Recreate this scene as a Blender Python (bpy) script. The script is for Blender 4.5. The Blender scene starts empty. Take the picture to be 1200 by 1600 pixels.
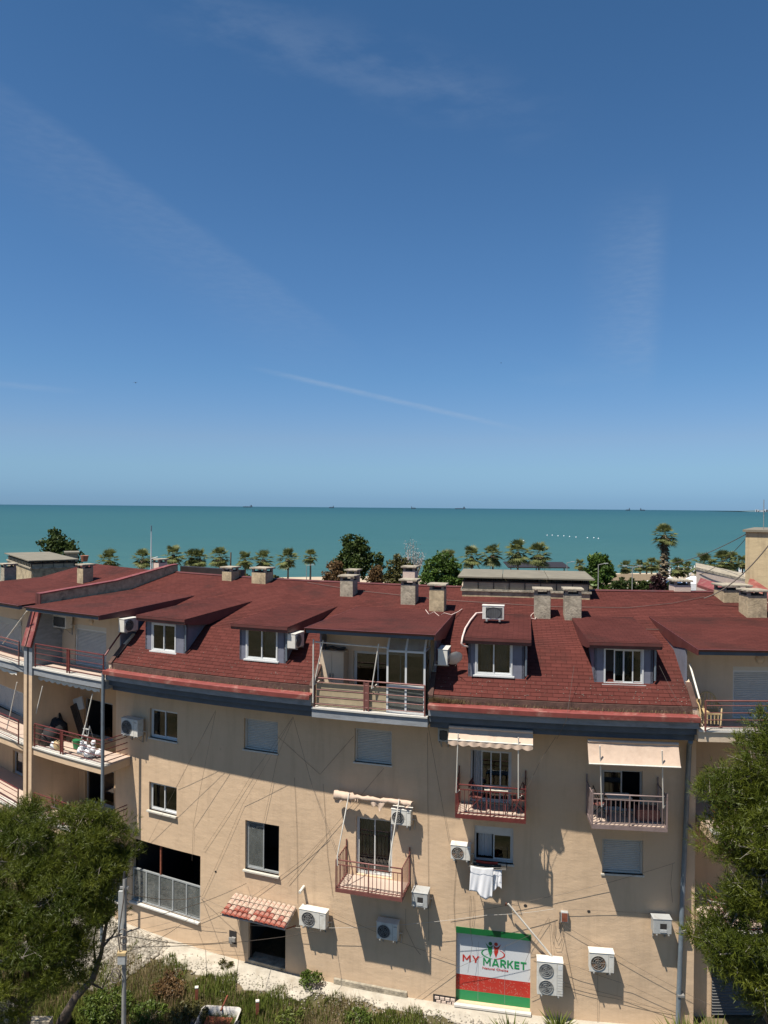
import bpy, math, random
import numpy as np
from mathutils import Vector, Matrix, Euler
R_ = math.radians
random.seed(7); rng = np.random.default_rng(7)
SC = bpy.context.scene
COL = SC.collection

# ---------------------------------------------------------------- camera
CAMZ = 16.0; F = 1170.0
ROLL = R_(0.48); PITCH = math.atan(7.0/F)
cam = bpy.data.cameras.new('camera'); camo = bpy.data.objects.new('camera', cam); COL.objects.link(camo)
cam.sensor_fit = 'VERTICAL'; cam.sensor_height = 36.0; cam.lens = 36.0*F/1600.0
cam.clip_start = 0.3; cam.clip_end = 90000
camo.location = (0, 0, CAMZ)
MC = Matrix.Rotation(math.pi/2-PITCH, 3, 'X') @ Matrix.Rotation(ROLL, 3, 'Z')
camo.rotation_euler = MC.to_euler()
SC.camera = camo
def ray(px, py):
    return (MC @ Vector((px-600, 800-py, -F))).normalized()

# ---------------------------------------------------------------- light
SUN_EL = R_(65); SUN_TRAVEL = R_(48.5)      # light travels towards azimuth (from +Y towards +X)
sd = bpy.data.lights.new('sun', 'SUN'); so = bpy.data.objects.new('sun', sd); COL.objects.link(so)
sd.energy = 5.0; sd.angle = R_(0.53); sd.color = (1.0, 0.93, 0.83)
tv = Vector((math.sin(SUN_TRAVEL)*math.cos(SUN_EL), math.cos(SUN_TRAVEL)*math.cos(SUN_EL), -math.sin(SUN_EL)))
so.rotation_euler = tv.to_track_quat('-Z', 'Y').to_euler()
so.location = (-20, -20, 60)
W = bpy.data.worlds.new('World'); SC.world = W; W.use_nodes = True
nt = W.node_tree; nt.nodes.clear()
def wn(t, **k):
    n = nt.nodes.new(t)
    for a, b in k.items(): setattr(n, a, b)
    return n
sky = wn('ShaderNodeTexSky', sky_type='NISHITA'); sky.sun_disc = False
sky.sun_elevation = SUN_EL; sky.sun_rotation = SUN_TRAVEL + math.pi
sky.altitude = 20; sky.air_density = 1.15; sky.dust_density = 0.35; sky.ozone_density = 3.0
hs = wn('ShaderNodeHueSaturation'); hs.inputs['Saturation'].default_value = 1.0; hs.inputs['Value'].default_value = 2.0
tc = wn('ShaderNodeTexCoord')
sepz = wn('ShaderNodeSeparateXYZ'); nt.links.new(tc.outputs['Generated'], sepz.inputs[0])
cr = wn('ShaderNodeValToRGB'); E_ = cr.color_ramp.elements     # clear marine air: tint of the sky by elevation, the same all round
E_[0].position = 0.0; E_[0].color = (.24, .46, .95, 1); E_[1].position = 1.0; E_[1].color = (.30, .47, .60, 1)
for ps, c in ((.012, (.235, .44, .89)), (.05, (.31, .475, .76)), (.09, (.37, .475, .685)), (.17, (.33, .49, .67)), (.32, (.325, .50, .655)), (.56, (.275, .46, .59))):
    e = E_.new(ps); e.color = (*c, 1)
nt.links.new(sepz.outputs['Z'], cr.inputs[0])
mul = wn('ShaderNodeMixRGB', blend_type='MULTIPLY'); mul.inputs[0].default_value = 1; nt.links.new(sky.outputs[0], mul.inputs[1]); nt.links.new(cr.outputs[0], mul.inputs[2])
nt.links.new(mul.outputs[0], hs.inputs['Color'])
bg = wn('ShaderNodeBackground'); bg.inputs[1].default_value = 0.05
out = wn('ShaderNodeOutputWorld')
def wmath(op, a, b=None, c=None, clamp=False):
    n = wn('ShaderNodeMath', operation=op); n.use_clamp = clamp
    for i, v in enumerate((a, b, c)):
        if v is None: continue
        if isinstance(v, (int, float)): n.inputs[i].default_value = v
        else: nt.links.new(v, n.inputs[i])
    return n.outputs[0]
def wdot(vec):
    n = wn('ShaderNodeVectorMath', operation='DOT_PRODUCT'); nt.links.new(tc.outputs['Generated'], n.inputs[0]); n.inputs[1].default_value = vec
    return n.outputs['Value']
def wmap(v, a, b, c, d, smooth=True):
    n = wn('ShaderNodeMapRange'); n.clamp = True
    if smooth: n.interpolation_type = 'SMOOTHSTEP'
    nt.links.new(v, n.inputs[0])
    for i, x in enumerate((a, b, c, d)): n.inputs[i+1].default_value = x
    return n.outputs[0]
wno = wn('ShaderNodeTexNoise'); wno.inputs['Scale'].default_value = 9; wno.inputs['Detail'].default_value = 7; wno.inputs['Roughness'].default_value = .62
wmp = wn('ShaderNodeMapping'); wmp.inputs['Scale'].default_value = (1.0, 1.0, 3.4); wmp.inputs['Rotation'].default_value = (.0, .45, .2)
nt.links.new(tc.outputs['Generated'], wmp.inputs[0]); nt.links.new(wmp.outputs[0], wno.inputs['Vector'])
wfine = wmap(wno.outputs[0], .38, .72, 0, 1)
wn2 = wn('ShaderNodeTexNoise'); wn2.inputs['Scale'].default_value = 60; wn2.inputs['Detail'].default_value = 5
wmp2 = wn('ShaderNodeMapping'); wmp2.inputs['Scale'].default_value = (1, 1, 4.0); wmp2.inputs['Rotation'].default_value = (.1, -.5, .0)
nt.links.new(tc.outputs['Generated'], wmp2.inputs[0]); nt.links.new(wmp2.outputs[0], wn2.inputs['Vector'])
wfine2 = wmap(wn2.outputs[0], .2, .8, .45, 1)
wob = wmath('MULTIPLY', wmath('SUBTRACT', wno.outputs[0], .5), .045)
def streak(p1, p2, w_hi, w_lo, amp, tex, wobble=1.0):
    """soft cirrus band along the great circle p1->p2; w_hi / w_lo = feather above / below (in radians)"""
    a = ray(*p1); b = ray(*p2); n = a.cross(b).normalized()
    if n.z < 0: n = -n
    e = (b-a).normalized(); ta = a.dot(e); tb = b.dot(e)
    L = tb-ta
    d = wmath('ADD', wdot(n), wmath('MULTIPLY', wob, wobble))
    hi = wmap(d, 0, w_hi, 1, 0); lo = wmap(d, -w_lo, 0, 0, 1)
    t = wdot(e)
    m1 = wmap(t, ta-L*.12, ta+L*.22, 0, 1); m2 = wmap(t, tb-L*.35, tb+L*.08, 1, 0)
    m = wmath('MULTIPLY', wmath('MULTIPLY', hi, lo), wmath('MULTIPLY', m1, m2))
    return wmath('MULTIPLY', wmath('MULTIPLY', m, tex), amp)
parts_ = [streak((-60, 100), (575, 560), .016, .11, .5, wfine2, .35),
          streak((230, -20), (900, 190), .05, .06, .62, wfine, 1.0),
          streak((1003, 600), (1024, 280), .10, .025, .75, wfine2, .3),
          streak((420, 580), (820, 672), .0045, .006, 1.7, wfine2, .03),
          streak((-100, 590), (130, 612), .005, .006, .8, wfine2, .03),
          streak((620, 540), (1000, 610), .03, .03, .3, wfine, .6)]
tot = parts_[0]
for p in parts_[1:]: tot = wmath('ADD', tot, p)
mixc = wn('ShaderNodeMixRGB'); mixc.inputs[2].default_value = (5.8, 6.9, 8.6, 1)
nt.links.new(wmath('MULTIPLY', tot, .17, clamp=True), mixc.inputs[0]); nt.links.new(hs.outputs[0], mixc.inputs[1])
nt.links.new(mixc.outputs[0], bg.inputs[0]); nt.links.new(bg.outputs[0], out.inputs[0])
SC.view_settings.view_transform = 'Standard'; SC.view_settings.look = 'None'
SC.view_settings.gamma = 1; SC.view_settings.use_curve_mapping = False
SC.view_settings.exposure = 0.6

# ---------------------------------------------------------------- geometry of the curved row of houses
CX, CY, RR = 12.0, 67.9, 45.0
def P(s, d, z):
    a = s/RR; r = RR+d
    return Vector((CX+r*math.sin(a), CY-r*math.cos(a), z))
def fac(px, py, d=0.0):
    """where the line of sight meets the surface standing d metres in front of the wall: (s, z)"""
    r = ray(px, py); r_ = RR+d
    ox, oy = -CX, -CY
    A = r.x*r.x+r.y*r.y; B = 2*(ox*r.x+oy*r.y); C = ox*ox+oy*oy-r_*r_
    D = B*B-4*A*C
    t = (-B-math.sqrt(max(D, 0)))/(2*A)
    x, y, z = r.x*t, r.y*t, CAMZ+r.z*t
    return RR*math.atan2(x-CX, CY-y), z
def gpt(px, py, z=0.0):
    r = ray(px, py); t = (z-CAMZ)/r.z
    return Vector((r.x*t, r.y*t, z))
def at(px, py, Y):
    r = ray(px, py); t = Y/r.y
    return Vector((r.x*t, Y, CAMZ+r.z*t))
Z_GUT = 10.05; BR_D, BR_Z = -.6, 11.58; RG_D, RG_Z = -6.0, 12.85; MS = .80
SL = (RG_Z-BR_Z)/(BR_D-RG_D)
def roofz(d):
    if d > BR_D: return BR_Z-(d-BR_D)*MS
    if d > RG_D: return BR_Z+(BR_D-d)*SL
    return RG_Z-(RG_D-d)*.25
def baytop(d): return 12.0+(1.58-d)*.048
def on_roof(px, py, shallow=False):
    lo, hi = -9.0, 1.5
    best = None; prev = None
    for i in range(400):
        d = hi-(hi-lo)*i/400
        s, z = fac(px, py, d)
        rz = max(roofz(d), baytop(d)) if shallow else roofz(d)
        f = z-rz
        if prev is not None and prev > 0 >= f: return s, d
        prev = f
    return fac(px, py, RG_D)[0], RG_D

# ---------------------------------------------------------------- mesh builder
class MB:
    def __init__(s): s.v = []; s.f = []; s.m = []; s.uv = None; s.sm = []
    def add(s, vs, fs, mi=0, smooth=False):
        o = len(s.v); s.v += [tuple(v) for v in vs]
        for f in fs: s.f.append([o+i for i in f]); s.m.append(mi); s.sm.append(smooth)
        return o
    def box(s, x0, x1, y0, y1, z0, z1, mi=0):
        s.add([(x0,y0,z0),(x1,y0,z0),(x1,y1,z0),(x0,y1,z0),(x0,y0,z1),(x1,y0,z1),(x1,y1,z1),(x0,y1,z1)],
              [(0,3,2,1),(4,5,6,7),(0,1,5,4),(1,2,6,5),(2,3,7,6),(3,0,4,7)], mi); return s
    def tube(s, pts, r, n=6, mi=0, caps=True):
        pts = [Vector(p) for p in pts]; rs = r if isinstance(r, (list, tuple)) else [r]*len(pts)
        ring = []; up = None
        for i, p in enumerate(pts):
            t = (pts[min(i+1, len(pts)-1)]-pts[max(i-1, 0)])
            t = t.normalized() if t.length > 1e-9 else Vector((0, 0, 1))
            if up is None:
                up = Vector((0, 0, 1)) if abs(t.z) < .9 else Vector((1, 0, 0))
            a = t.cross(up); a = a.normalized() if a.length > 1e-6 else t.orthogonal().normalized(); b = a.cross(t).normalized(); up = b
            ring.append([p+(a*math.cos(2*math.pi*k/n)+b*math.sin(2*math.pi*k/n))*rs[i] for k in range(n)])
        vs = [v for rg in ring for v in rg]; fs = []
        for i in range(len(pts)-1):
            for k in range(n):
                fs.append((i*n+k, i*n+(k+1)%n, (i+1)*n+(k+1)%n, (i+1)*n+k))
        s.add(vs, fs, mi, True)
        if caps: s.add(ring[0], [tuple(range(n))[::-1]], mi); s.add(ring[-1], [tuple(range(n))], mi)
        return s
    def quad(s, a, b, c, d, mi=0): s.add([a, b, c, d], [(0, 1, 2, 3)], mi); return s
    def prism(s, prof, x0, x1, mi=0):
        """profile in (y,z) extruded along x"""
        n = len(prof); vs = [(x0, y, z) for y, z in prof]+[(x1, y, z) for y, z in prof]
        fs = [tuple(range(n))[::-1], tuple(range(n, 2*n))]+[(i, (i+1)%n, n+(i+1)%n, n+i) for i in range(n)]
        s.add(vs, fs, mi); return s
    def sprism(s, prof, s0, s1, mi=0, step=1.2, closed=True, ends=True):
        """profile in (d,z) swept along the curved facade from s0 to s1"""
        k = max(1, int(math.ceil(abs(s1-s0)/step))); n = len(prof); vs = []
        for i in range(k+1):
            ss = s0+(s1-s0)*i/k
            vs += [P(ss, d, z) for d, z in prof]
        fs = []
        for i in range(k):
            for j in range(n if closed else n-1):
                fs.append((i*n+j, i*n+(j+1)%n, (i+1)*n+(j+1)%n, (i+1)*n+j))
        if ends and closed: fs += [tuple(range(n)), tuple(range(k*n, k*n+n))[::-1]]
        s.add(vs, fs, mi); return s
    def build(s, name, mats, parent=None, loc=None, rz=0.0, bevel=0.0, uv=None):
        me = bpy.data.meshes.new(name); me.from_pydata(s.v, [], s.f)
        if not isinstance(mats, (list, tuple)): mats = [mats]
        for m in mats: me.materials.append(m)
        me.polygons.foreach_set('material_index', s.m); me.polygons.foreach_set('use_smooth', s.sm)
        if uv is not None:
            l = me.uv_layers.new(name='UVMap'); vi = np.empty(len(me.loops), dtype=np.int64); me.loops.foreach_get('vertex_index', vi)
            l.data.foreach_set('uv', np.array(uv, dtype=np.float32)[vi].ravel())
        me.update()
        o = bpy.data.objects.new(name, me); COL.objects.link(o)
        if parent is not None: o.parent = parent
        if loc is not None: o.location = loc
        if rz: o.rotation_euler = (0, 0, rz)
        if bevel:
            b = o.modifiers.new('bevel', 'BEVEL'); b.width = bevel; b.segments = 2; b.limit_method = 'ANGLE'
        return o
def empty(name, loc=(0, 0, 0), rz=0.0, parent=None):
    o = bpy.data.objects.new(name, None); COL.objects.link(o); o.location = loc; o.rotation_euler = (0, 0, rz); o.empty_display_size = .2
    if parent is not None: o.parent = parent
    return o
def tag(o, label=None, cat=None, group=None, kind=None):
    if label: o['label'] = label
    if cat: o['category'] = cat
    if group: o['group'] = group
    if kind: o['kind'] = kind
    return o
def struct(o): o['kind'] = 'structure'; return o
def stuff(o): o['kind'] = 'stuff'; return o
def frame_at(s, d, z):                                   # location + z-rotation: local x right along wall, y into wall, z up
    return P(s, d, z), s/RR
def childof(parent, o):                                  # keep an absolute mesh under an empty that may be moved
    o.parent = parent; o.matrix_parent_inverse = Matrix.LocRotScale(parent.location, parent.rotation_euler, None).inverted(); return o
def npmesh(name, verts, faces, mat, parent=None, attrs=None):
    me = bpy.data.meshes.new(name); nv = len(verts); nf = len(faces); k = faces.shape[1]
    me.vertices.add(nv); me.vertices.foreach_set('co', np.asarray(verts, dtype=np.float32).ravel())
    me.loops.add(nf*k); me.loops.foreach_set('vertex_index', np.asarray(faces, dtype=np.int32).ravel())
    me.polygons.add(nf); me.polygons.foreach_set('loop_start', np.arange(0, nf*k, k, dtype=np.int32))
    if attrs is not None:
        at_ = me.attributes.new('shade', 'FLOAT', 'POINT'); at_.data.foreach_set('value', np.asarray(attrs, dtype=np.float32))
    me.materials.append(mat); me.update(calc_edges=True)
    o = bpy.data.objects.new(name, me); COL.objects.link(o)
    if parent is not None: o.parent = parent
    return o

# ---------------------------------------------------------------- materials
def nodes(m):
    m.use_nodes = True; t = m.node_tree; b = t.nodes['Principled BSDF']; return t, b
def N(t, typ, **k):
    n = t.nodes.new(typ)
    for a, v in k.items():
        if a.startswith('i_'): n.inputs[a[2:].replace('_', ' ')].default_value = v
        else: setattr(n, a, v)
    return n
def rgb(c): return (c[0], c[1], c[2], 1)
def noise(t, vec, scale, detail=5, rough=.55, stretch=None):
    n = N(t, 'ShaderNodeTexNoise'); n.inputs['Scale'].default_value = scale; n.inputs['Detail'].default_value = detail; n.inputs['Roughness'].default_value = rough
    if stretch:
        mp = N(t, 'ShaderNodeMapping'); mp.inputs['Scale'].default_value = stretch; t.links.new(vec, mp.inputs[0]); vec = mp.outputs[0]
    t.links.new(vec, n.inputs['Vector']); return n.outputs[0]
def ramp(t, v, a, b, c0=0.0, c1=1.0):
    n = N(t, 'ShaderNodeMapRange'); n.clamp = True; t.links.new(v, n.inputs[0])
    for i, x in enumerate((a, b, c0, c1)): n.inputs[i+1].default_value = x
    return n.outputs[0]
def mix(t, f, a, b, mode='MIX'):
    n = N(t, 'ShaderNodeMixRGB', blend_type=mode)
    for i, v in ((0, f), (1, a), (2, b)):
        if isinstance(v, (int, float)): n.inputs[i].default_value = v
        elif isinstance(v, (tuple, list)): n.inputs[i].default_value = rgb(v)
        else: t.links.new(v, n.inputs[i])
    return n.outputs[0]
def mth(t, op, a, b=None):
    n = N(t, 'ShaderNodeMath', operation=op)
    for i, v in ((0, a), (1, b)):
        if v is None: continue
        if isinstance(v, (int, float)): n.inputs[i].default_value = v
        else: t.links.new(v, n.inputs[i])
    return n.outputs[0]
def bump(t, b, h, dist=.01, strength=.6):
    n = N(t, 'ShaderNodeBump'); n.inputs['Distance'].default_value = dist; n.inputs['Strength'].default_value = strength
    t.links.new(h, n.inputs['Height']); t.links.new(n.outputs[0], b.inputs['Normal'])
def mat(name, c, rough=.6, metal=0.0, var=.12, scale=3.0, bmp=0.0, bscale=40, dirt=None, dirt_amt=.4, dirt_scale=1.5, spec=None, stretch=None, coord='Object', island=0.0):
    m = bpy.data.materials.new(name); t, b = nodes(m)
    tcn = N(t, 'ShaderNodeTexCoord'); vec = tcn.outputs[coord]
    if coord == 'World':
        pass
    n1 = noise(t, vec, scale, 5, .6, stretch)
    lo = tuple(x*(1-var) for x in c); hi = tuple(min(1, x*(1+var)) for x in c)
    col = mix(t, ramp(t, n1, .3, .7), lo, hi)
    if island:
        g = N(t, 'ShaderNodeNewGeometry'); col = mix(t, ramp(t, g.outputs['Random Per Island'], 0, 1, 0, island), col, tuple(x*.35 for x in c))
    if dirt:
        n2 = noise(t, vec, dirt_scale, 8, .68, stretch); col = mix(t, ramp(t, n2, .52, .72, 0, dirt_amt), col, dirt)
    t.links.new(col, b.inputs['Base Color']); b.inputs['Roughness'].default_value = rough; b.inputs['Metallic'].default_value = metal
    if spec is not None: b.inputs['Specular IOR Level'].default_value = spec
    if bmp: bump(t, b, noise(t, vec, bscale, 4, .6), bmp, .7)
    return m
def stucco(name, c, stain=(.25, .18, .12), amt=.30):
    m = bpy.data.materials.new(name); t, b = nodes(m)
    g = N(t, 'ShaderNodeNewGeometry'); vec = g.outputs['Position']
    n1 = noise(t, vec, .55, 6, .6); n2 = noise(t, vec, 7, 5, .6)
    col = mix(t, ramp(t, n1, .3, .7), tuple(x*.93 for x in c), tuple(min(1, x*1.05) for x in c))
    col = mix(t, ramp(t, n2, .35, .8, 0, .12), col, tuple(x*.7 for x in c))
    st = noise(t, vec, 1.0, 7, .65, (3.0, 3.0, .32))                     # vertical run-off streaks
    col = mix(t, ramp(t, st, .50, .78, 0, amt), col, stain)
    pt = noise(t, vec, .8, 3, .4, (1, 1, 1.6)); col = mix(t, ramp(t, pt, .60, .63, 0, .10), col, tuple(min(1, x*1.25) for x in c))  # repainted patches
    sp = noise(t, vec, 3.3, 8, .7)
    col = mix(t, ramp(t, sp, .66, .74, 0, .35), col, stain)
    t.links.new(col, b.inputs['Base Color']); b.inputs['Roughness'].default_value = .92; b.inputs['Specular IOR Level'].default_value = .2
    h1 = noise(t, vec, 1.5, 5, .55, (1, 1, 2.0)); h2 = noise(t, vec, 26, 4, .7)
    h = mth(t, 'ADD', mth(t, 'MULTIPLY', h1, 1.0), mth(t, 'MULTIPLY', h2, .10))
    bump(t, b, h, .032, .6)
    return m
def shingles(name, c, dark, amt=.75):
    m = bpy.data.materials.new(name); t, b = nodes(m)
    uv = N(t, 'ShaderNodeUVMap'); vec = uv.outputs[0]
    br = N(t, 'ShaderNodeTexBrick'); t.links.new(vec, br.inputs['Vector'])
    br.inputs['Scale'].default_value = 1; br.inputs['Brick Width'].default_value = .32; br.inputs['Row Height'].default_value = .145
    br.inputs['Mortar Size'].default_value = .006; br.inputs['Mortar Smooth'].default_value = .1; br.inputs['Bias'].default_value = 0
    br.inputs['Color1'].default_value = rgb(tuple(x*.82 for x in c)); br.inputs['Color2'].default_value = rgb(tuple(min(1, x*1.16) for x in c)); br.inputs['Mortar'].default_value = rgb(tuple(x*.3 for x in c))
    col = br.outputs['Color']
    n1 = noise(t, vec, .35, 8, .66); n2 = noise(t, vec, 45, 3, .7)
    col = mix(t, ramp(t, n2, .3, .75, .0, .45), col, tuple(x*.5 for x in c))
    col = mix(t, ramp(t, n1, .53, .70, 0, amt), col, dark)
    n3 = noise(t, vec, 1.2, 7, .7, (1, .35, 1)); col = mix(t, ramp(t, n3, .58, .8, 0, .5), col, dark)
    n5 = noise(t, vec, .5, 4, .5); col = mix(t, ramp(t, n5, .35, .7, 0, .3), col, tuple(min(1, x*1.45) for x in c))
    n4 = noise(t, vec, 14, 6, .75); col = mix(t, ramp(t, n4, .735, .755, 0, .8), col, (.45, .36, .30))
    t.links.new(col, b.inputs['Base Color']); b.inputs['Roughness'].default_value = .92; b.inputs['Specular IOR Level'].default_value = .12
    h = mth(t, 'ADD', mth(t, 'MULTIPLY', br.outputs['Fac'], -.8), mth(t, 'MULTIPLY', n2, .5))
    bump(t, b, h, .012, .8)
    return m
def glass(name, tint=(.55, .6, .6), refl=1.0, haze=0.0):
    m = bpy.data.materials.new(name); m.use_nodes = True; t = m.node_tree; t.nodes.clear()
    o = N(t, 'ShaderNodeOutputMaterial'); tr = N(t, 'ShaderNodeBsdfTransparent'); gl = N(t, 'ShaderNodeBsdfGlossy'); gl.inputs['Roughness'].default_value = .04
    tr.inputs[0].default_value = rgb(tint); gl.inputs[0].default_value = (.9, .92, .95, 1)
    fr = N(t, 'ShaderNodeFresnel'); fr.inputs[0].default_value = 1.5; mx = N(t, 'ShaderNodeMixShader')
    g = N(t, 'ShaderNodeNewGeometry'); nz = noise(t, g.outputs['Position'], 1.8, 2, .5); bp = N(t, 'ShaderNodeBump'); bp.inputs['Distance'].default_value = .01; bp.inputs['Strength'].default_value = .08
    t.links.new(nz, bp.inputs['Height']); t.links.new(bp.outputs[0], gl.inputs['Normal'])
    t.links.new(mth(t, 'MULTIPLY', fr.outputs[0], 1.6*refl), mx.inputs[0]); t.links.new(tr.outputs[0], mx.inputs[1]); t.links.new(gl.outputs[0], mx.inputs[2])
    if haze:
        df = N(t, 'ShaderNodeBsdfDiffuse'); df.inputs[0].default_value = (.30, .32, .30, 1); hz = N(t, 'ShaderNodeMixShader'); dn = noise(t, g.outputs['Position'], 2.5, 5, .65, (1, 1, .6))  # grey diffuse layer lightens the pane: dust, and reflected sky painted in
        t.links.new(ramp(t, dn, .3, .75, haze*.45, haze), hz.inputs[0]); t.links.new(mx.outputs[0], hz.inputs[1]); t.links.new(df.outputs[0], hz.inputs[2]); t.links.new(hz.outputs[0], o.inputs[0])
    else: t.links.new(mx.outputs[0], o.inputs[0])
    return m
def leafmat(name, c1, c2, trans=.25):
    m = bpy.data.materials.new(name); m.use_nodes = True; t = m.node_tree; t.nodes.clear()
    o = N(t, 'ShaderNodeOutputMaterial'); g = N(t, 'ShaderNodeNewGeometry')
    a = N(t, 'ShaderNodeAttribute', attribute_name='shade')
    n1 = noise(t, g.outputs['Position'], .9, 4, .6)
    f = mth(t, 'ADD', mth(t, 'MULTIPLY', a.outputs['Fac'], .55), mth(t, 'MULTIPLY', ramp(t, n1, .3, .7), .45))
    col = mix(t, f, c1, c2); col = mix(t, ramp(t, g.outputs['Random Per Island'], 0, 1, 0, .45), col, tuple(x*.45 for x in c1))
    d = N(t, 'ShaderNodeBsdfDiffuse'); t.links.new(col, d.inputs[0]); tl = N(t, 'ShaderNodeBsdfTranslucent'); t.links.new(col, tl.inputs[0])
    mx = N(t, 'ShaderNodeMixShader'); mx.inputs[0].default_value = trans; t.links.new(d.outputs[0], mx.inputs[1]); t.links.new(tl.outputs[0], mx.inputs[2])
    gl = N(t, 'ShaderNodeBsdfGlossy'); gl.inputs['Roughness'].default_value = .45; gl.inputs[0].default_value = (.9, .95, .9, 1)
    m2 = N(t, 'ShaderNodeMixShader'); m2.inputs[0].default_value = .018; t.links.new(mx.outputs[0], m2.inputs[1]); t.links.new(gl.outputs[0], m2.inputs[2])
    t.links.new(m2.outputs[0], o.inputs[0]); return m
M = {}
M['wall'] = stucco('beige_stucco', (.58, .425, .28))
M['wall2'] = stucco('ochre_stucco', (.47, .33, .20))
M['cream'] = stucco('cream_stucco', (.55, .44, .32))
M['towerwall'] = stucco('weathered_tower_render', (.50, .40, .24), (.14, .11, .07), .6)
M['bluewall'] = mat('blue_grey_paint', (.145, .152, .19), .8, var=.12, dirt=(.08, .08, .09), dirt_amt=.5, dirt_scale=2, bmp=.004)
M['fascia'] = mat('grey_fascia_paint', (.23, .245, .26), .8, var=.15, dirt=(.09, .09, .09), dirt_amt=.6, dirt_scale=1.6, bmp=.006, stretch=(1, 1, 3))
M['cornice'] = mat('dark_blue_cornice', (.072, .090, .112), .8, var=.15, dirt=(.04, .05, .06), dirt_amt=.5, dirt_scale=1.2, bmp=.004)
M['roof'] = shingles('red_shingles', (.098, .029, .0235), (.024, .016, .014), .78)
M['roof_old'] = shingles('weathered_red_shingles', (.100, .031, .026), (.024, .017, .015), .95)
M['redmetal'] = mat('red_painted_metal', (.20, .05, .042), .5, .0, .2, 3, dirt=(.40, .24, .19), dirt_amt=.75, dirt_scale=1.8, bmp=.004, bscale=15)
M['redbrown'] = mat('dark_red_flashing', (.10, .028, .024), .5, var=.25, dirt=(.05, .035, .03), dirt_amt=.7)
M['flash'] = mat('rotted_brown_flashing', (.085, .045, .034), .9, var=.4, scale=6, dirt=(.03, .022, .016), dirt_amt=.8, dirt_scale=3, bmp=.02, bscale=14)
M['white'] = mat('white_upvc', (.56, .57, .56), .4, var=.04, dirt=(.45, .43, .38), dirt_amt=.35)
M['offwhite'] = mat('aged_white_metal', (.62, .59, .52), .5, var=.08, dirt=(.33, .27, .20), dirt_amt=.5, dirt_scale=5, bmp=.002)
M['accasing'] = mat('air_conditioner_casing', (.60, .585, .53), .5, var=.06, dirt=(.35, .29, .2), dirt_amt=.55, dirt_scale=4)
M['acgrey'] = mat('grey_air_conditioner_casing', (.36, .37, .36), .55, var=.08, dirt=(.2, .17, .13), dirt_amt=.5, dirt_scale=4)
M['grille'] = mat('grille_dark_plastic', (.075, .078, .08), .6, var=.2)
M['grilletan'] = mat('rusty_grille', (.16, .09, .05), .7, var=.35, scale=12)
M['grillegrey'] = mat('grey_wire_grille', (.24, .24, .225), .5, var=.1)
M['bracket'] = mat('galvanised_bracket', (.30, .30, .29), .5, .3, .1)
M['shutter'] = mat('white_roller_shutter', (.50, .50, .475), .6, var=.06, dirt=(.32, .30, .26), dirt_amt=.4, dirt_scale=2)
M['shutterg'] = mat('grey_roller_shutter', (.50, .475, .42), .6, var=.06, dirt=(.22, .22, .2), dirt_amt=.4, dirt_scale=2)
M['garage'] = mat('dark_corrugated_metal', (.10, .10, .095), .5, .2, .12)
M['sill'] = mat('marble_sill', (.52, .49, .42), .55, var=.08, dirt=(.35, .30, .24), dirt_amt=.45)
M['grey_alu'] = mat('grey_aluminium', (.36, .38, .38), .4, .3, .08)
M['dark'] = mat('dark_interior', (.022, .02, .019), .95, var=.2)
M['room'] = mat('dark_room_interior', (.09, .08, .07), .95, var=.15)
M['curtain'] = mat('pale_curtain', (.48, .48, .47), .9, var=.1, stretch=(12, 1, 1))
M['glass'] = glass('window_glass', (.50, .54, .54))
M['glass_dusty'] = glass('dusty_glass', (.40, .46, .47), 1.4, .42); M['glass_sky'] = glass('painted_sky_reflection_glass', (.16, .22, .26), 4.5, .75)  # glass_sky: pale diffuse veil and blue tint painted in for the reflected sky
M['railred'] = mat('red_brown_railing_paint', (.12, .026, .024), .42, .1, .2, 6, dirt=(.13, .07, .05), dirt_amt=.5, dirt_scale=7)
M['railpink'] = mat('faded_pink_railing_paint', (.17, .065, .055), .5, .1, .15, 6)
M['railgrey'] = mat('faded_grey_railing_paint', (.22, .165, .155), .5, .1, .15, 6)
M['tilefloor'] = mat('pinkish_floor_tile', (.47, .37, .30), .6, var=.12, dirt=(.3, .22, .17), dirt_amt=.4)
M['slabedge'] = mat('white_marble_edge', (.54, .52, .47), .6, var=.1, dirt=(.35, .32, .27), dirt_amt=.5, dirt_scale=3)
M['concrete'] = mat('weathered_concrete', (.32, .28, .21), .95, var=.4, scale=5, dirt=(.06, .05, .038), dirt_amt=.95, dirt_scale=2.6, bmp=.03, bscale=16)
M['concrete_y'] = mat('yellowed_render', (.40, .32, .20), .95, var=.3, scale=5, dirt=(.08, .065, .045), dirt_amt=.95, dirt_scale=2.2, bmp=.02, bscale=16)
M['concrete_l'] = mat('pale_render', (.55, .44, .36), .95, var=.12, scale=4, dirt=(.2, .16, .12), dirt_amt=.4, dirt_scale=2, bmp=.01, bscale=20)
M['polycarb'] = mat('weathered_lantern_roof', (.185, .165, .12), .75, var=.16, scale=2, dirt=(.14, .12, .085), dirt_amt=.6, dirt_scale=1.3)
M['frosted'] = mat('yellowed_frosted_pane', (.36, .29, .185), .5, var=.15)
M['darkmetal'] = mat('dark_brown_metal', (.035, .026, .022), .5, .3, .2)
M['clay'] = mat('red_clay_tile', (.23, .055, .034), .85, var=.3, scale=8, dirt=(.42, .32, .26), dirt_amt=.75, dirt_scale=7, bmp=.006)
M['claylime'] = mat('lime_stained_clay_tile', (.43, .335, .26), .9, var=.2, scale=8, dirt=(.24, .07, .045), dirt_amt=.95, dirt_scale=9, bmp=.006)
M['cloth'] = mat('beige_awning_canvas', (.52, .395, .30), .9, var=.08, scale=4, dirt=(.35, .24, .17), dirt_amt=.4, dirt_scale=3, bmp=.01, bscale=6)
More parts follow.
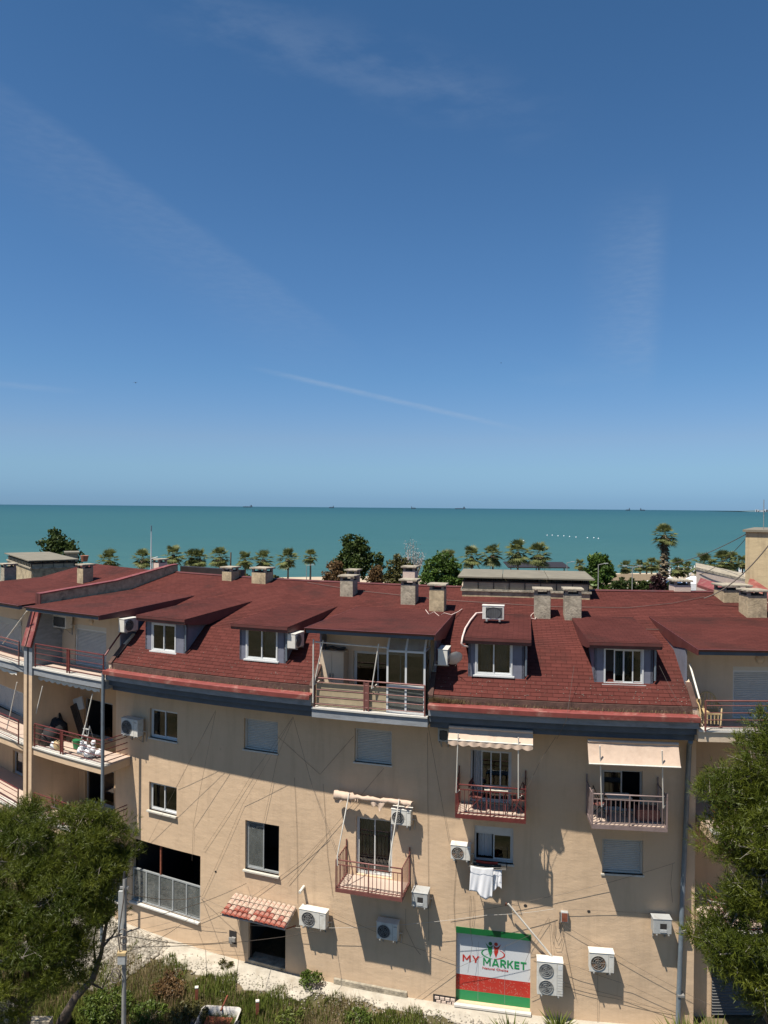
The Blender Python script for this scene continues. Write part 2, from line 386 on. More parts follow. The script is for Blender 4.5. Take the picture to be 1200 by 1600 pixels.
M['whitecloth'] = mat('white_laundry_cloth', (.72, .72, .73), .9, var=.03)
M['redcloth'] = mat('red_cloth', (.36, .035, .02), .9, var=.2)
M['blackcloth'] = mat('black_cloth', (.02, .02, .022), .9, var=.2)
M['cable'] = mat('black_cable', (.11, .09, .075), .6, var=.2)
M['cablew'] = mat('pale_cable', (.42, .40, .36), .6, var=.1)
M['pinkhose'] = mat('pale_insulated_hose', (.66, .52, .46), .7, var=.1)
M['pipe'] = mat('blue_grey_drainpipe', (.15, .185, .215), .45, .1, .15, 4, dirt=(.08, .08, .08), dirt_amt=.4)
M['pole'] = mat('grey_metal_pole', (.27, .265, .25), .6, .15, .2, 5, dirt=(.10, .09, .08), dirt_amt=.5)
M['rust'] = mat('rusty_iron', (.20, .06, .03), .85, var=.35, scale=10)
M['wicker'] = mat('wicker_plastic', (.42, .31, .16), .6, var=.15, scale=12)
M['wood'] = mat('pale_table_top', (.58, .54, .44), .55, var=.08)
M['bark'] = mat('pine_bark', (.10, .075, .055), .95, var=.4, scale=9, bmp=.03, bscale=14)
M['twig'] = mat('dead_grey_twigs', (.26, .23, .19), .95, var=.25, scale=8)
M['palmtrunk'] = mat('palm_trunk_bark', (.13, .105, .08), .95, var=.35, scale=8)
M['green'] = mat('green_plastic', (.02, .16, .06), .5)
M['blackplastic'] = mat('black_plastic', (.02, .02, .02), .5)
M['terracotta'] = mat('terracotta_pot', (.36, .14, .08), .85, var=.15)
M['signwhite'] = mat('white_sign_vinyl', (.55, .57, .58), .45, var=.02)
M['signred'] = mat('red_sign_vinyl', (.42, .028, .018), .45, var=.05)
M['signpink'] = mat('pale_pink_print', (.52, .20, .15), .5)
M['signgreen'] = mat('green_sign_vinyl', (.012, .22, .07), .45, var=.05)
M['signdgreen'] = mat('dark_green_sign_vinyl', (.006, .105, .028), .45, var=.05)
M['ship'] = mat('ship_steel', (.06, .09, .12), .7)
M['shipw'] = mat('pale_superstructure', (.5, .52, .55), .7)
M['carbody'] = mat('dark_car_paint', (.03, .032, .036), .25, .3)
M['carwhite'] = mat('dusty_white_paint', (.55, .52, .47), .6, var=.12, dirt=(.28, .23, .17), dirt_amt=.6, dirt_scale=5)
M['yellow'] = mat('yellow_plastic', (.55, .30, .03), .6)
M['rubber'] = mat('black_rubber', (.02, .02, .02), .8)
M['blossom'] = mat('pale_blossom', (.30, .265, .25), .9)
M['thatch'] = mat('thatch', (.16, .12, .075), .95, var=.35, scale=8)
M['tent'] = mat('white_tent_canvas', (.75, .75, .76), .7)
M['chips'] = mat('pale_flakes', (.30, .23, .19), .9, island=.8); M['stone'] = mat('white_rubble', (.36, .325, .265), .95, var=.25, scale=5, island=.7)
M['pine'] = leafmat('pine_needles', (.022, .046, .005), (.175, .19, .022), .22)
M['broad'] = leafmat('broad_leaves', (.030, .072, .012), (.12, .185, .035), .28)
M['darkleaf'] = leafmat('dark_leaves', (.024, .046, .012), (.085, .11, .026), .2)
M['olive'] = leafmat('olive_brown_leaves', (.060, .062, .018), (.15, .13, .045), .2)
M['brownleaf'] = leafmat('reddish_dry_leaves', (.10, .055, .025), (.20, .125, .055), .2)
M['purpleleaf'] = leafmat('purple_leaves', (.035, .014, .018), (.07, .03, .03), .2)
M['palmleaf'] = leafmat('palm_fronds', (.060, .085, .022), (.27, .28, .11), .3)
M['palmdry'] = leafmat('dry_palm_fronds', (.10, .075, .045), (.25, .20, .13), .2)
M['grass'] = leafmat('grass_blades', (.065, .105, .016), (.22, .24, .055), .3); M['weedleaf'] = leafmat('weed_leaves', (.045, .085, .012), (.16, .20, .04), .3)
M['drygrass'] = leafmat('dry_grass_blades', (.17, .125, .06), (.34, .265, .14), .3)

# ---------------------------------------------------------------- ground, beach and sea
def groundmat():
    m = bpy.data.materials.new('dry_earth_and_grass'); t, b = nodes(m); g = N(t, 'ShaderNodeNewGeometry'); v = g.outputs['Position']
    n1 = noise(t, v, .5, 8, .65); n2 = noise(t, v, 6, 6, .7)
    col = mix(t, ramp(t, n1, .4, .62), (.20, .155, .095), (.065, .07, .028)); col = mix(t, ramp(t, n2, .3, .75, 0, .5), col, (.07, .055, .035))
    t.links.new(col, b.inputs['Base Color']); b.inputs['Roughness'].default_value = 1; b.inputs['Specular IOR Level'].default_value = .1
    bump(t, b, mth(t, 'ADD', n2, n1), .08, .8); return m
def seamat():
    m = bpy.data.materials.new('turquoise_sea_water'); t, b = nodes(m); g = N(t, 'ShaderNodeNewGeometry'); v = g.outputs['Position']
    sx = N(t, 'ShaderNodeSeparateXYZ'); t.links.new(v, sx.inputs[0]); dist = sx.outputs['Y']
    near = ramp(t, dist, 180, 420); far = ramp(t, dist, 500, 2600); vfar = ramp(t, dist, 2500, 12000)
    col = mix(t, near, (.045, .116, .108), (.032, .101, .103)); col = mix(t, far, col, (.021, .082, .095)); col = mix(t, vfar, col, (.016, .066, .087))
    big = noise(t, v, .006, 5, .6, (.35, 1, 1)); col = mix(t, ramp(t, big, .35, .7, 0, .5), col, mix(t, 1.0, col, (.80, .90, .93), 'MULTIPLY'))
    band = noise(t, v, .05, 6, .7, (.12, 1, 1)); mid = noise(t, v, .16, 5, .7, (.25, 1, 1)); col = mix(t, ramp(t, mid, .38, .72, 0, .55), col, mix(t, 1.0, col, (.72, .80, .84), 'MULTIPLY')); col = mix(t, ramp(t, band, .3, .7, 0, .7), col, mix(t, 1.0, col, (1.14, 1.10, 1.06), 'MULTIPLY'))
    rip = noise(t, v, .55, 4, .65, (.3, 1, 1)); col = mix(t, ramp(t, rip, .42, .75, 0, .42), col, mix(t, 1.0, col, (.66, .76, .80), 'MULTIPLY'))
    t.links.new(col, b.inputs['Base Color']); b.inputs['Roughness'].default_value = .42; b.inputs['IOR'].default_value = 1.33; b.inputs['Specular IOR Level'].default_value = .18
    bump(t, b, mth(t, 'ADD', noise(t, v, .25, 4, .6, (.5, 1, 1)), mth(t, 'MULTIPLY', rip, .5)), .5, .6)
    return m
M['ground'] = groundmat(); M['sea'] = seamat()
M['sand'] = mat('pale_beach_sand', (.42, .34, .24), .95, var=.15, scale=.2, coord='Object', dirt=(.28, .22, .15), dirt_amt=.5, dirt_scale=.3)
M['asphalt'] = mat('grey_asphalt', (.06, .06, .06), .9, var=.2, scale=.5)
M['strip'] = mat('broken_white_concrete', (.40, .365, .30), .95, var=.2, scale=1.6, dirt=(.26, .21, .15), dirt_amt=.7, dirt_scale=1.1, bmp=.03, bscale=6)
def shoreY(x): return 178+x*.22
g = MB(); n = 60
xs = [-9000, -2500, -600, -200, -80, 0, 80, 200, 600, 2500, 9000]
vs = []; 
for x in xs: vs += [(x, -6000, 0), (x, -60, 0), (x, 60, 0), (x, shoreY(max(-400, min(400, x)))-28, 0)]
fs = []
for i in range(len(xs)-1):
    for j in range(3): fs.append((i*4+j, (i+1)*4+j, (i+1)*4+j+1, i*4+j+1))
g.add(vs, fs); struct(g.build('ground', M['ground']))
g = MB(); vs = []
for x in xs:
    y = shoreY(max(-400, min(400, x))); vs += [(x, y-28.5, .004), (x, y-6, .25), (x, y+3, -.8)]
fs = []
for i in range(len(xs)-1):
    for j in range(2): fs.append((i*3+j, (i+1)*3+j, (i+1)*3+j+1, i*3+j+1))
g.add(vs, fs); struct(g.build('beach', M['sand']))
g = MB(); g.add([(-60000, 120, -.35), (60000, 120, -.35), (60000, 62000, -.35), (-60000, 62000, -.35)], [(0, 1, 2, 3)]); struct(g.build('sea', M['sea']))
g = MB(); g.box(-400, 400, 128, 135, -.1, .012); struct(g.build('road', M['asphalt']))

# ---------------------------------------------------------------- main building
MAIN = empty('apartment_building', P(0-4, 0, 0)); tag(MAIN, 'long curved beige apartment block with red shingle mansard roof, dormers and balconies', 'building')
LEFT = empty('apartment_building', P(-32, 0, 0)); tag(LEFT, 'end of the neighbouring block left of the firewall, with grey shutters and red railings', 'building')
def part(mb, name, mats, parent=MAIN, **k):
    o = mb.build(name, mats, None, **k); childof(parent, o) if parent in (MAIN, LEFT) else setattr(o, 'parent', parent); return o
def sub(mb, name, mats, parent, **k):      # child of a part in the same local frame
    return mb.build(name, mats, parent, **k)
S = lambda px, py, d=0.0: fac(px, py, d)[0]
s_fire = S(45, 1120, 1.25); s_L = S(181, 1150, 0); s_R = S(1087, 1250, 0)
s_b1 = S(165, 1060, 1.25)               # left mansard start / left bay end
s_b2 = S(487, 1090, 1.25); s_b3 = S(668, 1105, 1.25); s_b4 = S(1092, 1118, 1.25)
s_end = s_b4+7.0; s_beg = s_fire-9

def walled(name, mname, parent, s0, s1, z0, z1, d, holes, depth=.2, step=1.0):
    """curved wall skin with openings cut through it and reveals turned inwards"""
    ss = {s0, s1}; zz = {z0, z1}
    k = int(abs(s1-s0)/step)+1
    for i in range(1, k): ss.add(s0+(s1-s0)*i/k)
    for h in holes: ss |= {max(s0, h[0]), min(s1, h[1])}; zz |= {max(z0, h[2]), min(z1, h[3])}
    ss = sorted(ss); zz = sorted(zz); g = MB()
    for i in range(len(ss)-1):
        if ss[i+1]-ss[i] < 1e-5: continue
        for j in range(len(zz)-1):
            cs, cz = (ss[i]+ss[i+1])/2, (zz[j]+zz[j+1])/2
            if any(h[0] < cs < h[1] and h[2] < cz < h[3] for h in holes): continue
            g.quad(P(ss[i], d, zz[j]), P(ss[i+1], d, zz[j]), P(ss[i+1], d, zz[j+1]), P(ss[i], d, zz[j+1]))
    for h in holes:
        a, b, c, e = h; di = d-depth
        for q in (((a,c),(a,e)), ((b,c),(b,e))):
            g.quad(P(q[0][0], d, c), P(q[0][0], di, c), P(q[0][0], di, e), P(q[0][0], d, e))
        g.quad(P(a, d, c), P(b, d, c), P(b, di, c), P(a, di, c)); g.quad(P(a, d, e), P(b, d, e), P(b, di, e), P(a, di, e))
    return part(g, name, M[mname], parent)

def hole(xl, xr, yt, yb, d=0.0):
    xc = (xl+xr)/2
    return (S(xl, (yt+yb)/2, d), S(xr, (yt+yb)/2, d), fac(xc, yb, d)[1], fac(xc, yt, d)[1])

def make_window(parent, h, d, kind='slide', frame='white', depth=.12, sill=True, curtain=None, room=True, gl='glass', leaves=2, door=False, sill_out=.06, box=0.0, name='window', opened=None, label=None):
    a, b, z0, z1 = h; w = (b-a); hh = z1-z0; sc = (a+b)/2
    loc, rz = frame_at(sc, d, z0); w2 = w/2; y0 = depth-.02; y1 = depth+.05; fw = .055
    f = MB()
    f.box(-w2, -w2+fw, y0, y1, 0, hh-box); f.box(w2-fw, w2, y0, y1, 0, hh-box); f.box(-w2+fw, w2-fw, y0, y1, hh-box-fw, hh-box); f.box(-w2+fw, w2-fw, y0, y1, 0, fw)
    o = part(f, name, M[frame], parent, loc=loc, rz=rz)
    if label: o['label'] = label
    if box: sub(MB().box(-w2, w2, y0-.03, y1+.05, hh-box, hh-.002), 'shutter_box', M['sill' if frame == 'white' else frame], o)
    hi = hh-box-fw
    if kind == 'shutter':
        sh = MB(); n = max(4, int((hi-fw)/.055))
        for i in range(n):
            za = fw+(hi-fw)*i/n; zb = fw+(hi-fw)*(i+1)/n; zm = (za+zb)/2
            sh.add([(-w2+fw, y1-.012, za), (w2-fw, y1-.012, za), (w2-fw, y1-.03, zm), (-w2+fw, y1-.03, zm), (w2-fw, y1-.012, zb-.006), (-w2+fw, y1-.012, zb-.006), (w2-fw, y1, zb-.006), (-w2+fw, y1, zb-.006), (w2-fw, y1, zb), (-w2+fw, y1, zb)],
                   [(0,1,2,3), (3,2,4,5), (5,4,6,7), (7,6,8,9)])
        sub(sh, 'roller_shutter', M['shutter' if frame == 'white' else 'shutterg'], o)
    else:
        iw = w-2*fw; lw = iw/leaves
        for i in range(leaves):
            if opened is not None and i in opened: continue
            xa = -w2+fw+i*lw-(.02 if i else 0); xb = -w2+fw+(i+1)*lw+(.02 if i < leaves-1 else 0); yy = y0+.012+(.028 if i % 2 else 0); st = .04
            sf = MB(); sf.box(xa, xa+st, yy, yy+.026, fw, hi); sf.box(xb-st, xb, yy, yy+.026, fw, hi); sf.box(xa+st, xb-st, yy, yy+.026, fw, fw+st+.01); sf.box(xa+st, xb-st, yy, yy+.026, hi-st, hi)
            sub(sf, 'sash', M[frame], o)
            sub(MB().box(xa+st, xb-st, yy+.010, yy+.014, fw+st, hi-st), 'pane', M[gl], o)
    if sill and not door:
        sub(MB().box(-w2-.04, w2+.04, -sill_out, y0, -.05, .0).box(-w2-.04, w2+.04, -sill_out, -sill_out+.01, -.056, -.05), 'sill', M['sill'], o, bevel=.008)
    if curtain:
        cs = MB()
        for (ca, cb) in curtain:
            n = 24; vs = []
            for i in range(n+1):
                x = -w2+fw+(w-2*fw)*(ca+(cb-ca)*i/n); yy = y1+.16+.025*math.sin(i*1.9)+.012*math.sin(i*.7)
                vs += [(x, yy, fw), (x, yy, hi)]
            cs.add(vs, [(2*i, 2*i+2, 2*i+3, 2*i+1) for i in range(n)], 0, True)
        sub(cs, 'curtain', M['curtain'], o)
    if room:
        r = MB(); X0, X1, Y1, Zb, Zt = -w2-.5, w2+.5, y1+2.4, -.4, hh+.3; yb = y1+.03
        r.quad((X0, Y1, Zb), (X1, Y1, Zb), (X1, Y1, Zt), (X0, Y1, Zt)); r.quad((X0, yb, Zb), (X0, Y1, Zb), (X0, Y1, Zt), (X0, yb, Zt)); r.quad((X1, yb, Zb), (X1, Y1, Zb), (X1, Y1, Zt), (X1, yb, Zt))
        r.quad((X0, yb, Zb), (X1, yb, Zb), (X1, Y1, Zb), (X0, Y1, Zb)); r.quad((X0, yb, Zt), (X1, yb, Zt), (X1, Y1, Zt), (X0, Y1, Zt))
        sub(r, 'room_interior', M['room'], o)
    return o

# openings of the main wall
H = {}
H['w1'] = hole(234, 277, 1110, 1156); H['w2'] = hole(233, 276, 1226, 1270); H['shop'] = hole(206, 313, 1324, 1424)
H['shopl'] = hole(148, 199, 1312, 1403)
H['w4'] = hole(381, 434, 1125, 1174); H['w5'] = hole(383, 436, 1286, 1363); H['w6'] = hole(554, 612, 1140, 1193)
F1 = 3.82; F2 = 6.62; F2L = 6.45; F3 = 9.6
h = hole(556, 613, 1279, 1350); H['d7'] = (h[0], h[1], F1+.02, h[3])
h = hole(388, 446, 1424, 1521); H['d0'] = (h[0], h[1], .02, h[3])
h = hole(735, 799, 1173, 1250); H['d8'] = (h[0], h[1], F2+.02, h[3])
H['w9'] = hole(741, 802, 1292, 1348)
h = hole(940, 1004, 1204, 1260); H['d10'] = (h[0], h[1], F2+.02, h[3])
H['w11'] = hole(941, 1005, 1312, 1366)
h = hole(712, 829, 1455, 1574); H['sign'] = (h[0], h[1], .16, h[3])
walled('wall', 'wall', MAIN, s_L, s_R, 0, 9.62, 0, list(H.values()))
make_window(MAIN, H['w1'], 0, curtain=[(.52, .95)], sill_out=.04)
make_window(MAIN, H['w2'], 0, frame='white', sill_out=.10)
make_window(MAIN, H['w4'], 0, 'shutter', 'shutterg', sill_out=.03)
make_window(MAIN, H['w5'], 0, 'slide', 'grey_alu', sill_out=.10, opened=[1], gl='glass_dusty', label='tall window with its right half open')
make_window(MAIN, H['w6'], 0, 'shutter', 'shutterg', sill_out=.03)
make_window(MAIN, H['d7'], 0, door=True, curtain=[(0, .45), (.5, .98)], name='balcony_door', frame='shutter')
make_window(MAIN, H['d8'], 0, door=True, leaves=4, curtain=[(.02, .3)], opened=[0], name='balcony_door', frame='shutter')
make_window(MAIN, H['w9'], 0, curtain=[(.05, .45)], opened=[0], box=.22, sill_out=.05, frame='shutter')
make_window(MAIN, H['d10'], 0, door=True, opened=[1], name='balcony_door', frame='grey_alu')
make_window(MAIN, H['w11'], 0, 'shutter', 'shutterg', sill_out=.03)
# doorway without a door leaf
o = make_window(MAIN, H['d0'], 0, door=True, opened=[0, 1], frame='darkmetal', name='open_doorway', depth=.14)
w2_ = (H['d0'][1]-H['d0'][0])/2
sub(MB().box(-w2_, w2_, -.02, .5, -.02, .16), 'doorstep', M['concrete'], o, bevel=.01)
# shop front: dark open upper half, dusty glazed panels below
for key, npan in (('shop', 5), ('shopl', 2)):
    a, b, z0, z1 = H[key]; w = b-a; loc, rz = frame_at((a+b)/2, 0, z0); hh = z1-z0; w2 = w/2; lo = hh*.52
    f = MB(); f.box(-w2, w2, .08, .14, lo-.05, lo); f.box(-w2, w2, .08, .14, 0, .05)
    if key == 'shopl': lo = hh*.52
    o = part(f, 'shop_front', M['grey_alu'], MAIN, loc=loc, rz=rz)
    for i in range(npan+1):
        x = -w2+.03+(w-.06)*i/npan; sub(MB().box(x-.03, x+.03, .075, .145, .05, lo-.05), 'mullion', M['grey_alu'], o)
    for i in range(npan):
        xa = -w2+.06+(w-.06)*i/npan; xb = xa+(w-.06)/npan-.06; sub(MB().box(xa, xb, .10, .106, .05, lo-.05), 'pane', M['glass_dusty'], o)
    if key == 'shop': sub(MB().box(-w2+1.05*w/2.6*1.0, -w2+1.05*w/2.6+.06, .09, .15, lo, hh*.99), 'post', M['rust'], o)
    sub(MB().box(-w2-.02, w2+.02, -.10, .08, -.06, 0), 'sill', M['slabedge'], o, bevel=.008)
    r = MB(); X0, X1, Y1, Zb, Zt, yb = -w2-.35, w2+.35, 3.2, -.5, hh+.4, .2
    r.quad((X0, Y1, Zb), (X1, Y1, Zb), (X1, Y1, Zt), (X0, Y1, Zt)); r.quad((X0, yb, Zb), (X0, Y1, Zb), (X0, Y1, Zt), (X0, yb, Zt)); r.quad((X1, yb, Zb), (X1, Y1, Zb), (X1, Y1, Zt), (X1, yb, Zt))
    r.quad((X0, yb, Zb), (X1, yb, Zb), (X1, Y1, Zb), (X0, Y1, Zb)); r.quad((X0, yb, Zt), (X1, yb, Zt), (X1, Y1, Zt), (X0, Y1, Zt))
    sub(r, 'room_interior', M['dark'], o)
# small holes and a broken meter niche
for px, py, r in ((821, 1415, .055), (920, 1424, .05), (337, 1362, .045), (1187, 1108, .03)):
    if px > 1100: continue
    s, z = fac(px, py); loc, rz = frame_at(s, .004, z); g = MB(); vs = [(r*math.cos(t*math.pi/5), -.003, r*.85*math.sin(t*math.pi/5)) for t in range(10)]
    vs2 = [(x*1.05, .003, z_*1.05) for x, y, z_ in vs]
    g.add(vs+vs2, [tuple(range(10))]+[(i, (i+1)%10, 10+(i+1)%10, 10+i) for i in range(10)]); part(g, 'vent_hole', M['dark'], MAIN, loc=loc, rz=rz)
s, z = fac(364, 1464); loc, rz = frame_at(s, 0, z)
g = MB(); g.box(-.15, .15, -.012, -.002, -.23, .22); o = part(g, 'meter_niche', M['dark'], MAIN, loc=loc, rz=rz)
g = MB(); g.box(-.14, .0, -.06, -.012, -.22, -.02); g.box(-.02, .13, -.09, -.012, -.12, .02); sub(g, 'broken_meter', M['pole'], o)
# broken brick patch at the foot of the wall and exposed footing
s, z = fac(694, 1565); loc, rz = frame_at(s, 0, z); g = MB()
rb = random.Random(3)
g.box(-.36, .36, -.008, -.002, -.2, .2)
o = part(g, 'broken_render_patch', M['dark'], MAIN, loc=loc, rz=rz)
for i in range(3):
    for j in range(4):
        x = -.3+j*.17+(i % 2)*.05; b_ = MB(); b_.box(x, x+.14, -.03-rb.random()*.02, -.008, -.17+i*.115, -.08+i*.115); sub(b_, 'brick', M['concrete_l'], o, bevel=.008)
g = MB(); g.sprism([(.002, .0), (.05, .0), (.05, .22), (.002, .26)], S(522, 1540), S(636, 1556)); part(g, 'exposed_footing', M['concrete'])

# loggias left of the main wall (recessed) and the wing wall between them
h1 = hole(131, 176, 1095, 1160, -.8); h2 = hole(133, 178, 1200, 1262, -.8)
HL = [(h1[0], h1[1], F2L+.03, h1[3]), (h2[0], h2[1], F1-.1, h2[3])]
s_col = s_fire+.28
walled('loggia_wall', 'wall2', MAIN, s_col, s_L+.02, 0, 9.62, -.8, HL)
for h in HL: make_window(MAIN, h, -.8, door=True, name='balcony_door', frame='grey_alu', opened=[0], curtain=[(.5, 1)])
g = MB()
for zz0, zz1 in ((0, 9.62),):
    g.quad(P(s_L, 0, zz0), P(s_L, -.82, zz0), P(s_L, -.82, zz1), P(s_L, 0, zz1))
part(g, 'loggia_side_wall', M['wall'])
g = MB(); g.sprism([(-.8, 0), (-.62, 0), (-.62, 9.3), (-.8, 9.3)], S(92, 1130, -.8), S(106, 1130, -.8)); part(g, 'wall_pier', M['wall2'])
# right of the main wall: recessed loggia
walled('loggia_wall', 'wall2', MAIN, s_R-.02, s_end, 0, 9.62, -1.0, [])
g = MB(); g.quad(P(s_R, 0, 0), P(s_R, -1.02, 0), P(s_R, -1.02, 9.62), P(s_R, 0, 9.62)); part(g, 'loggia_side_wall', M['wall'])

# cornice and fascia under the mansard
def cornice(s0, s1):
    g = MB(); g.sprism([(0, 9.2), (.92, 9.2), (.92, 9.42), (0, 9.42)], s0, s1); part(g, 'cornice', M['cornice'])
    g = MB(); g.sprism([(0, 9.42), (1.10, 9.42), (1.10, 9.64), (0, 9.64)], s0, s1); part(g, 'cornice', M['cornice'])
    g = MB(); g.sprism([(0, 9.64), (1.26, 9.64), (1.26, 9.92), (0, 9.92)], s0, s1); part(g, 'fascia', M['fascia'])
    g = MB(); g.sprism([(.9, 9.94), (1.36, 9.93), (1.38, 9.86), (1.40, 9.86), (1.41, 10.0), (1.36, 10.02), (1.30, 9.99), (.9, 10.06)], s0, s1); part(g, 'gutter', M['redmetal'])
    g = MB(); g.sprism([(.95, 10.03), (1.10, 10.0), (1.09, 10.23), (.95, 10.25)], s0+.02, s1-.02, step=.5)
    o = part(g, 'flashing', M['flash'])
cornice(s_b1, s_b2-.03); cornice(s_b3+.03, s_b4)
# shingled surfaces, each course stepping over the one below
def shingled(name, m, s0, s1, d0, z0, d1, z1, parent=MAIN, course=.145, thick=.007, taper0=None):
    L = math.hypot(d0-d1, z1-z0); n = max(1, int(round(L/course))); k = max(1, int(math.ceil(abs(s1-s0)/.9)))
    nd, nz = (z1-z0)/L, (d0-d1)/L          # outward normal in (d,z)
    g = MB(); uv = []; so_ = rng.random()*30
    for i in range(n):
        t0, t1 = i/n, (i+1)/n
        rows = []
        for t, off in ((t0, 0.0), (t0, thick), (t1, .001)):
            rows.append([(P(s0+(s1-s0)*j/k, d0+(d1-d0)*t+nd*off, z0+(z1-z0)*t+nz*off), (so_+s0+(s1-s0)*j/k, t*L)) for j in range(k+1)])
        o = len(g.v)
        for r in rows:
            for p, u in r: g.v.append(tuple(p)); uv.append(u)
        for r in range(2):
            for j in range(k):
                g.f.append([o+r*(k+1)+j, o+r*(k+1)+j+1, o+(r+1)*(k+1)+j+1, o+(r+1)*(k+1)+j]); g.m.append(0); g.sm.append(False)
    ob = g.build(name, M[m], None, uv=uv); childof(parent, ob) if parent in (MAIN, LEFT) else None
    return ob
MB_D, MB_Z = 1.06, roofz(1.06)
shingled('mansard_slope', 'roof', s_b1+.1, s_b2+.02, MB_D, MB_Z, BR_D, BR_Z)
shingled('mansard_slope', 'roof', s_b3-.02, s_b4-.02, MB_D, MB_Z, BR_D, BR_Z)
shingled('upper_roof', 'roof', s_fire+.1, s_end, BR_D, BR_Z, RG_D, RG_Z)
# back of the roof, back wall and end wall
g = MB(); g.sprism([(RG_D, RG_Z), (-11.0, 11.7)], s_fire+.1, s_end, closed=False); part(g, 'rear_roof_slope', M['redbrown'])
g = MB(); g.sprism([(-10.8, 11.8), (-10.8, 0)], s_fire+.1, s_end, closed=False); part(g, 'rear_wall', M['wall'])
g = MB(); prof = [(0, 0), (0, 9.6), (0, 11.0), (BR_D, BR_Z-.02), (RG_D, RG_Z-.02), (-10.8, 11.7), (-10.8, 0)]
g.add([P(s_end, d, z) for d, z in prof], [tuple(range(7))]); part(g, 'end_wall', M['wall'])
g = MB(); g.sprism([(RG_D+.14, RG_Z+.0), (RG_D+.0, RG_Z+.045), (RG_D-.14, RG_Z-.0)], s_fire+.1, s_end); part(g, 'ridge_capping', M['redbrown'])

# bays: deeper rooms with a balcony and a shallow roof running out over it
EAVE_D, EAVE_Z, BB_D = 1.58, 12.0, -3.4; BB_Z = baytop(-3.4)
def cheek(parent, s, d_front, side, m='bluewall', th=.06, z_top=None):
    zt = baytop(d_front)-.05
    g = MB(); g.sprism([(d_front, roofz(d_front)-.12), (d_front, zt), (BB_D+.2, BB_Z-.06), (BR_D, BR_Z-.3)], s-(th if side < 0 else 0), s+(th if side > 0 else 0)); part(g, 'bay_side', M[m], parent)
def side_parapet(parent, s, side, z_floor=F3):
    g = MB(); a, b = (s, s+.12*side) if side > 0 else (s+.12*side, s)
    g.sprism([(0.0, z_floor), (1.12, z_floor), (1.12, roofz(1.12)+.03), (.5, roofz(.5)+.10), (0.0, roofz(0)+.05)], a, b); part(g, 'balcony_side_wall', M['cream'], parent)
    g = MB(); g.sprism([(1.14, roofz(1.12)+.0), (1.14, roofz(1.12)+.05), (.5, roofz(.5)+.13), (.5, roofz(.5)+.10)], a-.02, b+.02); part(g, 'coping', M['flash'], parent)
def bay(parent, s0, s1, openings, ov0=.25, ov1=.25, roofm='roof_old', wallm='cream', cheeks=(1, 1), lift=0.0):
    EAVE_Z = 12.0+lift
    shingled('bay_roof', roofm, s0-ov0, s1+ov1, EAVE_D, EAVE_Z+.004, BB_D, BB_Z+.004, parent)
    g = MB(); g.sprism([(EAVE_D+.01, EAVE_Z-.03), (EAVE_D+.03, EAVE_Z+.015), (EAVE_D-.02, EAVE_Z+.02), (EAVE_D-.02, EAVE_Z-.05)], s0-ov0, s1+ov1); part(g, 'drip_edge', M['redbrown'], parent)
    g = MB(); g.sprism([(EAVE_D-.04, EAVE_Z-.15), (EAVE_D-.04, EAVE_Z-.015), (EAVE_D-.16, EAVE_Z-.0), (EAVE_D-.16, EAVE_Z-.15)], s0-ov0+.03, s1+ov1-.03); part(g, 'eave_board', M['cornice'], parent)
    g = MB(); g.sprism([(EAVE_D-.16, EAVE_Z-.14), (EAVE_D-.16, EAVE_Z-.06), (0, baytop(0)-.05), (0, baytop(0)-.12)], s0-ov0+.02, s1+ov1-.02); part(g, 'soffit', M['cream'], parent)
    if cheeks[0]: cheek(parent, s0-.06, .45, -1)
    if cheeks[1]: cheek(parent, s1+.06, .45, 1)
    walled('attic_wall', wallm, parent, s0-.1, s1+.1, F3, 12.04, 0, openings, depth=.15)
    # dark verge boards of the roof sides
    for s, c, q in ((s0-ov0, cheeks[0], -1), (s1+ov1, cheeks[1], 1)):
        if c:
            g = MB(); g.sprism([(EAVE_D, EAVE_Z-.16), (EAVE_D, EAVE_Z+.012), (BB_D+.1, BB_Z+.01), (BB_D+.1, BB_Z-.12), (-.6, baytop(-.6)-.40), (.45, baytop(.45)-.22)], s-(.02 if q < 0 else 0), s+(.02 if q > 0 else 0)); part(g, 'verge_board', M['redbrown'], parent)
# left bay
sl0, sl1 = s_fire+.2, S(203, 990, 0)-.1
hs_ = hole(117, 166, 978, 1060); hs_ = (hs_[0], hs_[1], F3+.02, hs_[3])
bay(MAIN, sl0, sl1, [hs_], 0.0, .22, cheeks=(0, 1))
make_window(MAIN, hs_, 0, 'shutter', 'white', depth=.08, door=True, name='balcony_door', box=.16)
# centre bay
sc0, sc1 = s_b2+.05, s_b3-.0
hd = hole(553, 668, 1020, 1090); hd = (hd[0]-.02, hd[1]-.1, F3+.02, hd[3])
bay(MAIN, sc0, sc1, [hd], .16, .24, wallm='cream', lift=.17)
make_window(MAIN, hd, 0, door=True, leaves=3, curtain=[(.66, .95)], name='balcony_door', frame='shutter')
# right bay
sr0, sr1 = s_b4-.02, s_end
hr = hole(1145, 1240, 1042, 1118); hr = (hr[0], hr[1], F3+.02, hr[3])
bay(MAIN, sr0, sr1, [hr], .12, 0, roofm='roof', cheeks=(1, 0))
make_window(MAIN, hr, 0, 'shutter', 'white', depth=.08, door=True, name='balcony_door', box=.12)
side_parapet(MAIN, s_b1+.02, 1); side_parapet(MAIN, s_b2-.0, -1); side_parapet(MAIN, s_b3+.0, 1); side_parapet(MAIN, s_b4-.0, -1)

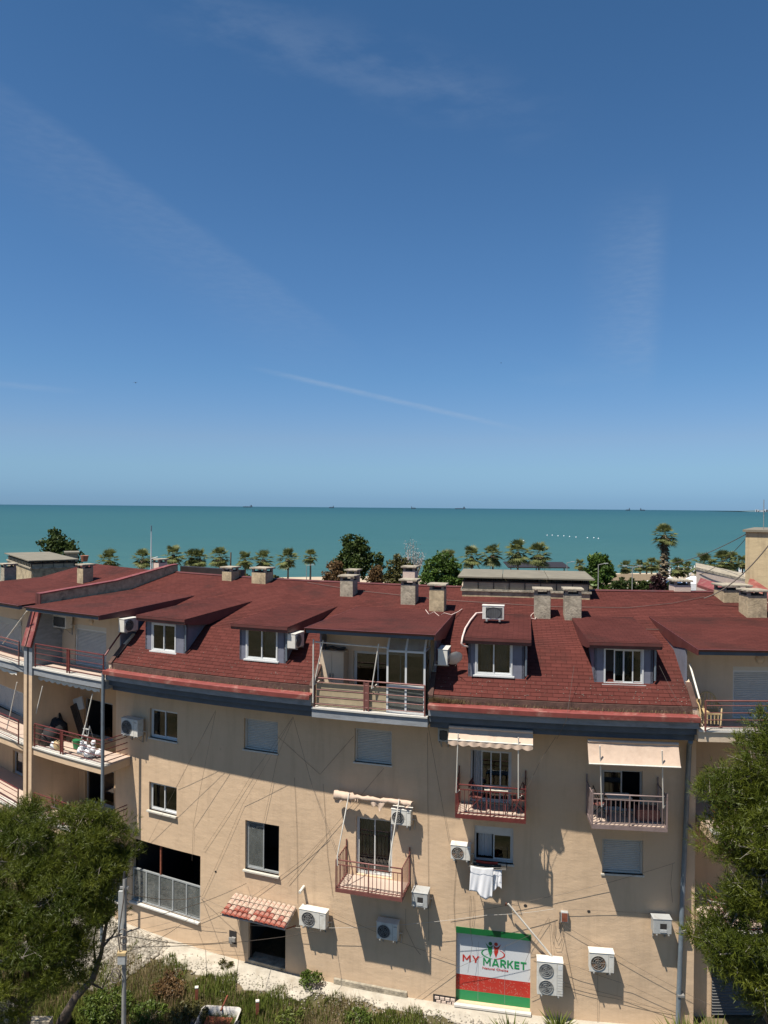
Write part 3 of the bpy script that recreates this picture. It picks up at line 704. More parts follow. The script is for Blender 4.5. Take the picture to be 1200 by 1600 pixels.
# left neighbouring block
slN0, slN1 = s_beg, s_fire-.2
hn = hole(-40, 34, 962, 1018); hn = (hn[0], hn[1], F3+.02, hn[3])
bay(LEFT, slN0, slN1, [hn], 0, 0, cheeks=(0, 0), roofm='roof')
make_window(LEFT, hn, 0, 'shutter', 'grey_alu', depth=.08, door=True, name='balcony_door', box=.2)
shingled('upper_roof', 'roof', s_beg, s_fire-.08, BR_D, BR_Z, RG_D, RG_Z, LEFT)
g = MB(); g.sprism([(RG_D, RG_Z), (-11.0, 11.8)], s_beg, s_fire-.1, closed=False); part(g, 'rear_roof_slope', M['redbrown'], LEFT)
hn2 = hole(-40, 36, 1068, 1130, -.6); hn2 = (hn2[0], hn2[1], F2L+.02, hn2[3]); hn3 = hole(20, 35, 1175, 1235, -.6); hn3 = (hn3[0], hn3[1], F1-.1, hn3[3])
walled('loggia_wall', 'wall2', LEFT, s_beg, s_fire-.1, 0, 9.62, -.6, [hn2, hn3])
make_window(LEFT, hn2, -.6, 'shutter', 'grey_alu', door=True, name='balcony_door'); make_window(LEFT, hn3, -.6, door=True, leaves=1, name='balcony_door', frame='grey_alu')
g = MB(); g.sprism([(-10.8, 11.8), (-10.8, 0)], s_beg, s_fire-.1, closed=False); part(g, 'rear_wall', M['wall'], LEFT)
g = MB(); g.add([P(s_beg, d, z) for d, z in prof], [tuple(range(7))]); part(g, 'end_wall', M['wall'], LEFT)

# firewall between the two blocks
def fire(parent, s0, s1, m):
    g = MB(); g.sprism([(-.9, 0), (1.30, 0), (1.30, F3-.35), (-.9, F3-.35)], s0, s1); part(g, 'firewall', M['wall'], parent)
    g = MB(); g.sprism([(-.9, F3-.35), (1.30, F3-.35), (1.30, 10.35), (.86, 11.85), (-.6, 11.5), (-.9, 11.0)], s0, s1); part(g, 'firewall', M['fascia'], parent)
    g = MB(); g.sprism([(1.34, 10.36), (1.40, 10.40), (.95, 11.95), (.88, 11.92)], s0-.03, s1+.03); part(g, 'firewall_capping', M['redmetal'], parent)
fire(MAIN, s_fire+.07, s_fire+.28, 0); fire(LEFT, s_fire-.28, s_fire-.07, 0)
prof_f = [(.86, 11.86), (.86, 12.40), (-.7, 12.52), (-2.7, 12.66), (-5.7, 13.15), (-6.1, 13.18), (-6.1, 12.6), (-2.7, 11.9), (-.6, 11.5)]
g = MB(); g.sprism(prof_f, s_fire-.12, s_fire+.12); part(g, 'roof_parapet', M['concrete_y'])
top = prof_f[1:6]
g = MB(); pr = [(d, z+.005) for d, z in top]+[(d, z+.05) for d, z in top[::-1]]; g.sprism(pr, s_fire-.17, s_fire+.17); part(g, 'parapet_capping', M['redmetal'])
g = MB(); g.sprism([(.865, 11.86), (.90, 11.86), (.90, 12.45), (.865, 12.45)], s_fire-.17, s_fire-.01); part(g, 'parapet_capping', M['redbrown'])
g = MB(); g.sprism([(.865, 11.86), (.90, 11.86), (.90, 12.45), (.865, 12.45)], s_fire+.01, s_fire+.17); part(g, 'parapet_capping', M['redbrown'])
g = MB(); g.sprism([(-6.2, 12.7), (-6.2, 13.12), (-6.5, 13.12), (-6.5, 12.7)], s_fire+.18, s_fire+4.6); part(g, 'dark_ridge_flashing', M['darkmetal'])

# dormers
def dormer(xl, xr, win, opened=None, leaves=2, curtain=None, sidegap=.16):
    df = .45; yb = 1040
    s0 = S(xl, yb, df); s1 = S(xr, yb, df); sc = (s0+s1)/2; w2 = (s1-s0)/2; loc, rz = frame_at(sc, df, 0)
    zb = roofz(df); zt = 11.93
    wl = S(win[0], yb, df)-sc; wr = S(win[1], yb, df)-sc; wz1 = fac((win[0]+win[1])/2, win[2], df)[1]; wz0 = fac((win[0]+win[1])/2, win[3], df)[1]
    g = MB()   # front wall as four pieces round the window, on a shared frame
    g.box(-w2, wl, 0, .12, zb-.3, zt); g.box(wr, w2, 0, .12, zb-.3, zt); g.box(wl, wr, 0, .12, zb-.3, wz0); g.box(wl, wr, 0, .12, wz1, zt)
    o = part(g, 'dormer', M['bluewall'], MAIN, loc=loc, rz=rz)
    for q in (-1, 1):
        x = q*w2; g = MB(); g.prism([(.0, zb-.25), (.0, zt), (3.4, 12.12), (1.05, 11.3)], x-(.0 if q < 0 else .08), x+(.08 if q < 0 else .0)); 
        g2 = sub(g, 'cheek', M['bluewall'], o)
    # roof: shingled slab
    yF, zF, yB, zB = -.28, 11.95, 3.75, 12.165; n = 27; g = MB(); uv = []; xo = w2+.2; u0 = rng.random()*20
    L = math.hypot(yB-yF, zB-zF)
    for i in range(n):
        for (t, off) in ((i/n, .0), (i/n, .012), ((i+1)/n, .001)):
            for x in (-xo, 0, xo): g.v.append((x, yF+(yB-yF)*t, zF+(zB-zF)*t+.05+off)); uv.append((u0+x, t*L))
        b = i*9
        for r in range(2):
            for j in range(2): g.f.append([b+r*3+j, b+r*3+j+1, b+(r+1)*3+j+1, b+(r+1)*3+j]); g.m.append(0); g.sm.append(False)
    sub(g, 'dormer_roof', M['roof_old'], o, uv=uv)
    g = MB(); g.prism([(yF, zF-.04), (yF, zF+.048), (yB, zB+.048), (yB, zB-.04)], -xo+.005, xo-.005); g.box(-xo+.01, xo-.01, yF+.04, yF+.12, zF-.14, zF-.04); sub(g, 'roof_board', M['redbrown'], o)
    for q in (-1, 1): g = MB(); g.prism([(yF+.02, zF-.10), (yF+.02, zF+.04), (yB-.1, zB+.04), (yB-.1, zB-.1), (1.05, 11.66), (.1, 11.76)], q*(xo-.01)-.012, q*(xo-.01)+.012); sub(g, 'verge_board', M['redbrown'], o)
    g = MB(); g.box(-w2-.02, w2+.02, -.05, .02, zt-.14, zt-.01); sub(g, 'eave_board', M['cornice'], o)
    # window: frame, sashes and panes
    f = MB(); fw = .05; f.box(wl, wl+fw, -.02, .06, wz0, wz1); f.box(wr-fw, wr, -.02, .06, wz0, wz1); f.box(wl+fw, wr-fw, -.02, .06, wz1-fw, wz1); f.box(wl+fw, wr-fw, -.02, .06, wz0, wz0+fw)
    f.box(wl-.06, wr+.06, -.07, .0, wz0-.05, wz0-.002); sub(f, 'window_frame', M['white'], o)
    lw = (wr-wl-2*fw)/leaves
    for i in range(leaves):
        if opened and i in opened: continue
        xa = wl+fw+i*lw-(.015 if i else 0); xb = wl+fw+(i+1)*lw+(.015 if i < leaves-1 else 0); yy = .0+(.03 if i % 2 else 0)
        sf = MB(); st = .035; sf.box(xa, xa+st, yy, yy+.025, wz0+fw, wz1-fw); sf.box(xb-st, xb, yy, yy+.025, wz0+fw, wz1-fw); sf.box(xa+st, xb-st, yy, yy+.025, wz0+fw, wz0+fw+st); sf.box(xa+st, xb-st, yy, yy+.025, wz1-fw-st, wz1-fw)
        sub(sf, 'sash', M['white'], o); sub(MB().box(xa+st, xb-st, yy+.010, yy+.013, wz0+fw+st, wz1-fw-st), 'pane', M['glass'], o)
    if curtain:
        cs = MB()
        for ca, cb in curtain:
            n = 20; vs = []
            for i in range(n+1):
                x = wl+fw+(wr-wl-2*fw)*(ca+(cb-ca)*i/n); vs += [(x, .22+.02*math.sin(i*2.0), wz0), (x, .22+.02*math.sin(i*2.0), wz1)]
            cs.add(vs, [(2*i, 2*i+2, 2*i+3, 2*i+1) for i in range(n)], 0, True)
        sub(cs, 'curtain', M['curtain'], o)
    r = MB(); r.quad((-w2+.1, .34, zb), (w2-.1, .34, zb), (w2-.1, .34, zt), (-w2+.1, .34, zt))  # single dark sheet close behind the panes stands in for the dim room
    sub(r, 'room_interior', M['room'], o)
    g = MB(); g.tube([(w2+.04, -.06, zt-.1), (w2+.05, -.05, zt-.25), (w2+.05, -.03, zb+.1)], .035, 7); sub(g, 'downpipe', M['pipe'], o)
    return o, sc, w2
D1 = dormer(227, 290, (237, 275, 974, 1018)); D2 = dormer(374, 447, (384, 434, 982, 1031), curtain=[(.5, .95)]); D3 = dormer(731, 820, (742, 801, 1003, 1055), curtain=[(.1, .4), (.55, .9)])
D4 = dormer(928, 1021, (943, 1006, 1013, 1069), leaves=4, opened=[0], curtain=[(.3, .7)])

# balcony slabs and railings
def slab(parent, s0, s1, z, d, th=.32, edge='fascia', di=0.0):
    g = MB(); g.sprism([(di, z-th), (d-.02, z-th), (d-.02, z-.045), (di, z-.045)], s0, s1); o = part(g, 'balcony_slab', M[edge], parent)
    g = MB(); g.sprism([(di, z-.043), (d-.3, z-.043), (d-.3, z), (di, z)], s0+.01, s1-.01); childof(parent, g.build('floor_tiles', M['tilefloor'])) 
    g = MB(); g.sprism([(d-.30, z-.044), (d+.03, z-.044), (d+.03, z+.01), (d-.30, z+.01)], s0, s1); part(g, 'marble_edge', M['slabedge'], parent)
    return o
def hrail(parent, s0, s1, z, d, m, n=5, hh=.92, mids=(.5,), ends=(0, 0), name='railing'):
    sc = (s0+s1)/2; loc, rz = frame_at(sc, d, z); w2 = (s1-s0)/2; mt = M[m]
    g = MB(); g.tube([(-w2, 0, hh), (w2, 0, hh)], .026, 8); o = part(g, name, mt, parent, loc=loc, rz=rz)
    for i in range(n-1):
        zz = .12+(hh-.26)*i/(n-2); sub(MB().tube([(-w2, 0, zz), (w2, 0, zz)], .014, 6), 'rail', mt, o)
    for x in (-w2, w2): sub(MB().box(x-.02, x+.02, -.02, .02, 0, hh), 'post', mt, o)
    for mm in mids:
        x = -w2+2*w2*mm; sub(MB().box(x-.09, x-.05, -.02, .02, .02, hh).box(x+.05, x+.09, -.02, .02, .02, hh).box(x-.05, x+.05, -.008, .008, .08, hh-.04), 'post', mt, o)
    for e, x in zip(ends, (-w2, w2)):
        if e:
            for i in range(n):
                zz = .12+(hh-.26)*i/(n-2) if i < n-1 else hh; sub(MB().tube([(x, 0, zz), (x, e, zz)], .018, 6), 'side_rail', mt, o)
    return o
slab(MAIN, s_fire+.28, s_b1, F3, 1.25); slab(MAIN, s_b2, s_b3, F3, 1.25); slab(MAIN, s_b4, s_end, F3, 1.25, edge='cream', th=.34)
hrail(MAIN, s_fire+.36, s_b1-.06, F3, 1.2, 'railred'); hrail(MAIN, s_b2+.04, s_b3-.04, F3, 1.2, 'railpink', mids=(.48,), hh=.95)
hrail(MAIN, s_b4+.06, s_end-.1, F3, 1.2, 'railpink', mids=(.75,), hh=.88)
# frosted backing sheet behind the centre balcony rails
sc = (s_b2+s_b3)/2; loc, rz = frame_at(sc, 1.1, F3); w = (s_b3-s_b2)/2-.06
part(MB().box(-w, w, 0, .006, .04, .8), 'frosted_screen', M['frosted'], MAIN, loc=loc, rz=rz)
slab(MAIN, s_fire+.28, S(164, 1190, 1.2), F2L, 1.25, edge='wall'); s2e = S(164, 1190, 1.2)
hrail(MAIN, s_fire+.34, s2e-.05, F2L, 1.2, 'railred', mids=(.42,), ends=(0, 1.15))
slab(MAIN, s_fire+.28, S(164, 1190, 1.2), F1-.1, 1.25, edge='wall'); hrail(MAIN, s_fire+.34, s2e-.05, F1-.1, 1.2, 'railred', mids=(.42,), ends=(0, 1.15))
g = MB(); g.sprism([(-.8, 9.2), (1.0, 9.2), (1.0, 9.28), (-.8, 9.28)], s_fire+.28, s_b1); part(g, 'loggia_ceiling', M['wall2'])
for z_, e in ((F3, 'fascia'), (F2L, 'wall'), (F1-.1, 'wall')):
    slab(LEFT, s_beg, s_fire-.28, z_, 1.25, edge=e, di=-.6)
    hrail(LEFT, s_beg+.1, s_fire-.34, z_, 1.2, 'railred' if z_ < 9 else 'railpink', mids=(.3,))
for z_ in (F2, F1-.1):
    g = MB(); slab(MAIN, s_R+.05, s_end, z_, 1.25, edge='wall', di=-1.0); hrail(MAIN, s_R+.3, s_end-.1, z_, 1.2, 'railred', mids=(.6,), ends=(1.1, 0))
# steep handrails up the mansard sides
for s, m in ((s_b4+.03, 'offwhite'), (s_b1-.1, 'railred')):
    g = MB(); g.tube([P(s, 1.2, F3+.9), P(s, .35, F3+1.75)], .03, 8); part(g, 'sloping_handrail', M[m])

def small_balcony(xl, xr, ybot, m, zf, d=1.05, nbar=15, mid=True, px_c=None):
    s0 = S(xl, ybot, d); s1 = S(xr, ybot, d); sc = (s0+s1)/2; w2 = (s1-s0)/2; loc, rz = frame_at(sc, 0, zf); mt = M[m]
    g = MB(); g.box(-w2, w2, -d, 0, -.07, -.012); o = part(g, 'balcony', M['tilefloor'], MAIN, loc=loc, rz=rz)
    sub(MB().box(-w2-.02, w2+.02, -d-.02, -d+.03, -.10, .02).box(-w2-.02, -w2+.03, -d+.03, 0, -.10, .02).box(w2-.03, w2+.02, -d+.03, 0, -.10, .02), 'edge_frame', mt, o)
    hh = .93
    sub(MB().tube([(-w2, 0, hh), (-w2, -d, hh), (w2, -d, hh), (w2, 0, hh)], .024, 8), 'handrail', mt, o)
    sub(MB().box(-w2, w2, -d-.012, -d+.012, hh-.16, hh-.135), 'upper_rail', mt, o); sub(MB().box(-w2, w2, -d-.012, -d+.012, .07, .095), 'lower_rail', mt, o)
    for x in (-w2, w2):
        sub(MB().box(x-.02, x+.02, -d-.02, -d+.02, 0, hh+(.12 if xl > 900 else .0)), 'post', mt, o); sub(MB().box(x-.018, x+.018, -.04, -.002, 0, hh+.22), 'post', mt, o)
        for i in range(6):
            y = -d+(i+1)*d/7; sub(MB().box(x-.009, x+.009, y-.009, y+.009, .02, hh), 'bar', mt, o)
    for i in range(1, nbar+1):
        x = -w2+2*w2*i/(nbar+1); wide = .009
        if i == (nbar+1)//2: sub(MB().box(x-.018, x+.018, -d-.02, -d+.02, 0, hh), 'post', mt, o)
        else: sub(MB().box(x-wide, x+wide, -d-wide, -d+wide, .095, hh-.16), 'bar', mt, o)
    return o, sc, w2
B1 = small_balcony(524, 629, 1391, 'railpink', F1, nbar=15); B2 = small_balcony(711, 822, 1278, 'railred', F2, nbar=15); B3 = small_balcony(924, 1043, 1294, 'railgrey', F2, nbar=15)
for o in (B1[0], B2[0], B3[0]): pass
B1[0]['label'] = 'faded pink barred balcony'; B2[0]['label'] = 'dark red barred balcony with a folding table'; B3[0]['label'] = 'greyish barred balcony under the beige awning'

# chimneys
def chimney(px, w_px, ybase, ytop, m, parent=MAIN, d=None, cap=.10, deep=None, slot=True, label=None):
    if d is None: s, d = on_roof(px, ybase)
    else: s = S(px, ybase, d)
    zb = roofz(d)-.05
    loc, rz = frame_at(s, d, zb); dist = loc.y
    w = w_px*dist/F/math.cos(0)*.98; zt = fac(px, ytop, d)[1]-zb; w2 = w/2; dp = (deep or w*.95)/2
    if rz < -.35: w2 *= .84; dp *= .84
    g = MB(); body = zt-cap-.13
    g.box(-w2, w2, -dp, dp, -.3, body); o = part(g, 'chimney', M[m], parent, loc=loc, rz=rz, bevel=.015)
    if label: o['label'] = label
    for x in (-w2+.06, w2-.06):
        for y in (-dp+.06, dp-.06): sub(MB().box(x-.05, x+.05, y-.05, y+.05, body+.001, zt-cap), 'cap_support', M['concrete'], o)
    sub(MB().box(-w2+.02, w2-.02, -dp+.02, dp-.02, body, body+.03), 'flue', M['dark'], o)
    sub(MB().box(-w2-.07, w2+.07, -dp-.07, dp+.07, zt-cap+.002, zt-cap+.07), 'cap', M['concrete'], o, bevel=.01)
    return o
chimney(13, 23, 913, 879, 'concrete', LEFT); chimney(133, 22, 909, 880, 'concrete_y')
chimney(250, 20, 890, 872, 'concrete_l', d=-8.0); chimney(360, 23, 905, 884, 'concrete_y'); chimney(410, 32, 909, 885, 'concrete_y', deep=.7)
chimney(545, 22, 929, 897, 'concrete'); chimney(552, 20, 915, 888, 'concrete', d=-7.0)
chimney(640, 24, 941, 903, 'concrete'); chimney(641, 20, 912, 883, 'concrete_l', d=-6.6)
chimney(684, 24, 955, 910, 'concrete_y'); chimney(847, 25, 963, 917, 'concrete'); chimney(894, 26, 965, 917, 'concrete')
chimney(1062, 26, 932, 904, 'concrete_l', d=-6.2); chimney(1143, 42, 936, 911, 'concrete_y', deep=.8); chimney(1176, 31, 961, 919, 'concrete_y')

# roof lantern
def lantern(parent, s0, s1, d0, d1, zb, ztop, tilt=.0, npan=8):
    o = empty('roof_lantern', P((s0+s1)/2, (d0+d1)/2, zb)); childof(parent, o)
    rz = ((s0+s1)/2)/RR; o.rotation_euler = (0, 0, rz); w2 = (s1-s0)/2*(RR+(d0+d1)/2)/RR; l2 = abs(d0-d1)/2; hz = ztop-zb
    def pc(mb, n, m, **k): q = mb.build(n, M[m], o, **k); return q
    pc(MB().box(-w2, w2, -l2, l2, -.8, .22), 'curb', 'concrete_y', bevel=.01); pc(MB().box(-w2-.05, w2+.05, -l2-.06, l2+.05, .222, .30), 'curb_ledge', 'concrete')
    t = hz
    for i in range(npan):
        xa = -w2+.04+(2*w2-.08)*i/npan; xb = xa+(2*w2-.08)/npan-.03
        pc(MB().box(xa, xb, -l2+.03, -l2+.045, .30, t-.17), 'pane', 'frosted'); pc(MB().box(xa, xb, l2-.045, l2-.03, .30, t-.17), 'pane', 'frosted')
        pc(MB().box(xb, xb+.03, -l2, -l2+.05, .30, t-.002), 'post', 'darkmetal'); pc(MB().box(xb, xb+.03, l2-.05, l2, .30, t-.002), 'post', 'darkmetal')
    ns = 4
    for i in range(ns):
        for q in (-1, 1):
            ya = -l2+.06+(2*l2-.12)*i/ns; yb = ya+(2*l2-.12)/ns-.03; x = q*(w2-.04)
            pc(MB().box(x-.007, x+.007, ya, yb, .30, t-.17), 'pane', 'frosted'); pc(MB().box(x-.025, x+.025, yb, yb+.03, .30, t-.002), 'post', 'darkmetal')
    for z in (t-.17,): pc(MB().box(-w2, w2, -l2-.01, -l2+.06, z, z+.04).box(-w2, w2, l2-.06, l2+.01, z, z+.04).box(-w2, -w2+.06, -l2+.06, l2-.06, z, z+.04).box(w2-.06, w2, -l2+.06, l2-.06, z, z+.04), 'frame_rail', 'darkmetal')
    nr = max(2, int(2*w2/2.2)+1); ov = .16
    for i in range(nr):
        xa = -w2-ov+(2*w2+2*ov)*i/nr; xb = xa+(2*w2+2*ov)/nr-.02
        g = MB(); g.box(xa, xb, -l2-ov, l2+ov, t, t+.05); pc(g, 'roof_sheet', 'polycarb')
    return o
a0 = S(718, 930, -5.0); a1 = S(926, 935, -5.0)
lantern(MAIN, a0, a1, -5.0, -8.3, 12.6, 13.34)
b1, dL = on_roof(55, 893); lantern(LEFT, b1-8.5, b1, dL, dL-2.3, roofz(dL)-.1, fac(55, 877, dL)[1], npan=16)
# block behind the left lantern, plus water tank housing
s = S(104, 872, -7.8); loc, rz = frame_at(s, -7.8, 12.0); hh_ = fac(104, 862, -7.8)[1]-12.0; g = MB(); g.box(-.8, .6, -.4, .4, 0, hh_-.1); o = part(g, 'roof_housing', M['concrete'], LEFT, loc=loc, rz=rz); sub(MB().box(-.95, .75, -.5, .5, hh_-.098, hh_), 'housing_roof', M['polycarb'], o)

# drainpipes
g = MB(); pts = [P(S(1080, 1160, .9), .85, 9.15), P(S(1076, 1180, .1), .14, 8.8), P(S(1066, 1400, .1), .12, fac(1066, 1400)[1]), P(S(1060, 1560, .1), .12, .9), P(S(1059, 1590, .1), .12, .05)]
g.tube(pts, .075, 10); o = part(g, 'drainpipe', M['pipe'])
for py in (1290, 1450, 1550):
    xx = 1080-(py-1160)*.049; s, z = fac(xx, py); g = MB(); g.box(-.10, .10, -.22, 0, -.03, .03); l, r = frame_at(s, 0.0, z); part(g, 'pipe_clamp', M['pole'], MAIN, loc=l, rz=r)
s = S(162, 1100, 1.3); g = MB(); g.tube([P(s, 1.33, F3+.3), P(s, 1.33, .1)], .06, 10); part(g, 'drainpipe', M['pipe'])
# bits on the loggia wall: lamps
def lamp(px, py, d, parent):
    s, z = fac(px, py, d); loc, rz = frame_at(s, d, z); g = MB()
    vs = []; n = 14
    for j, (y, r) in enumerate(((0, .13), (-.05, .13), (-.09, .09), (-.105, .0))): vs += [(r*math.cos(2*math.pi*k/n), y, r*math.sin(2*math.pi*k/n)) for k in range(n)]
    g.add(vs, [(j*n+k, j*n+(k+1)%n, (j+1)*n+(k+1)%n, (j+1)*n+k) for j in range(3) for k in range(n)], 0, True); return part(g, 'wall_lamp', M['cream'], parent, loc=loc, rz=rz)
lamp(143, 971, .0, MAIN); lamp(1187, 1030, .0, MAIN)

# ---------------------------------------------------------------- market sign in its opening
a, b, z0, z1 = H['sign']; loc, rz = frame_at((a+b)/2, 0, z0); w = b-a; w2 = w/2; hh = z1-z0
SG = empty('market_sign', loc, rz); tag(SG, 'large white, red and green MY MARKET panel filling a shop opening at ground level', 'shop sign')
y = .17
def sp(mb, n, m, **k): return mb.build(n, M[m], SG, **k)
zt = hh
sp(MB().box(-w2+.002, w2-.002, y, y+.03, hh*.34, hh*.90), 'white_panel', 'signwhite')
sp(MB().box(-w2+.002, w2-.002, y, y+.03, hh*.135, hh*.34-.001), 'red_panel', 'signred'); sp(MB().box(-w2+.002, w2-.002, y, y+.03, 0.0, hh*.135-.001), 'green_panel', 'signgreen')
sp(MB().box(-w2, w2, -.015, y+.03, hh*.93, hh+.02), 'header_strip', 'signdgreen')
sp(MB().box(-w2-.03, w2+.03, -.12, y, -.075, -.005), 'sill', 'slabedge', bevel=.006)
sp(MB().box(-w2+.002, w2-.002, y+.002, y+.03, hh*.90, hh*.93), 'white_panel', 'signwhite')
for fx in (-.20, .16): sp(MB().box(w*fx-.004, w*fx+.004, y-.003, y, .05, hh*.80), 'panel_joint', 'pole')
g = MB(); r = random.Random(5)
for i in range(150):
    cx = r.uniform(-w2+.05, w2-.05); cz = r.uniform(hh*.145, hh*.33); an = r.uniform(0, 3.1); l_ = r.uniform(.012, .034); t_ = .0055
    ca, sa = math.cos(an), math.sin(an)
    g.add([(cx+ca*l_-sa*t_, y-.003, cz+sa*l_+ca*t_), (cx-ca*l_-sa*t_, y-.003, cz-sa*l_+ca*t_), (cx-ca*l_+sa*t_, y-.003, cz-sa*l_-ca*t_), (cx+ca*l_+sa*t_, y-.003, cz+sa*l_-ca*t_)], [(0, 1, 2, 3)])
sp(g, 'printed_pattern', 'signpink')
def text(body, size, x, z, m, off=0.0, name='lettering', sx=1.0, parent=SG, yy=None):
    cu = bpy.data.curves.new(name, 'FONT'); cu.body = body; cu.size = size; cu.extrude = .002; cu.offset = off; cu.align_x = 'LEFT'
    ob = bpy.data.objects.new(name, cu); COL.objects.link(ob); dg = bpy.context.evaluated_depsgraph_get(); me = bpy.data.meshes.new_from_object(ob.evaluated_get(dg)); bpy.data.objects.remove(ob)
    me.materials.clear(); me.materials.append(M[m]); o = bpy.data.objects.new(name, me); COL.objects.link(o); o.parent = parent
    xs_ = [v.co.x for v in me.vertices]; 
    o.location = (x, (y-.006) if yy is None else yy, z); o.rotation_euler = (math.pi/2, 0, 0); o.scale = (sx, 1, 1); return o, (max(xs_)-min(xs_))
def fit(body, x0, x1, z, capH, m, off):
    o, wd = text(body, capH/.72, x0, z, m, off); o.scale = ((x1-x0)/wd, 1, 1); return o

def stroke_word(word, x0, x1, zb, H_, m):
    """bold geometric capitals built from bars; unit box 1 wide 1 high each"""
    st = .24
    W_ = {'M': 1.15, 'Y': 1.0, 'A': 1.08, 'R': .85, 'K': .9, 'E': .74, 'T': .86}
    tot_ = sum(W_[c] for c in word)+.16*(len(word)-1); sx_ = (x1-x0)/tot_; x = x0
    for c in word:
        w_ = W_[c]; g = MB(); k = st
        def bar(x_a, z_a, x_b, z_b, hw=k/2, horiz=True):
            if horiz: q = [(x_a-hw, z_a), (x_a+hw, z_a), (x_b+hw, z_b), (x_b-hw, z_b)]
            else: q = [(x_a, z_a-hw), (x_b, z_b-hw), (x_b, z_b+hw), (x_a, z_a+hw)]
            yy = y-.006-.0003*len(g.f); g.add([(x+px_*sx_, yy, zb+pz_*H_) for px_, pz_ in q]+[(x+px_*sx_, y-.001, zb+pz_*H_) for px_, pz_ in q], [(0, 1, 2, 3), (0, 4, 5, 1), (1, 5, 6, 2), (2, 6, 7, 3), (3, 7, 4, 0)])
        if c == 'M': bar(k/2, 0, k/2, 1, k*.42); bar(w_-k/2, 0, w_-k/2, 1, k*.42); bar(k*.5, 1, w_/2, .30, k*.42); bar(w_-k*.5, 1, w_/2, .30, k*.42)
        elif c == 'Y': bar(w_/2, 0, w_/2, .45); bar(k/2, 1, w_/2, .38); bar(w_-k/2, 1, w_/2, .38)
        elif c == 'A': bar(k/2, 0, w_/2-.02, 1); bar(w_-k/2, 0, w_/2+.02, 1); bar(w_*.25, .27, w_*.75, .27, .085, False)
        elif c == 'T': bar(w_/2, 0, w_/2, .9); bar(0, .89, w_, .89, .11, False)
        elif c == 'E': bar(k/2, 0, k/2, 1); bar(k*.9, .11, w_, .11, .11, False); bar(k*.9, .89, w_, .89, .11, False); bar(k*.9, .5, w_*.92, .5, .10, False)
        elif c == 'K': bar(k/2, 0, k/2, 1); bar(k*1.1, .42, w_-k*.45, 1); bar(w_*.5, .55, w_-k*.4, 0)
        elif c == 'R': bar(k/2, 0, k/2, 1); bar(k*.9, .89, w_*.68, .89, .11, False); bar(k*.9, .42, w_*.68, .42, .11, False); bar(w_-k*.55, .48, w_-k*.55, .83); bar(w_*.60, .78, w_-k*.75, .93, .06); bar(w_*.5, .40, w_-k*.45, 0)
        sp(g, 'letter', m); x += (w_+.16)*sx_
stroke_word('MY', -w2+w*.085, -w2+w*.315, hh*.515, .22, 'signred'); stroke_word('MARKET', -w2+w*.365, -w2+w*.945, hh*.495, .25, 'signgreen'); fit('Natural Choice', -w2+w*.355, -w2+w*.70, hh*.445, .075, 'signred', .001)
# emblem: two raised-arm figures inside a ring
ex, ez = -w2+w*.50, hh*.70
def flat(pts, m, dy=0.0):
    g = MB(); k = len(pts); g.add([(ex+px_, y-.004-dy, ez+pz_) for px_, pz_ in pts]+[(ex+px_, y-.001, ez+pz_) for px_, pz_ in pts], [tuple(range(k))]+[(i, (i+1)%k, k+(i+1)%k, k+i) for i in range(k)]); return sp(g, 'emblem', m)
for q, m in ((-1, 'signgreen'), (1, 'signred')):
    flat([(q*.09+.06*math.cos(t*.524), .22+.06*math.sin(t*.524)) for t in range(12)], m if q > 0 else 'signdgreen')
    flat([(q*.25, .24), (q*.15, .14), (q*.10, .12), (q*.0, .18), (q*.035, .08), (q*.03, -.06), (q*.09, -.22), (q*.16, -.02), (q*.17, .07)], m)
    outer = []; inner = []
    for i in range(15):
        t = math.pi*.68+math.pi*.80*i/14; c, s_ = math.cos(t), math.sin(t); c *= -q
        th = .015+.03*math.sin(math.pi*i/14)
        outer.append((c*.38, s_*.17-.1)); inner.append((c*(.38-th), s_*(.17-th)-.1))
    flat(outer+inner[::-1], m)

# ---------------------------------------------------------------- clay tile canopy over the doorway
p0 = S(366, 1410, .05); p1 = S(463, 1420, .05); sc = (p0+p1)/2; w = p1-p0; zb_ = fac(415, 1409, .05)[1]; zf_ = fac(404, 1442, .85)[1]
loc, rz = frame_at(sc, 0, 0); CN = empty('tiled_canopy', (loc.x, loc.y, zf_), rz); tag(CN, 'small red clay tile canopy over the open ground-floor doorway', 'canopy')
depth = .85; ang = math.atan2(zb_-zf_, depth); L = math.hypot(zb_-zf_, depth)
ncol, nrow = 13, 4; tw = w/ncol; tl = L/nrow
def tile_mesh(name, m, r):
    g = MB(); n = 6; vs = []
    for yy, rr, zo in ((0, r*1.04, .028), (tl*1.22, r*.9, 0)):
        for k in range(n+1): t = math.pi*k/n; vs.append((rr*math.cos(t), yy, zo+rr*.75*math.sin(t)))
    for yy, rr, zo in ((0, r*1.04, .028), (tl*1.22, r*.9, 0)):
        for k in range(n+1): t = math.pi*k/n; vs.append((rr*.84*math.cos(t), yy, zo+rr*.75*.84*math.sin(t)))
    fs = [(k, k+1, n+2+k, n+1+k) for k in range(n)]+[(2*n+2+k, 2*n+3+k, 3*n+4+k, 3*n+3+k) for k in range(n)]+[(k, k+1, 2*n+3+k, 2*n+2+k) for k in range(n)]
    g.add(vs, fs, 0, False); me = g.build(name, M[m]); return me
tA = tile_mesh('clay_tile', 'clay', tw*.5); tB = tile_mesh('clay_tile', 'claylime', tw*.5); r = random.Random(11)
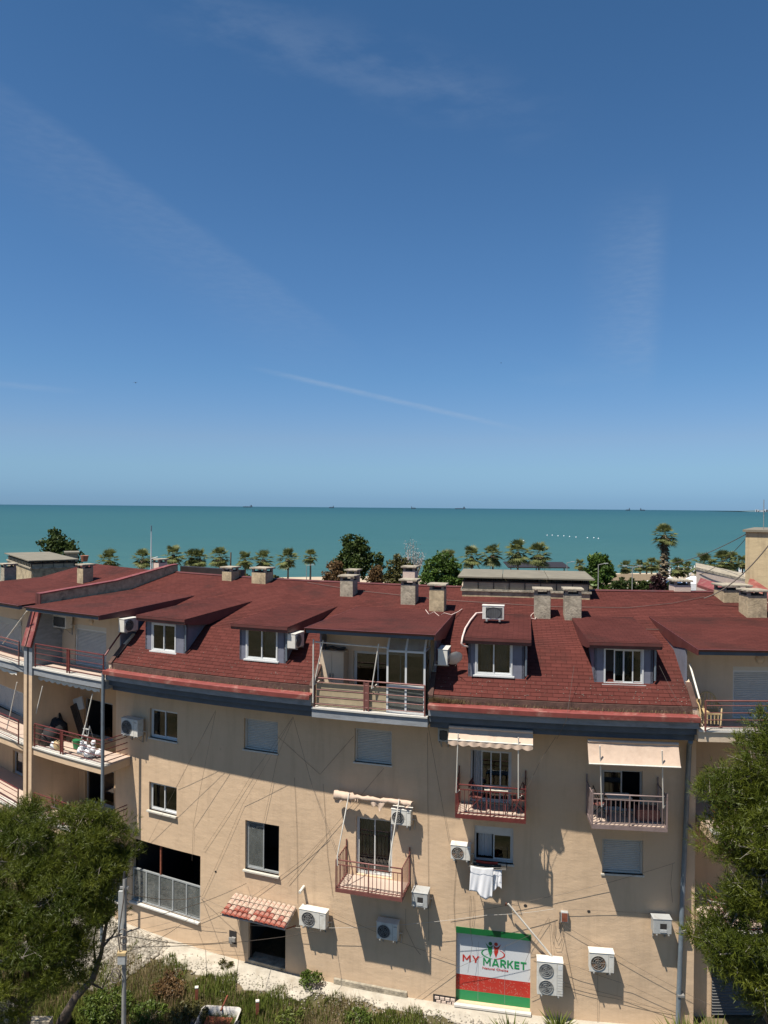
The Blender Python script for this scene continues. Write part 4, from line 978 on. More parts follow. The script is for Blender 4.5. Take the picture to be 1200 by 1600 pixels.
for i in range(ncol):
    for j in range(nrow):
        src = tB if r.random() < (.1, .25, .8, .95)[j] else tA
        o = src.copy(); COL.objects.link(o); o.parent = CN
        o.location = (-w/2+tw*(i+.5), -depth+math.cos(ang)*tl*j-.05, math.sin(ang)*tl*j+.0); o.rotation_euler = (ang-.02+r.uniform(-.03, .03), r.uniform(-.04, .04), r.uniform(-.04, .04))
bpy.data.objects.remove(tA); bpy.data.objects.remove(tB)
g = MB(); g.prism([(-depth, -.05), (-depth, -.012), (0, zb_-zf_-.012), (0, zb_-zf_-.05)], -w/2, w/2); g.build('canopy_board', M['concrete_l'], CN)
for x in (-w/2+.05, w/2-.05): MB().tube([(x, -depth+.05, -.05), (x, -.0, -.35)], .02, 6).build('canopy_brace', M['rust'], CN)

# ---------------------------------------------------------------- air-conditioning units
def ac_unit(label, s, z, d0, w, h, m='accasing', grille='grille', fan='left', depth=.30, rz_extra=0.0, mount='wall', nfan=1, stripes=True, loc=None, rz=None):
    """casing whose back stands d0 in front of the wall; z = underside"""
    if loc is None: loc, rz = frame_at(s, d0, z)
    o = empty('air_conditioner', loc, rz+rz_extra); tag(o, label, 'air conditioner', 'air-conditioning outdoor units')
    def q(mb, n, mm, **k): return mb.build(n, M[mm], o, **k)
    w2 = w/2
    q(MB().box(-w2, w2, -depth, 0, 0, h), 'casing', m, bevel=.018)
    q(MB().box(-w2-.012, w2+.012, -depth-.012, .012, h-.002, h+.018), 'top_cover', m, bevel=.006)
    cx0 = -w2*.30 if fan == 'left' else (w2*.30 if fan == 'right' else 0)
    if fan == 'square':
        q(MB().box(-w*.14, w*.22, -depth-.004, -depth+.002, h*.35, h*.72), 'opening', 'dark'); 
        for i in range(3): q(MB().box(-w*.14, w*.22, -depth-.014, -depth-.002, h*(.14+.07*i), h*(.17+.07*i)), 'louvre', 'white')
    elif fan == 'full':
        q(MB().box(-w2+.16*w, w2-.05, -depth-.006, -depth+.002, .06, h-.05), 'fin_panel', 'grille')
        q(MB().tube([(0.02*w+.36*w*math.cos(t*.2618), -depth-.012, h/2+.40*h*math.sin(t*.2618)) for t in range(25)], .006, 4, caps=False), 'grille_ring', 'blackplastic')
        for i in range(9): x = -w2+.2*w+(w*.72)*i/9; q(MB().box(x, x+.006, -depth-.012, -depth-.005, .06, h-.05), 'grille_bar', 'blackplastic')
    else:
        for kf in range(nfan):
            hz = h/nfan; cz = hz*(kf+.5); R0 = min(hz*.42, w*.30); n = 20
            g = MB(); vs = [(cx0+R0*math.cos(2*math.pi*k/n), -depth-.002, cz+R0*math.sin(2*math.pi*k/n)) for k in range(n)]; vs += [(v[0], -depth+.001, v[2]) for v in vs]
            g.add(vs, [tuple(range(n))]+[(k, (k+1)%n, n+(k+1)%n, n+k) for k in range(n)]); q(g, 'fan_opening', grille)
            g = MB()
            for k in range(3):
                t0 = k*2.09+.4; g.add([(cx0, -depth-.004, cz), (cx0+R0*.85*math.cos(t0), -depth-.004, cz+R0*.85*math.sin(t0)), (cx0+R0*.85*math.cos(t0+.9), -depth-.006, cz+R0*.85*math.sin(t0+.9))], [(0, 1, 2)])
            q(g, 'fan_blades', 'blackplastic' if grille != 'grillegrey' else 'grille')
            for rr in (1.0, .72, .42, .15): q(MB().tube([(cx0+R0*rr*math.cos(t*math.pi/9), -depth-.014, cz+R0*rr*math.sin(t*math.pi/9)) for t in range(19)], .0055 if rr < 1 else .010, 4, caps=False), 'grille_ring', 'grillegrey' if grille != 'grille' else 'pole')
            g = MB()
            for t in range(8): a_ = t*math.pi/4; g.tube([(cx0+R0*.15*math.cos(a_), -depth-.012, cz+R0*.15*math.sin(a_)), (cx0+R0*math.cos(a_), -depth-.012, cz+R0*math.sin(a_))], .004, 4)
            q(g, 'grille_spokes', 'grillegrey' if grille != 'grille' else 'pole')
        sg = 1 if fan == 'left' else -1; xs0 = sg*w*.27
        q(MB().box(xs0-.004, xs0+.004, -depth-.003, -depth+.001, .02, h-.02), 'panel_seam', 'pole')
        if nfan == 2:
            q(MB().box(w*.31, w*.46, -depth-.004, -depth, h*.80, h*.93), 'data_plate', 'white')
            for i in range(8): q(MB().box(w*.29, w*.48, -depth-.004, -depth+.001, h*(.08+.08*i), h*(.085+.08*i)), 'panel_groove', 'pole')
        elif stripes: q(MB().box(xs0+sg*.03, xs0+sg*.14, -depth-.003, -depth, h*.83, h*.88), 'name_plate', 'pole')
    if mount == 'wall':
        for x in (-w2*.65, w2*.65):
            q(MB().box(x-.02, x+.02, -depth-.03, d0, -.035, -.002).box(x-.02, x+.02, d0-.03, d0-.002, -.30, -.035).tube([(x, -depth*.8, -.03), (x, d0-.02, -.28)], .010, 5), 'bracket', 'bracket')
        q(MB().tube([(w2, -.08, h*.3), (w2+.06, -.06, h*.28), (w2+.07, d0*.6, h*.2), (w2+.03, d0*.9, -.25)], .018, 6), 'coolant_pipe', 'cablew')
    elif mount == 'feet':
        for x in (-w2*.6, w2*.6): q(MB().box(x-.03, x+.03, -depth-.04, .04, -.06, -.001), 'foot', 'bracket')
    elif mount == 'side':
        for x in (-w2*.65, w2*.65): q(MB().box(x-.02, x+.02, -depth-.03, .14, -.035, -.002), 'bracket', 'bracket')
    return o
def ac_px(label, xl, xr, yt, yb, **k):
    dp = k.get('depth', .30); df = .12+dp
    s0 = S(xl, (yt+yb)/2, df); s1 = S(xr, (yt+yb)/2, df); xc = (xl+xr)/2
    zt_ = fac(xc, yt, df)[1]; zb = fac(xc, yb, df)[1]
    return ac_unit(label, (s0+s1)/2, zb, .12, s1-s0, zt_-zb, **k)
ac_px('white air conditioner high on the wall beside the left balconies', 189, 215, 1124, 1150)
ac_px('white air conditioner just right of the tiled door canopy', 467, 509, 1424, 1450)
ac_px('dim air conditioner in the balcony shadow beside the canopy unit', 588, 621, 1443, 1469, m='accasing', fan='left')
ac_px('white air conditioner beside the pink balcony door under the torn awning', 611, 642, 1266, 1290)
ac_px('grey box unit with square opening below the right end of the pink balcony', 643, 668, 1396, 1418, m='acgrey', fan='square', depth=.45)
ac_px('tan air conditioner left of the window with laundry', 704, 735, 1322, 1344, grille='grilletan')
ac_px('tall twin-fan air conditioner right of the market sign', 839, 880, 1504, 1556, grille='grillegrey', nfan=2, depth=.34)
ac_px('air conditioner with rusty brown fan low on the right wall', 921, 960, 1490, 1520, grille='grilletan')
ac_px('grey box unit with square opening beside the drainpipe', 1021, 1050, 1437, 1460, m='acgrey', fan='square')
ac_px('dark fan unit tucked under the cornice left of the red balcony awning', 684, 701, 1139, 1159, m='acgrey', fan='full')
ac_px('air conditioner on the attic wall of the left balcony, near the firewall', 80, 103, 962, 981, fan='full')
# on the third dormer's roof
s, dd_ = on_roof(771, 971, True); zz = baytop(dd_)+.10
ac_unit('white air conditioner with black front standing on a dormer roof', s, zz, dd_, .72, .46, fan='full', mount='feet')
# on side walls, facing along the facade
def ac_side(label, s, d, z, w=.68, h=.48):
    loc = P(s, d, z); return ac_unit(label, 0, 0, 0, w, h, mount='side', loc=loc, rz=s/RR+math.pi/2, grille='grille')
ac_side('air conditioner bolted to the side of the second dormer', S(452, 990, .4)+.02, .25, 11.28)
ac_side('air conditioner bolted to the side of the centre bay', s_b3+.26, .65, 11.15)
ac_side('air conditioner half hidden between the left bay and first dormer', sl1+.25, .35, 11.3)
# ---------------------------------------------------------------- satellite dish by the centre bay
s = s_b3+.72; loc, rz = frame_at(s, .55, 11.3); o = empty('satellite_dish', loc, rz+.5); tag(o, 'small pale satellite dish beside the air conditioner on the centre bay', 'satellite dish')
g = MB(); n = 16; vs = []
for j in range(5):
    rr = .26*j/4
    for k in range(n): t = 2*math.pi*k/n; vs.append((rr*math.cos(t), rr*rr*.9-.05, rr*math.sin(t)))
g.add(vs, [(j*n+k, j*n+(k+1)%n, (j+1)*n+(k+1)%n, (j+1)*n+k) for j in range(4) for k in range(n)], 0, True); r_ = g.build('dish', M['accasing'], o); r_.rotation_euler = (.5, 0, 0)
MB().tube([(0, 0, 0), (-.25, .3, -.25)], .015, 6).build('dish_arm', M['pole'], o); MB().tube([(0, -.03, -.24), (0, -.34, -.02)], .009, 5).build('feed_arm', M['pole'], o)

# ---------------------------------------------------------------- conservatory and poles on the centre balcony
loc, rz = frame_at((S(605, 1030, 1.15)+s_b3-.1)/2, 1.17, F3+.02); CW = (s_b3-.1-S(605, 1030, 1.15)); w2 = CW/2
CV = empty('balcony_conservatory', loc, rz); tag(CV, 'white framed glass conservatory enclosing the right end of the centre balcony', 'conservatory')
hv = 1.95; hb = 2.42; dp = .40
def cv(mb, n, m, **k): return mb.build(n, M[m], CV, **k)
for x in (-w2, 0.0, w2): cv(MB().box(x-.03, x+.03, 0, .06, 0, hv), 'post', 'white'); cv(MB().prism([(0, hv-.03), (0, hv+.03), (dp, hb+.03), (dp, hb-.03)], x-.03, x+.03), 'rafter', 'white')
cv(MB().box(-w2+.03, w2-.03, .005, .055, hv-.06, hv), 'head_rail', 'white'); cv(MB().box(-w2+.03, w2-.03, .005, .055, 0, .08), 'bottom_rail', 'white'); cv(MB().box(-w2+.03, w2-.03, .005, .055, .80, .88), 'mid_rail', 'white'); cv(MB().box(-w2, w2, dp-.05, dp, hb-.03, hb+.028), 'top_rail', 'white')
for xa, xb in ((-w2+.03, -.03), (.03, w2-.03)):
    cv(MB().box(xa, xb, .025, .031, .88, hv-.06), 'pane', 'glass'); cv(MB().box(xa, xb, .025, .031, .08, .80), 'pane', 'glass_dusty'); cv(MB().prism([(.03, hv+.01), (.03, hv+.016), (dp-.05, hb+.0), (dp-.05, hb-.006)], xa, xb), 'roof_pane', 'glass_sky')
cv(MB().box(w2-.006, w2, .06, dp+.5, .08, hv-.05), 'side_pane', 'glass'); cv(MB().box(w2-.05, w2+.01, dp+.5, dp+.56, 0, hb), 'post', 'white')
cv(MB().box(w2-.04, w2, .06, dp+.5, hv-.05, hv), 'side_rail', 'white')
def rod(name, label, cat, p, q, r=.018, m='offwhite', grp=None, extra=None):
    g = MB(); g.tube([p, q], r, 7)
    if extra: g.tube(extra, r*.9, 6)
    
    if isinstance(label, bpy.types.Object): return g.build(name, M[m], label)
    o = g.build(name, M[m]); tag(o, label, cat, grp); return o
AWF = empty('awning', (0, 0, 0)); tag(AWF, 'white bare awning frame with two slanting arms at the centre balcony', 'awning')
AWL = empty('awning', (0, 0, 0)); tag(AWL, 'lone slanting white awning arm over the far left attic balcony', 'awning')
rod('awning_pole', 'white pole up the left corner of the centre balcony', 'pole', P(s_b2+.06, 1.28, F3+.15), P(s_b2+.1, 1.38, EAVE_Z-.2), .026)
rod('arm', AWF, None, P(S(491, 1072, 1.25), 1.26, F3+.72), P(S(508, 992, 1.2), 1.36, EAVE_Z-.22), .02, extra=[P(S(491, 1072, 1.25), 1.26, F3+.72), P(S(498, 1068, 1.1), 1.05, F3+.82)])
rod('arm', AWF, None, P(S(581, 1080, 1.25), 1.26, F3+.75), P(S(594, 995, 1.2), 1.36, EAVE_Z-.22), .02, extra=[P(S(581, 1080, 1.25), 1.26, F3+.75), P(S(588, 1076, 1.1), 1.05, F3+.84)])
rod('cross_rail', AWF, None, P(S(494, 1004, 1.0), 1.1, 11.66), P(S(606, 1011, 1.0), 1.1, 11.62), .026)
# cupboard
s = S(523, 1050, .2); loc, rz = frame_at(s, .06, F3); o = empty('balcony_cupboard', loc, rz); tag(o, 'tall cream two-door cupboard standing on the centre balcony', 'cupboard')
MB().box(-.42, .42, -.40, 0, 0, 1.68).build('carcass', M['cream'], o); MB().box(-.41, -.005, -.42, -.401, .05, 1.65).build('door', M['cream'], o); MB().box(.005, .41, -.42, -.401, .05, 1.65).build('door', M['cream'], o)
for x in (-.05, .05): MB().box(x-.01, x+.01, -.44, -.421, .75, .95).build('handle', M['blackplastic'], o)
MB().tube([(-.3, -.2, 1.72), (-.05, -.25, 1.78), (.15, -.2, 1.71), (.4, -.2, 1.76)], .05, 6).build('cloth_roll', M['rubber'], o)
# chairs and tables
def folding_table(s, zf, d, label):
    loc, rz = frame_at(s, d, zf); o = empty('folding_table', loc, rz+.05); tag(o, label, 'table')
    MB().box(-.36, .36, -.22, .22, .70, .73).build('table_top', M['wood'], o, bevel=.008)
    for x in (-.28, .28):
        for q in (-1, 1): MB().tube([(x, q*.2, .70), (x, -q*.2, .0)], .014, 6).build('leg', M['railred'], o)
    return o
def folding_chair(s, zf, d, label, rot=0, m='railred', grp=None):
    loc, rz = frame_at(s, d, zf); o = empty('folding_chair', loc, rz+rot); tag(o, label, 'chair', grp)
    MB().box(-.2, .2, -.2, .2, .42, .45).build('seat', M['railpink'], o); MB().box(-.2, .2, .19, .21, .68, .86).build('backrest', M[m], o)
    for x in (-.2, .2): MB().tube([(x, -.2, 0), (x, .2, .88)], .012, 6).build('leg', M[m], o); MB().tube([(x, .22, 0), (x, -.18, .44)], .012, 6).build('leg', M[m], o)
    return o
folding_table(B2[1]+.15, F2, .55, 'pale folding table on the dark red balcony'); folding_chair(B2[1]-.45, F2, .5, 'red folding chair at the left of the dark red balcony', 1.4); folding_chair(B2[1]+.8, F2, .5, 'red folding chair at the right of the dark red balcony', -1.4)
folding_table(B3[1]-.22, F2, .55, 'pale folding table on the greyish balcony below the beige awning'); folding_chair(B3[1]-.75, F2, .45, 'folding chair beside the table on the greyish balcony', 1.4, 'rubber')
MB().box(-.33, .33, -.2, .2, 0, .35).build('storage_box', M['railpink'], None, loc=P(B3[1]+.65, .4, F2), rz=(B3[1]+.65)/RR, bevel=.01); tag(bpy.data.objects['storage_box'], 'low pinkish box at the right end of the greyish balcony', 'box')
# wicker chair
s = S(1106, 1130, .7)+.02; loc, rz = frame_at(s, .72, F3); o = empty('wicker_chair', loc, rz-.15); tag(o, 'round-backed wicker armchair behind the right balcony rails', 'armchair')
MB().box(-.27, .27, -.27, .25, .38, .45).build('seat', M['wicker'], o, bevel=.02)
arch = [(.30*math.cos(t), .27, .48+.46*math.sin(t)) for t in [math.pi*i/12 for i in range(13)]]
MB().tube(arch, .028, 7).build('back_hoop', M['wicker'], o)
for i in range(7): t = math.pi*(i+1)/8; MB().box(.26*math.cos(t)-.018, .26*math.cos(t)+.018, .26, .28, .45, .48+.44*math.sin(t)).build('back_slat', M['wicker'], o)
for x in (-.3, .3):
    MB().tube([(x, .27, .62), (x, -.1, .64), (x, -.24, .58), (x*.9, -.25, 0)], .024, 7).build('arm', M['wicker'], o); MB().tube([(x, .27, .5), (x*.9, .3, 0)], .022, 7).build('leg', M['wicker'], o)
for i in range(5): x = -.2+.1*i; MB().box(x-.015, x+.015, -.27, -.25, .12, .38).build('apron_slat', M['wicker'], o)
# clutter on the left balcony
s = S(100, 1170, .4); base = P(s, .4, F2L); rz = s/RR
g = MB(); g.box(-.09, .09, -.04, .04, 0, 1.75); o = g.build('leaning_board', M['darkmetal'], None, loc=P(s-.1, .1, F2L), rz=rz); o.rotation_euler = (.0, -.62, rz); tag(o, 'dark plank leaning in the cluttered left balcony', 'plank')
g = MB(); g.box(-.3, .3, -.03, .03, 0, .5); o = g.build('square_board', M['acgrey'], None, loc=P(s+.1, -.25, F2L+1.25), rz=rz); o.rotation_euler = (.0, -.35, rz); tag(o, 'grey square panel atop the junk on the left balcony', 'panel')
g = MB(); [g.box(.0+i*.11, .09+i*.11, -.02, .02, 0, 1.5) for i in range(4)]; o = g.build('folded_slatted_bed', M['darkmetal'], None, loc=P(s+.25, -.2, F2L), rz=rz); o.rotation_euler = (0, -.5, rz); tag(o, 'dark slatted bed base leaning behind the plank on the left balcony', 'bed base')
def blob(mb, c, r, sq=(1, 1, 1), n=10, seed=0, jit=.18):
    rr = random.Random(seed); vs = []; m = n//2
    for j in range(m+1):
        ph = math.pi*j/m
        for k in range(n):
            t = 2*math.pi*k/n; q = r*(1+rr.uniform(-jit, jit)); vs.append((c[0]+q*sq[0]*math.sin(ph)*math.cos(t), c[1]+q*sq[1]*math.sin(ph)*math.sin(t), c[2]+q*sq[2]*math.cos(ph)))
    mb.add(vs, [(j*n+k, j*n+(k+1)%n, (j+1)*n+(k+1)%n, (j+1)*n+k) for j in range(m) for k in range(n)], 0, True)
for i, (px, d_, r_, m, lab) in enumerate(((78, .7, .36, 'blackcloth', 'black rubbish bag heaped on the left balcony'), (70, .9, .26, 'darkmetal', 'dark bundle against the left balcony rail'), (84, 1.0, .16, 'white', 'small white bundle on the left balcony junk'), (90, .95, .20, 'wicker', 'brown bundle on the left balcony junk'), (88, .2, .5, 'blackcloth', 'big dark heap at the back of the left balcony'))):
    s = S(px, 1160, d_); g = MB(); blob(g, (0, 0, r_*.8), r_, (1, .8, 1.1), seed=i); o = g.build('bundle', M[m], None, loc=P(s, d_, F2L), rz=s/RR); tag(o, lab, 'bundle')
r = random.Random(8); g = MB()
for i in range(16): blob(g, (r.uniform(-.35, .35), r.uniform(-.2, .2), .1+r.uniform(0, .5)), r.uniform(.07, .14), seed=i, jit=.3)
s = S(142, 1180, .85); o = g.build('white_plastic_bags', M['whitecloth'], None, loc=P(s, .85, F2L)); tag(o, 'heap of white plastic bags behind the left balcony rail', 'bags')
s = S(121, 1160, .4); g = MB(); g.tube([(0, 0, 0), (0, 0, .34)], [.15, .19], 14); o = g.build('bucket', M['green'], None, loc=P(s, .4, F2L)); tag(o, 'green bucket on the left balcony beside the ladder', 'bucket')
s = S(138, 1165, .35); loc, rz = frame_at(s, .4, F2L); o = empty('step_ladder', loc, rz); tag(o, 'small aluminium step ladder on the left balcony', 'ladder')
for x in (-.2, .2): MB().tube([(x, -.25, 0), (x*.7, 0, 1.0)], .016, 6).build('stile', M['acgrey'], o); MB().tube([(x, .28, 0), (x*.7, 0, 1.0)], .013, 6).build('rear_leg', M['acgrey'], o)
for i in range(4): f = (i+.6)/4.2; MB().box(-.2*(1-.3*f), .2*(1-.3*f), -.25*(1-f)-.05, -.25*(1-f)+.03, f, f+.02).build('step', M['acgrey'], o)

# ---------------------------------------------------------------- awnings
def awning(label, xl, xr, ytop, ybot, zf, arms, scallop=True, drop=.0, d_top=.08, d_bot=.55, roll=True, valance=.12, sagm=.05, xoff=0):
    yc = (ytop+ybot)/2; s0 = S(xl, yc, d_bot*.7); s1 = S(xr, yc, d_bot*.7); sc = (s0+s1)/2; w2 = (s1-s0)/2; xc = (xl+xr)/2
    zt_ = fac(xc, ytop, d_top)[1]; zb = fac(xc, ybot, d_bot)[1]; loc, rz = frame_at(sc, 0, zb); o = empty('awning', loc, rz); tag(o, label, 'awning', 'awnings over the balconies')
    n, m = 28, 8; vs = []; g = MB(); h_ = zt_-zb
    for j in range(m+1):
        t = j/m
        for i in range(n+1):
            x = -w2+2*w2*i/n; sag = sagm*math.sin(math.pi*t)*(1+.3*math.sin(i*.9)); vs.append((x, -d_bot-(d_top-d_bot)*t+sag*.3, h_*t-sag*.5+.008*math.sin(i*1.7+j)))
    g.add(vs, [(j*(n+1)+i, j*(n+1)+i+1, (j+1)*(n+1)+i+1, (j+1)*(n+1)+i) for j in range(m) for i in range(n)], 0, True); g.build('canvas', M['cloth'], o)
    MB().tube([(-w2, -d_bot, .0), (w2, -d_bot, .0)], .022, 8).build('front_bar', M['offwhite'], o)
    if scallop:
        n = 72; vs = []
        for i in range(n+1): x = -w2+2*w2*i/n; zz = -valance*(.72+.28*abs(math.sin(i*math.pi/9))); vs += [(x, -d_bot-.012+.01*math.sin(i*.8), -.015), (x, -d_bot-.02+.015*math.sin(i*.8+1), zz)]
        g = MB(); g.add(vs, [(2*i, 2*i+2, 2*i+3, 2*i+1) for i in range(n)], 0, True); g.build('valance', M['cloth'], o)
    if roll: MB().tube([(-w2, -d_top+.0, h_+.0), (w2, -d_top, h_)], .05, 10).build('roller', M['cloth'], o)
    for (ax, ay, bx, by, db) in arms:
        p = P(S(ax, ay, d_bot), d_bot+.03, fac(ax, ay, d_bot)[1]); q = P(S(bx, by, db), db+.03, fac(bx, by, db)[1])
        mi = Matrix.LocRotScale(loc, Euler((0, 0, rz)), None).inverted(); g = MB(); g.tube([mi@p, mi@q], .02, 7); e = mi@q; g.tube([e, (e.x+.1, e.y+.18, e.z+.03)], .018, 6); g.build('arm', M['offwhite'], o)
    return o
awning('narrow beige scalloped awning above the dark red balcony', 701, 834, 1140, 1160, F2, [(716, 1146, 713, 1238, 1.05), (810, 1152, 810, 1247, 1.05)], d_bot=1.25, d_top=1.0, valance=.17, sagm=.02)
awning('smooth beige canvas awning above the greyish balcony', 915, 1059, 1160, 1196, F2, [(937, 1165, 940, 1260, 1.05), (1034, 1172, 1036, 1262, 1.05)], scallop=False, d_bot=1.35, d_top=1.08)
# torn rolled awning
s0 = S(522, 1240, .35); s1 = S(645, 1260, .35); sc = (s0+s1)/2; w2 = (s1-s0)/2; zc = fac(583, 1250, .35)[1]; loc, rz = frame_at(sc, 0, zc); TA = empty('torn_awning', loc, rz); tag(TA, 'torn and crumpled beige awning rolled up above the pink balcony', 'awning', 'awnings over the balconies')
r = random.Random(21); pts = [(-w2+2*w2*i/30, -.36+r.uniform(-.02, .02), .03+r.uniform(-.012, .012)) for i in range(31)]; rs = [.065+r.uniform(-.012, .03)+(.06 if i < 8 else 0) for i in range(31)]
MB().tube(pts, rs, 9).build('rolled_canvas', M['cloth'], TA)
MB().tube([(-w2, -.36, .0), (w2, -.36, .02)], .035, 8).build('roller_bar', M['offwhite'], TA)
for (x0, x1, dz, sd) in ((-w2, -w2*.52, .27, 1), (-w2*.46, -w2*.36, .2, 2), (-.12, .45, .34, 3), (w2*.6, w2*.98, .12, 4)):
    n, m = 10, 6; rr = random.Random(sd); vs = []
    for j in range(m+1):
        for i in range(n+1):
            t = j/m; u = i/n; taper = 1-.5*t*(1 if sd == 3 else .2); x = x0+(x1-x0)*(.5+(u-.5)*taper); vs.append((x+rr.uniform(-.01, .01), -.40+.07*math.sin(u*9+sd)*t+rr.uniform(-.01, .01), .03-dz*t*(.75+.25*math.sin(u*6+sd))+rr.uniform(-.008, .008)))
    g = MB(); g.add(vs, [(j*(n+1)+i, j*(n+1)+i+1, (j+1)*(n+1)+i+1, (j+1)*(n+1)+i) for j in range(m) for i in range(n)], 0, True); g.build('torn_flap', M['cloth'], TA)
mi = Matrix.LocRotScale(loc, Euler((0, 0, rz)), None).inverted()
for (ax, ay, bx, by) in ((546, 1238, 528, 1336), (624, 1248, 609, 1345)):
    p = mi@P(S(ax, ay, .42), .44, fac(ax, ay, .42)[1]); q = mi@P(S(bx, by, 1.05), 1.1, fac(bx, by, 1.05)[1]); g = MB(); g.tube([p, q, (q.x, q.y+.02, q.z-.32)], .02, 7); g.build('arm', M['offwhite'], TA)
# awnings over the left balconies: scalloped edge and arms under the slab
def under_awning(label, s0, s1, z, arms):
    sc = (s0+s1)/2; w2 = (s1-s0)/2; loc, rz = frame_at(sc, 0, z); o = empty('awning', loc, rz); tag(o, label, 'awning', 'awnings over the balconies')
    n = 90; vs = []
    for i in range(n+1): x = -w2+2*w2*i/n; vs += [(x, -1.0, 0), (x, -1.02, -.14*(.55+.45*abs(math.sin(i*math.pi/8))))]
    g = MB(); g.add(vs, [(2*i, 2*i+2, 2*i+3, 2*i+1) for i in range(n)], 0, True); g.build('valance', M['offwhite'], o)
    MB().quad((-w2, -.98, .0), (w2, -.98, 0), (w2, -.0, .12), (-w2, 0, .12)).build('canvas', M['cloth'], o)
    mi = Matrix.LocRotScale(loc, Euler((0, 0, rz)), None).inverted()
    for (ax, ay, bx, by) in arms:
        p = mi@P(S(ax, ay, 1.02), 1.03, fac(ax, ay, 1.02)[1]); q = mi@P(S(bx, by, 1.15), 1.15, fac(bx, by, 1.15)[1]); MB().tube([p, q], .022, 7).build('arm', M['offwhite'], o)
under_awning('retracted scalloped awning under the attic balcony, over the cluttered left balcony', S(52, 1075, 1.0), S(159, 1088, 1.0), 9.18, [(67, 1072, 51, 1137), (145, 1084, 129, 1153)])
under_awning('retracted scalloped awning over the far left balcony of the neighbouring block', S(-80, 1050, 1.0), S(34, 1068, 1.0), 9.18, [(27, 1066, 10, 1142)])
rod('arm', AWL, None, P(S(42, 958, 1.4), 1.4, 11.8), P(S(5, 1026, 1.2), 1.22, 10.25), .022)

# ---------------------------------------------------------------- laundry
def cloth(name, label, s0, s1, ztop, zbot, d, m, seed=0, cat='laundry', lean=0.0):
    sc = (s0+s1)/2; w2 = (s1-s0)/2; loc, rz = frame_at(sc, d, ztop); rr = random.Random(seed); n, k = 22, 16; vs = []
    for j in range(k+1):
        for i in range(n+1):
            u, t = i/n, j/k; x = -w2+2*w2*u+lean*t; yy = -.035*math.sin(u*11+seed)*t-.02*math.sin(u*23+t*3)*t-.03*t; zz = -(ztop-zbot)*t*(1-.13*math.sin(u*5+seed)*t)-.03*math.sin(math.pi*u)*(1-t)
            vs.append((x, yy, zz))
    g = MB(); g.add(vs, [(j*(n+1)+i, j*(n+1)+i+1, (j+1)*(n+1)+i+1, (j+1)*(n+1)+i) for j in range(k) for i in range(n)], 0, True); o = g.build(name, M[m], None, loc=loc, rz=rz); sol = o.modifiers.new('thickness', 'SOLIDIFY'); sol.thickness = .006; tag(o, label, cat); return o
dl = .5
zz = fac(760, 1360, dl)[1]; cloth('white_cloth', 'white cloth hanging from the window clothes line', S(735, 1370, dl), S(771, 1370, dl), zz+.1, fac(755, 1398, dl)[1], dl, 'whitecloth', 1, lean=-.03)
cloth('white_cloth', 'second white cloth partly behind, at the right of the clothes line', S(767, 1370, dl-.12), S(784, 1370, dl-.12), zz+.02, fac(780, 1397, dl)[1]+.1, dl-.12, 'whitecloth', 4)
cloth('red_garment', 'dark red garment draped over the sill of the laundry window', S(744, 1350, .25), S(778, 1350, .25), fac(760, 1344, .25)[1], fac(760, 1361, .3)[1], .28, 'redcloth', 2)
cloth('black_garment', 'black garment on the back line under the window', S(739, 1357, .38), S(783, 1357, .38), zz+.16, zz-.02, .36, 'blackcloth', 3)
loc, rz = frame_at(S(760, 1358, .4), 0, zz+.13); o = empty('clothes_line', loc, rz); tag(o, 'wire clothes line on two arms below the laundry window', 'clothes line')
for x in (-.55, .62): MB().tube([(x, 0, -.1), (x, -.62, .02)], .013, 6).build('arm', M['blackplastic'], o)
for yv in (-.36, -.5, -.6): MB().tube([(-.55, yv, -.02), (0, yv, -.04), (.62, yv, -.0)], .004, 5).build('line', M['cablew'], o)

# ---------------------------------------------------------------- wall-side fittings
s, z = fac(877, 1430); loc, rz = frame_at(s, 0, z); o = empty('junction_box', loc, rz); tag(o, 'open wire junction box on the wall above the twin-fan unit', 'junction box')
MB().box(-.02, .20, -.12, 0, -.16, .16).build('box', M['acgrey'], o, bevel=.01); MB().box(.0, .18, -.128, -.12, -.13, .13).build('box_door', M['rust'], o); MB().tube([(-.05, -.05, .12), (-.04, -.08, 0), (-.06, -.04, -.4)], .025, 6).build('wire_bundle', M['cable'], o)
p = P(S(794, 1412, .3), .30, fac(794, 1412, .3)[1]); q = P(S(862, 1494, .15), .14, fac(862, 1494, .15)[1]); o = MB().tube([p, q], .028, 8).build('wall_conduit', M['offwhite']); tag(o, 'slanting white conduit pipe running down to the twin-fan unit', 'conduit')
o = MB().tube([P(S(790, 1414, .1), .03, fac(790, 1414)[1]), p+Vector((-.06, 0, .02))], .02, 6).build('conduit_bracket', M['rust']); tag(o, 'short rusty bracket at the top of the slanting conduit', 'bracket')
loc, rz = frame_at(S(475, 1384, 0), 0, fac(475, 1386)[1]); o = MB().tube([(0, 0, .02), (.0, -.34, -.02)], .05, 10).build('vent_stub', M['offwhite'], None, loc=loc, rz=rz); tag(o, 'short white vent pipe poking out above the canopy unit', 'vent pipe')
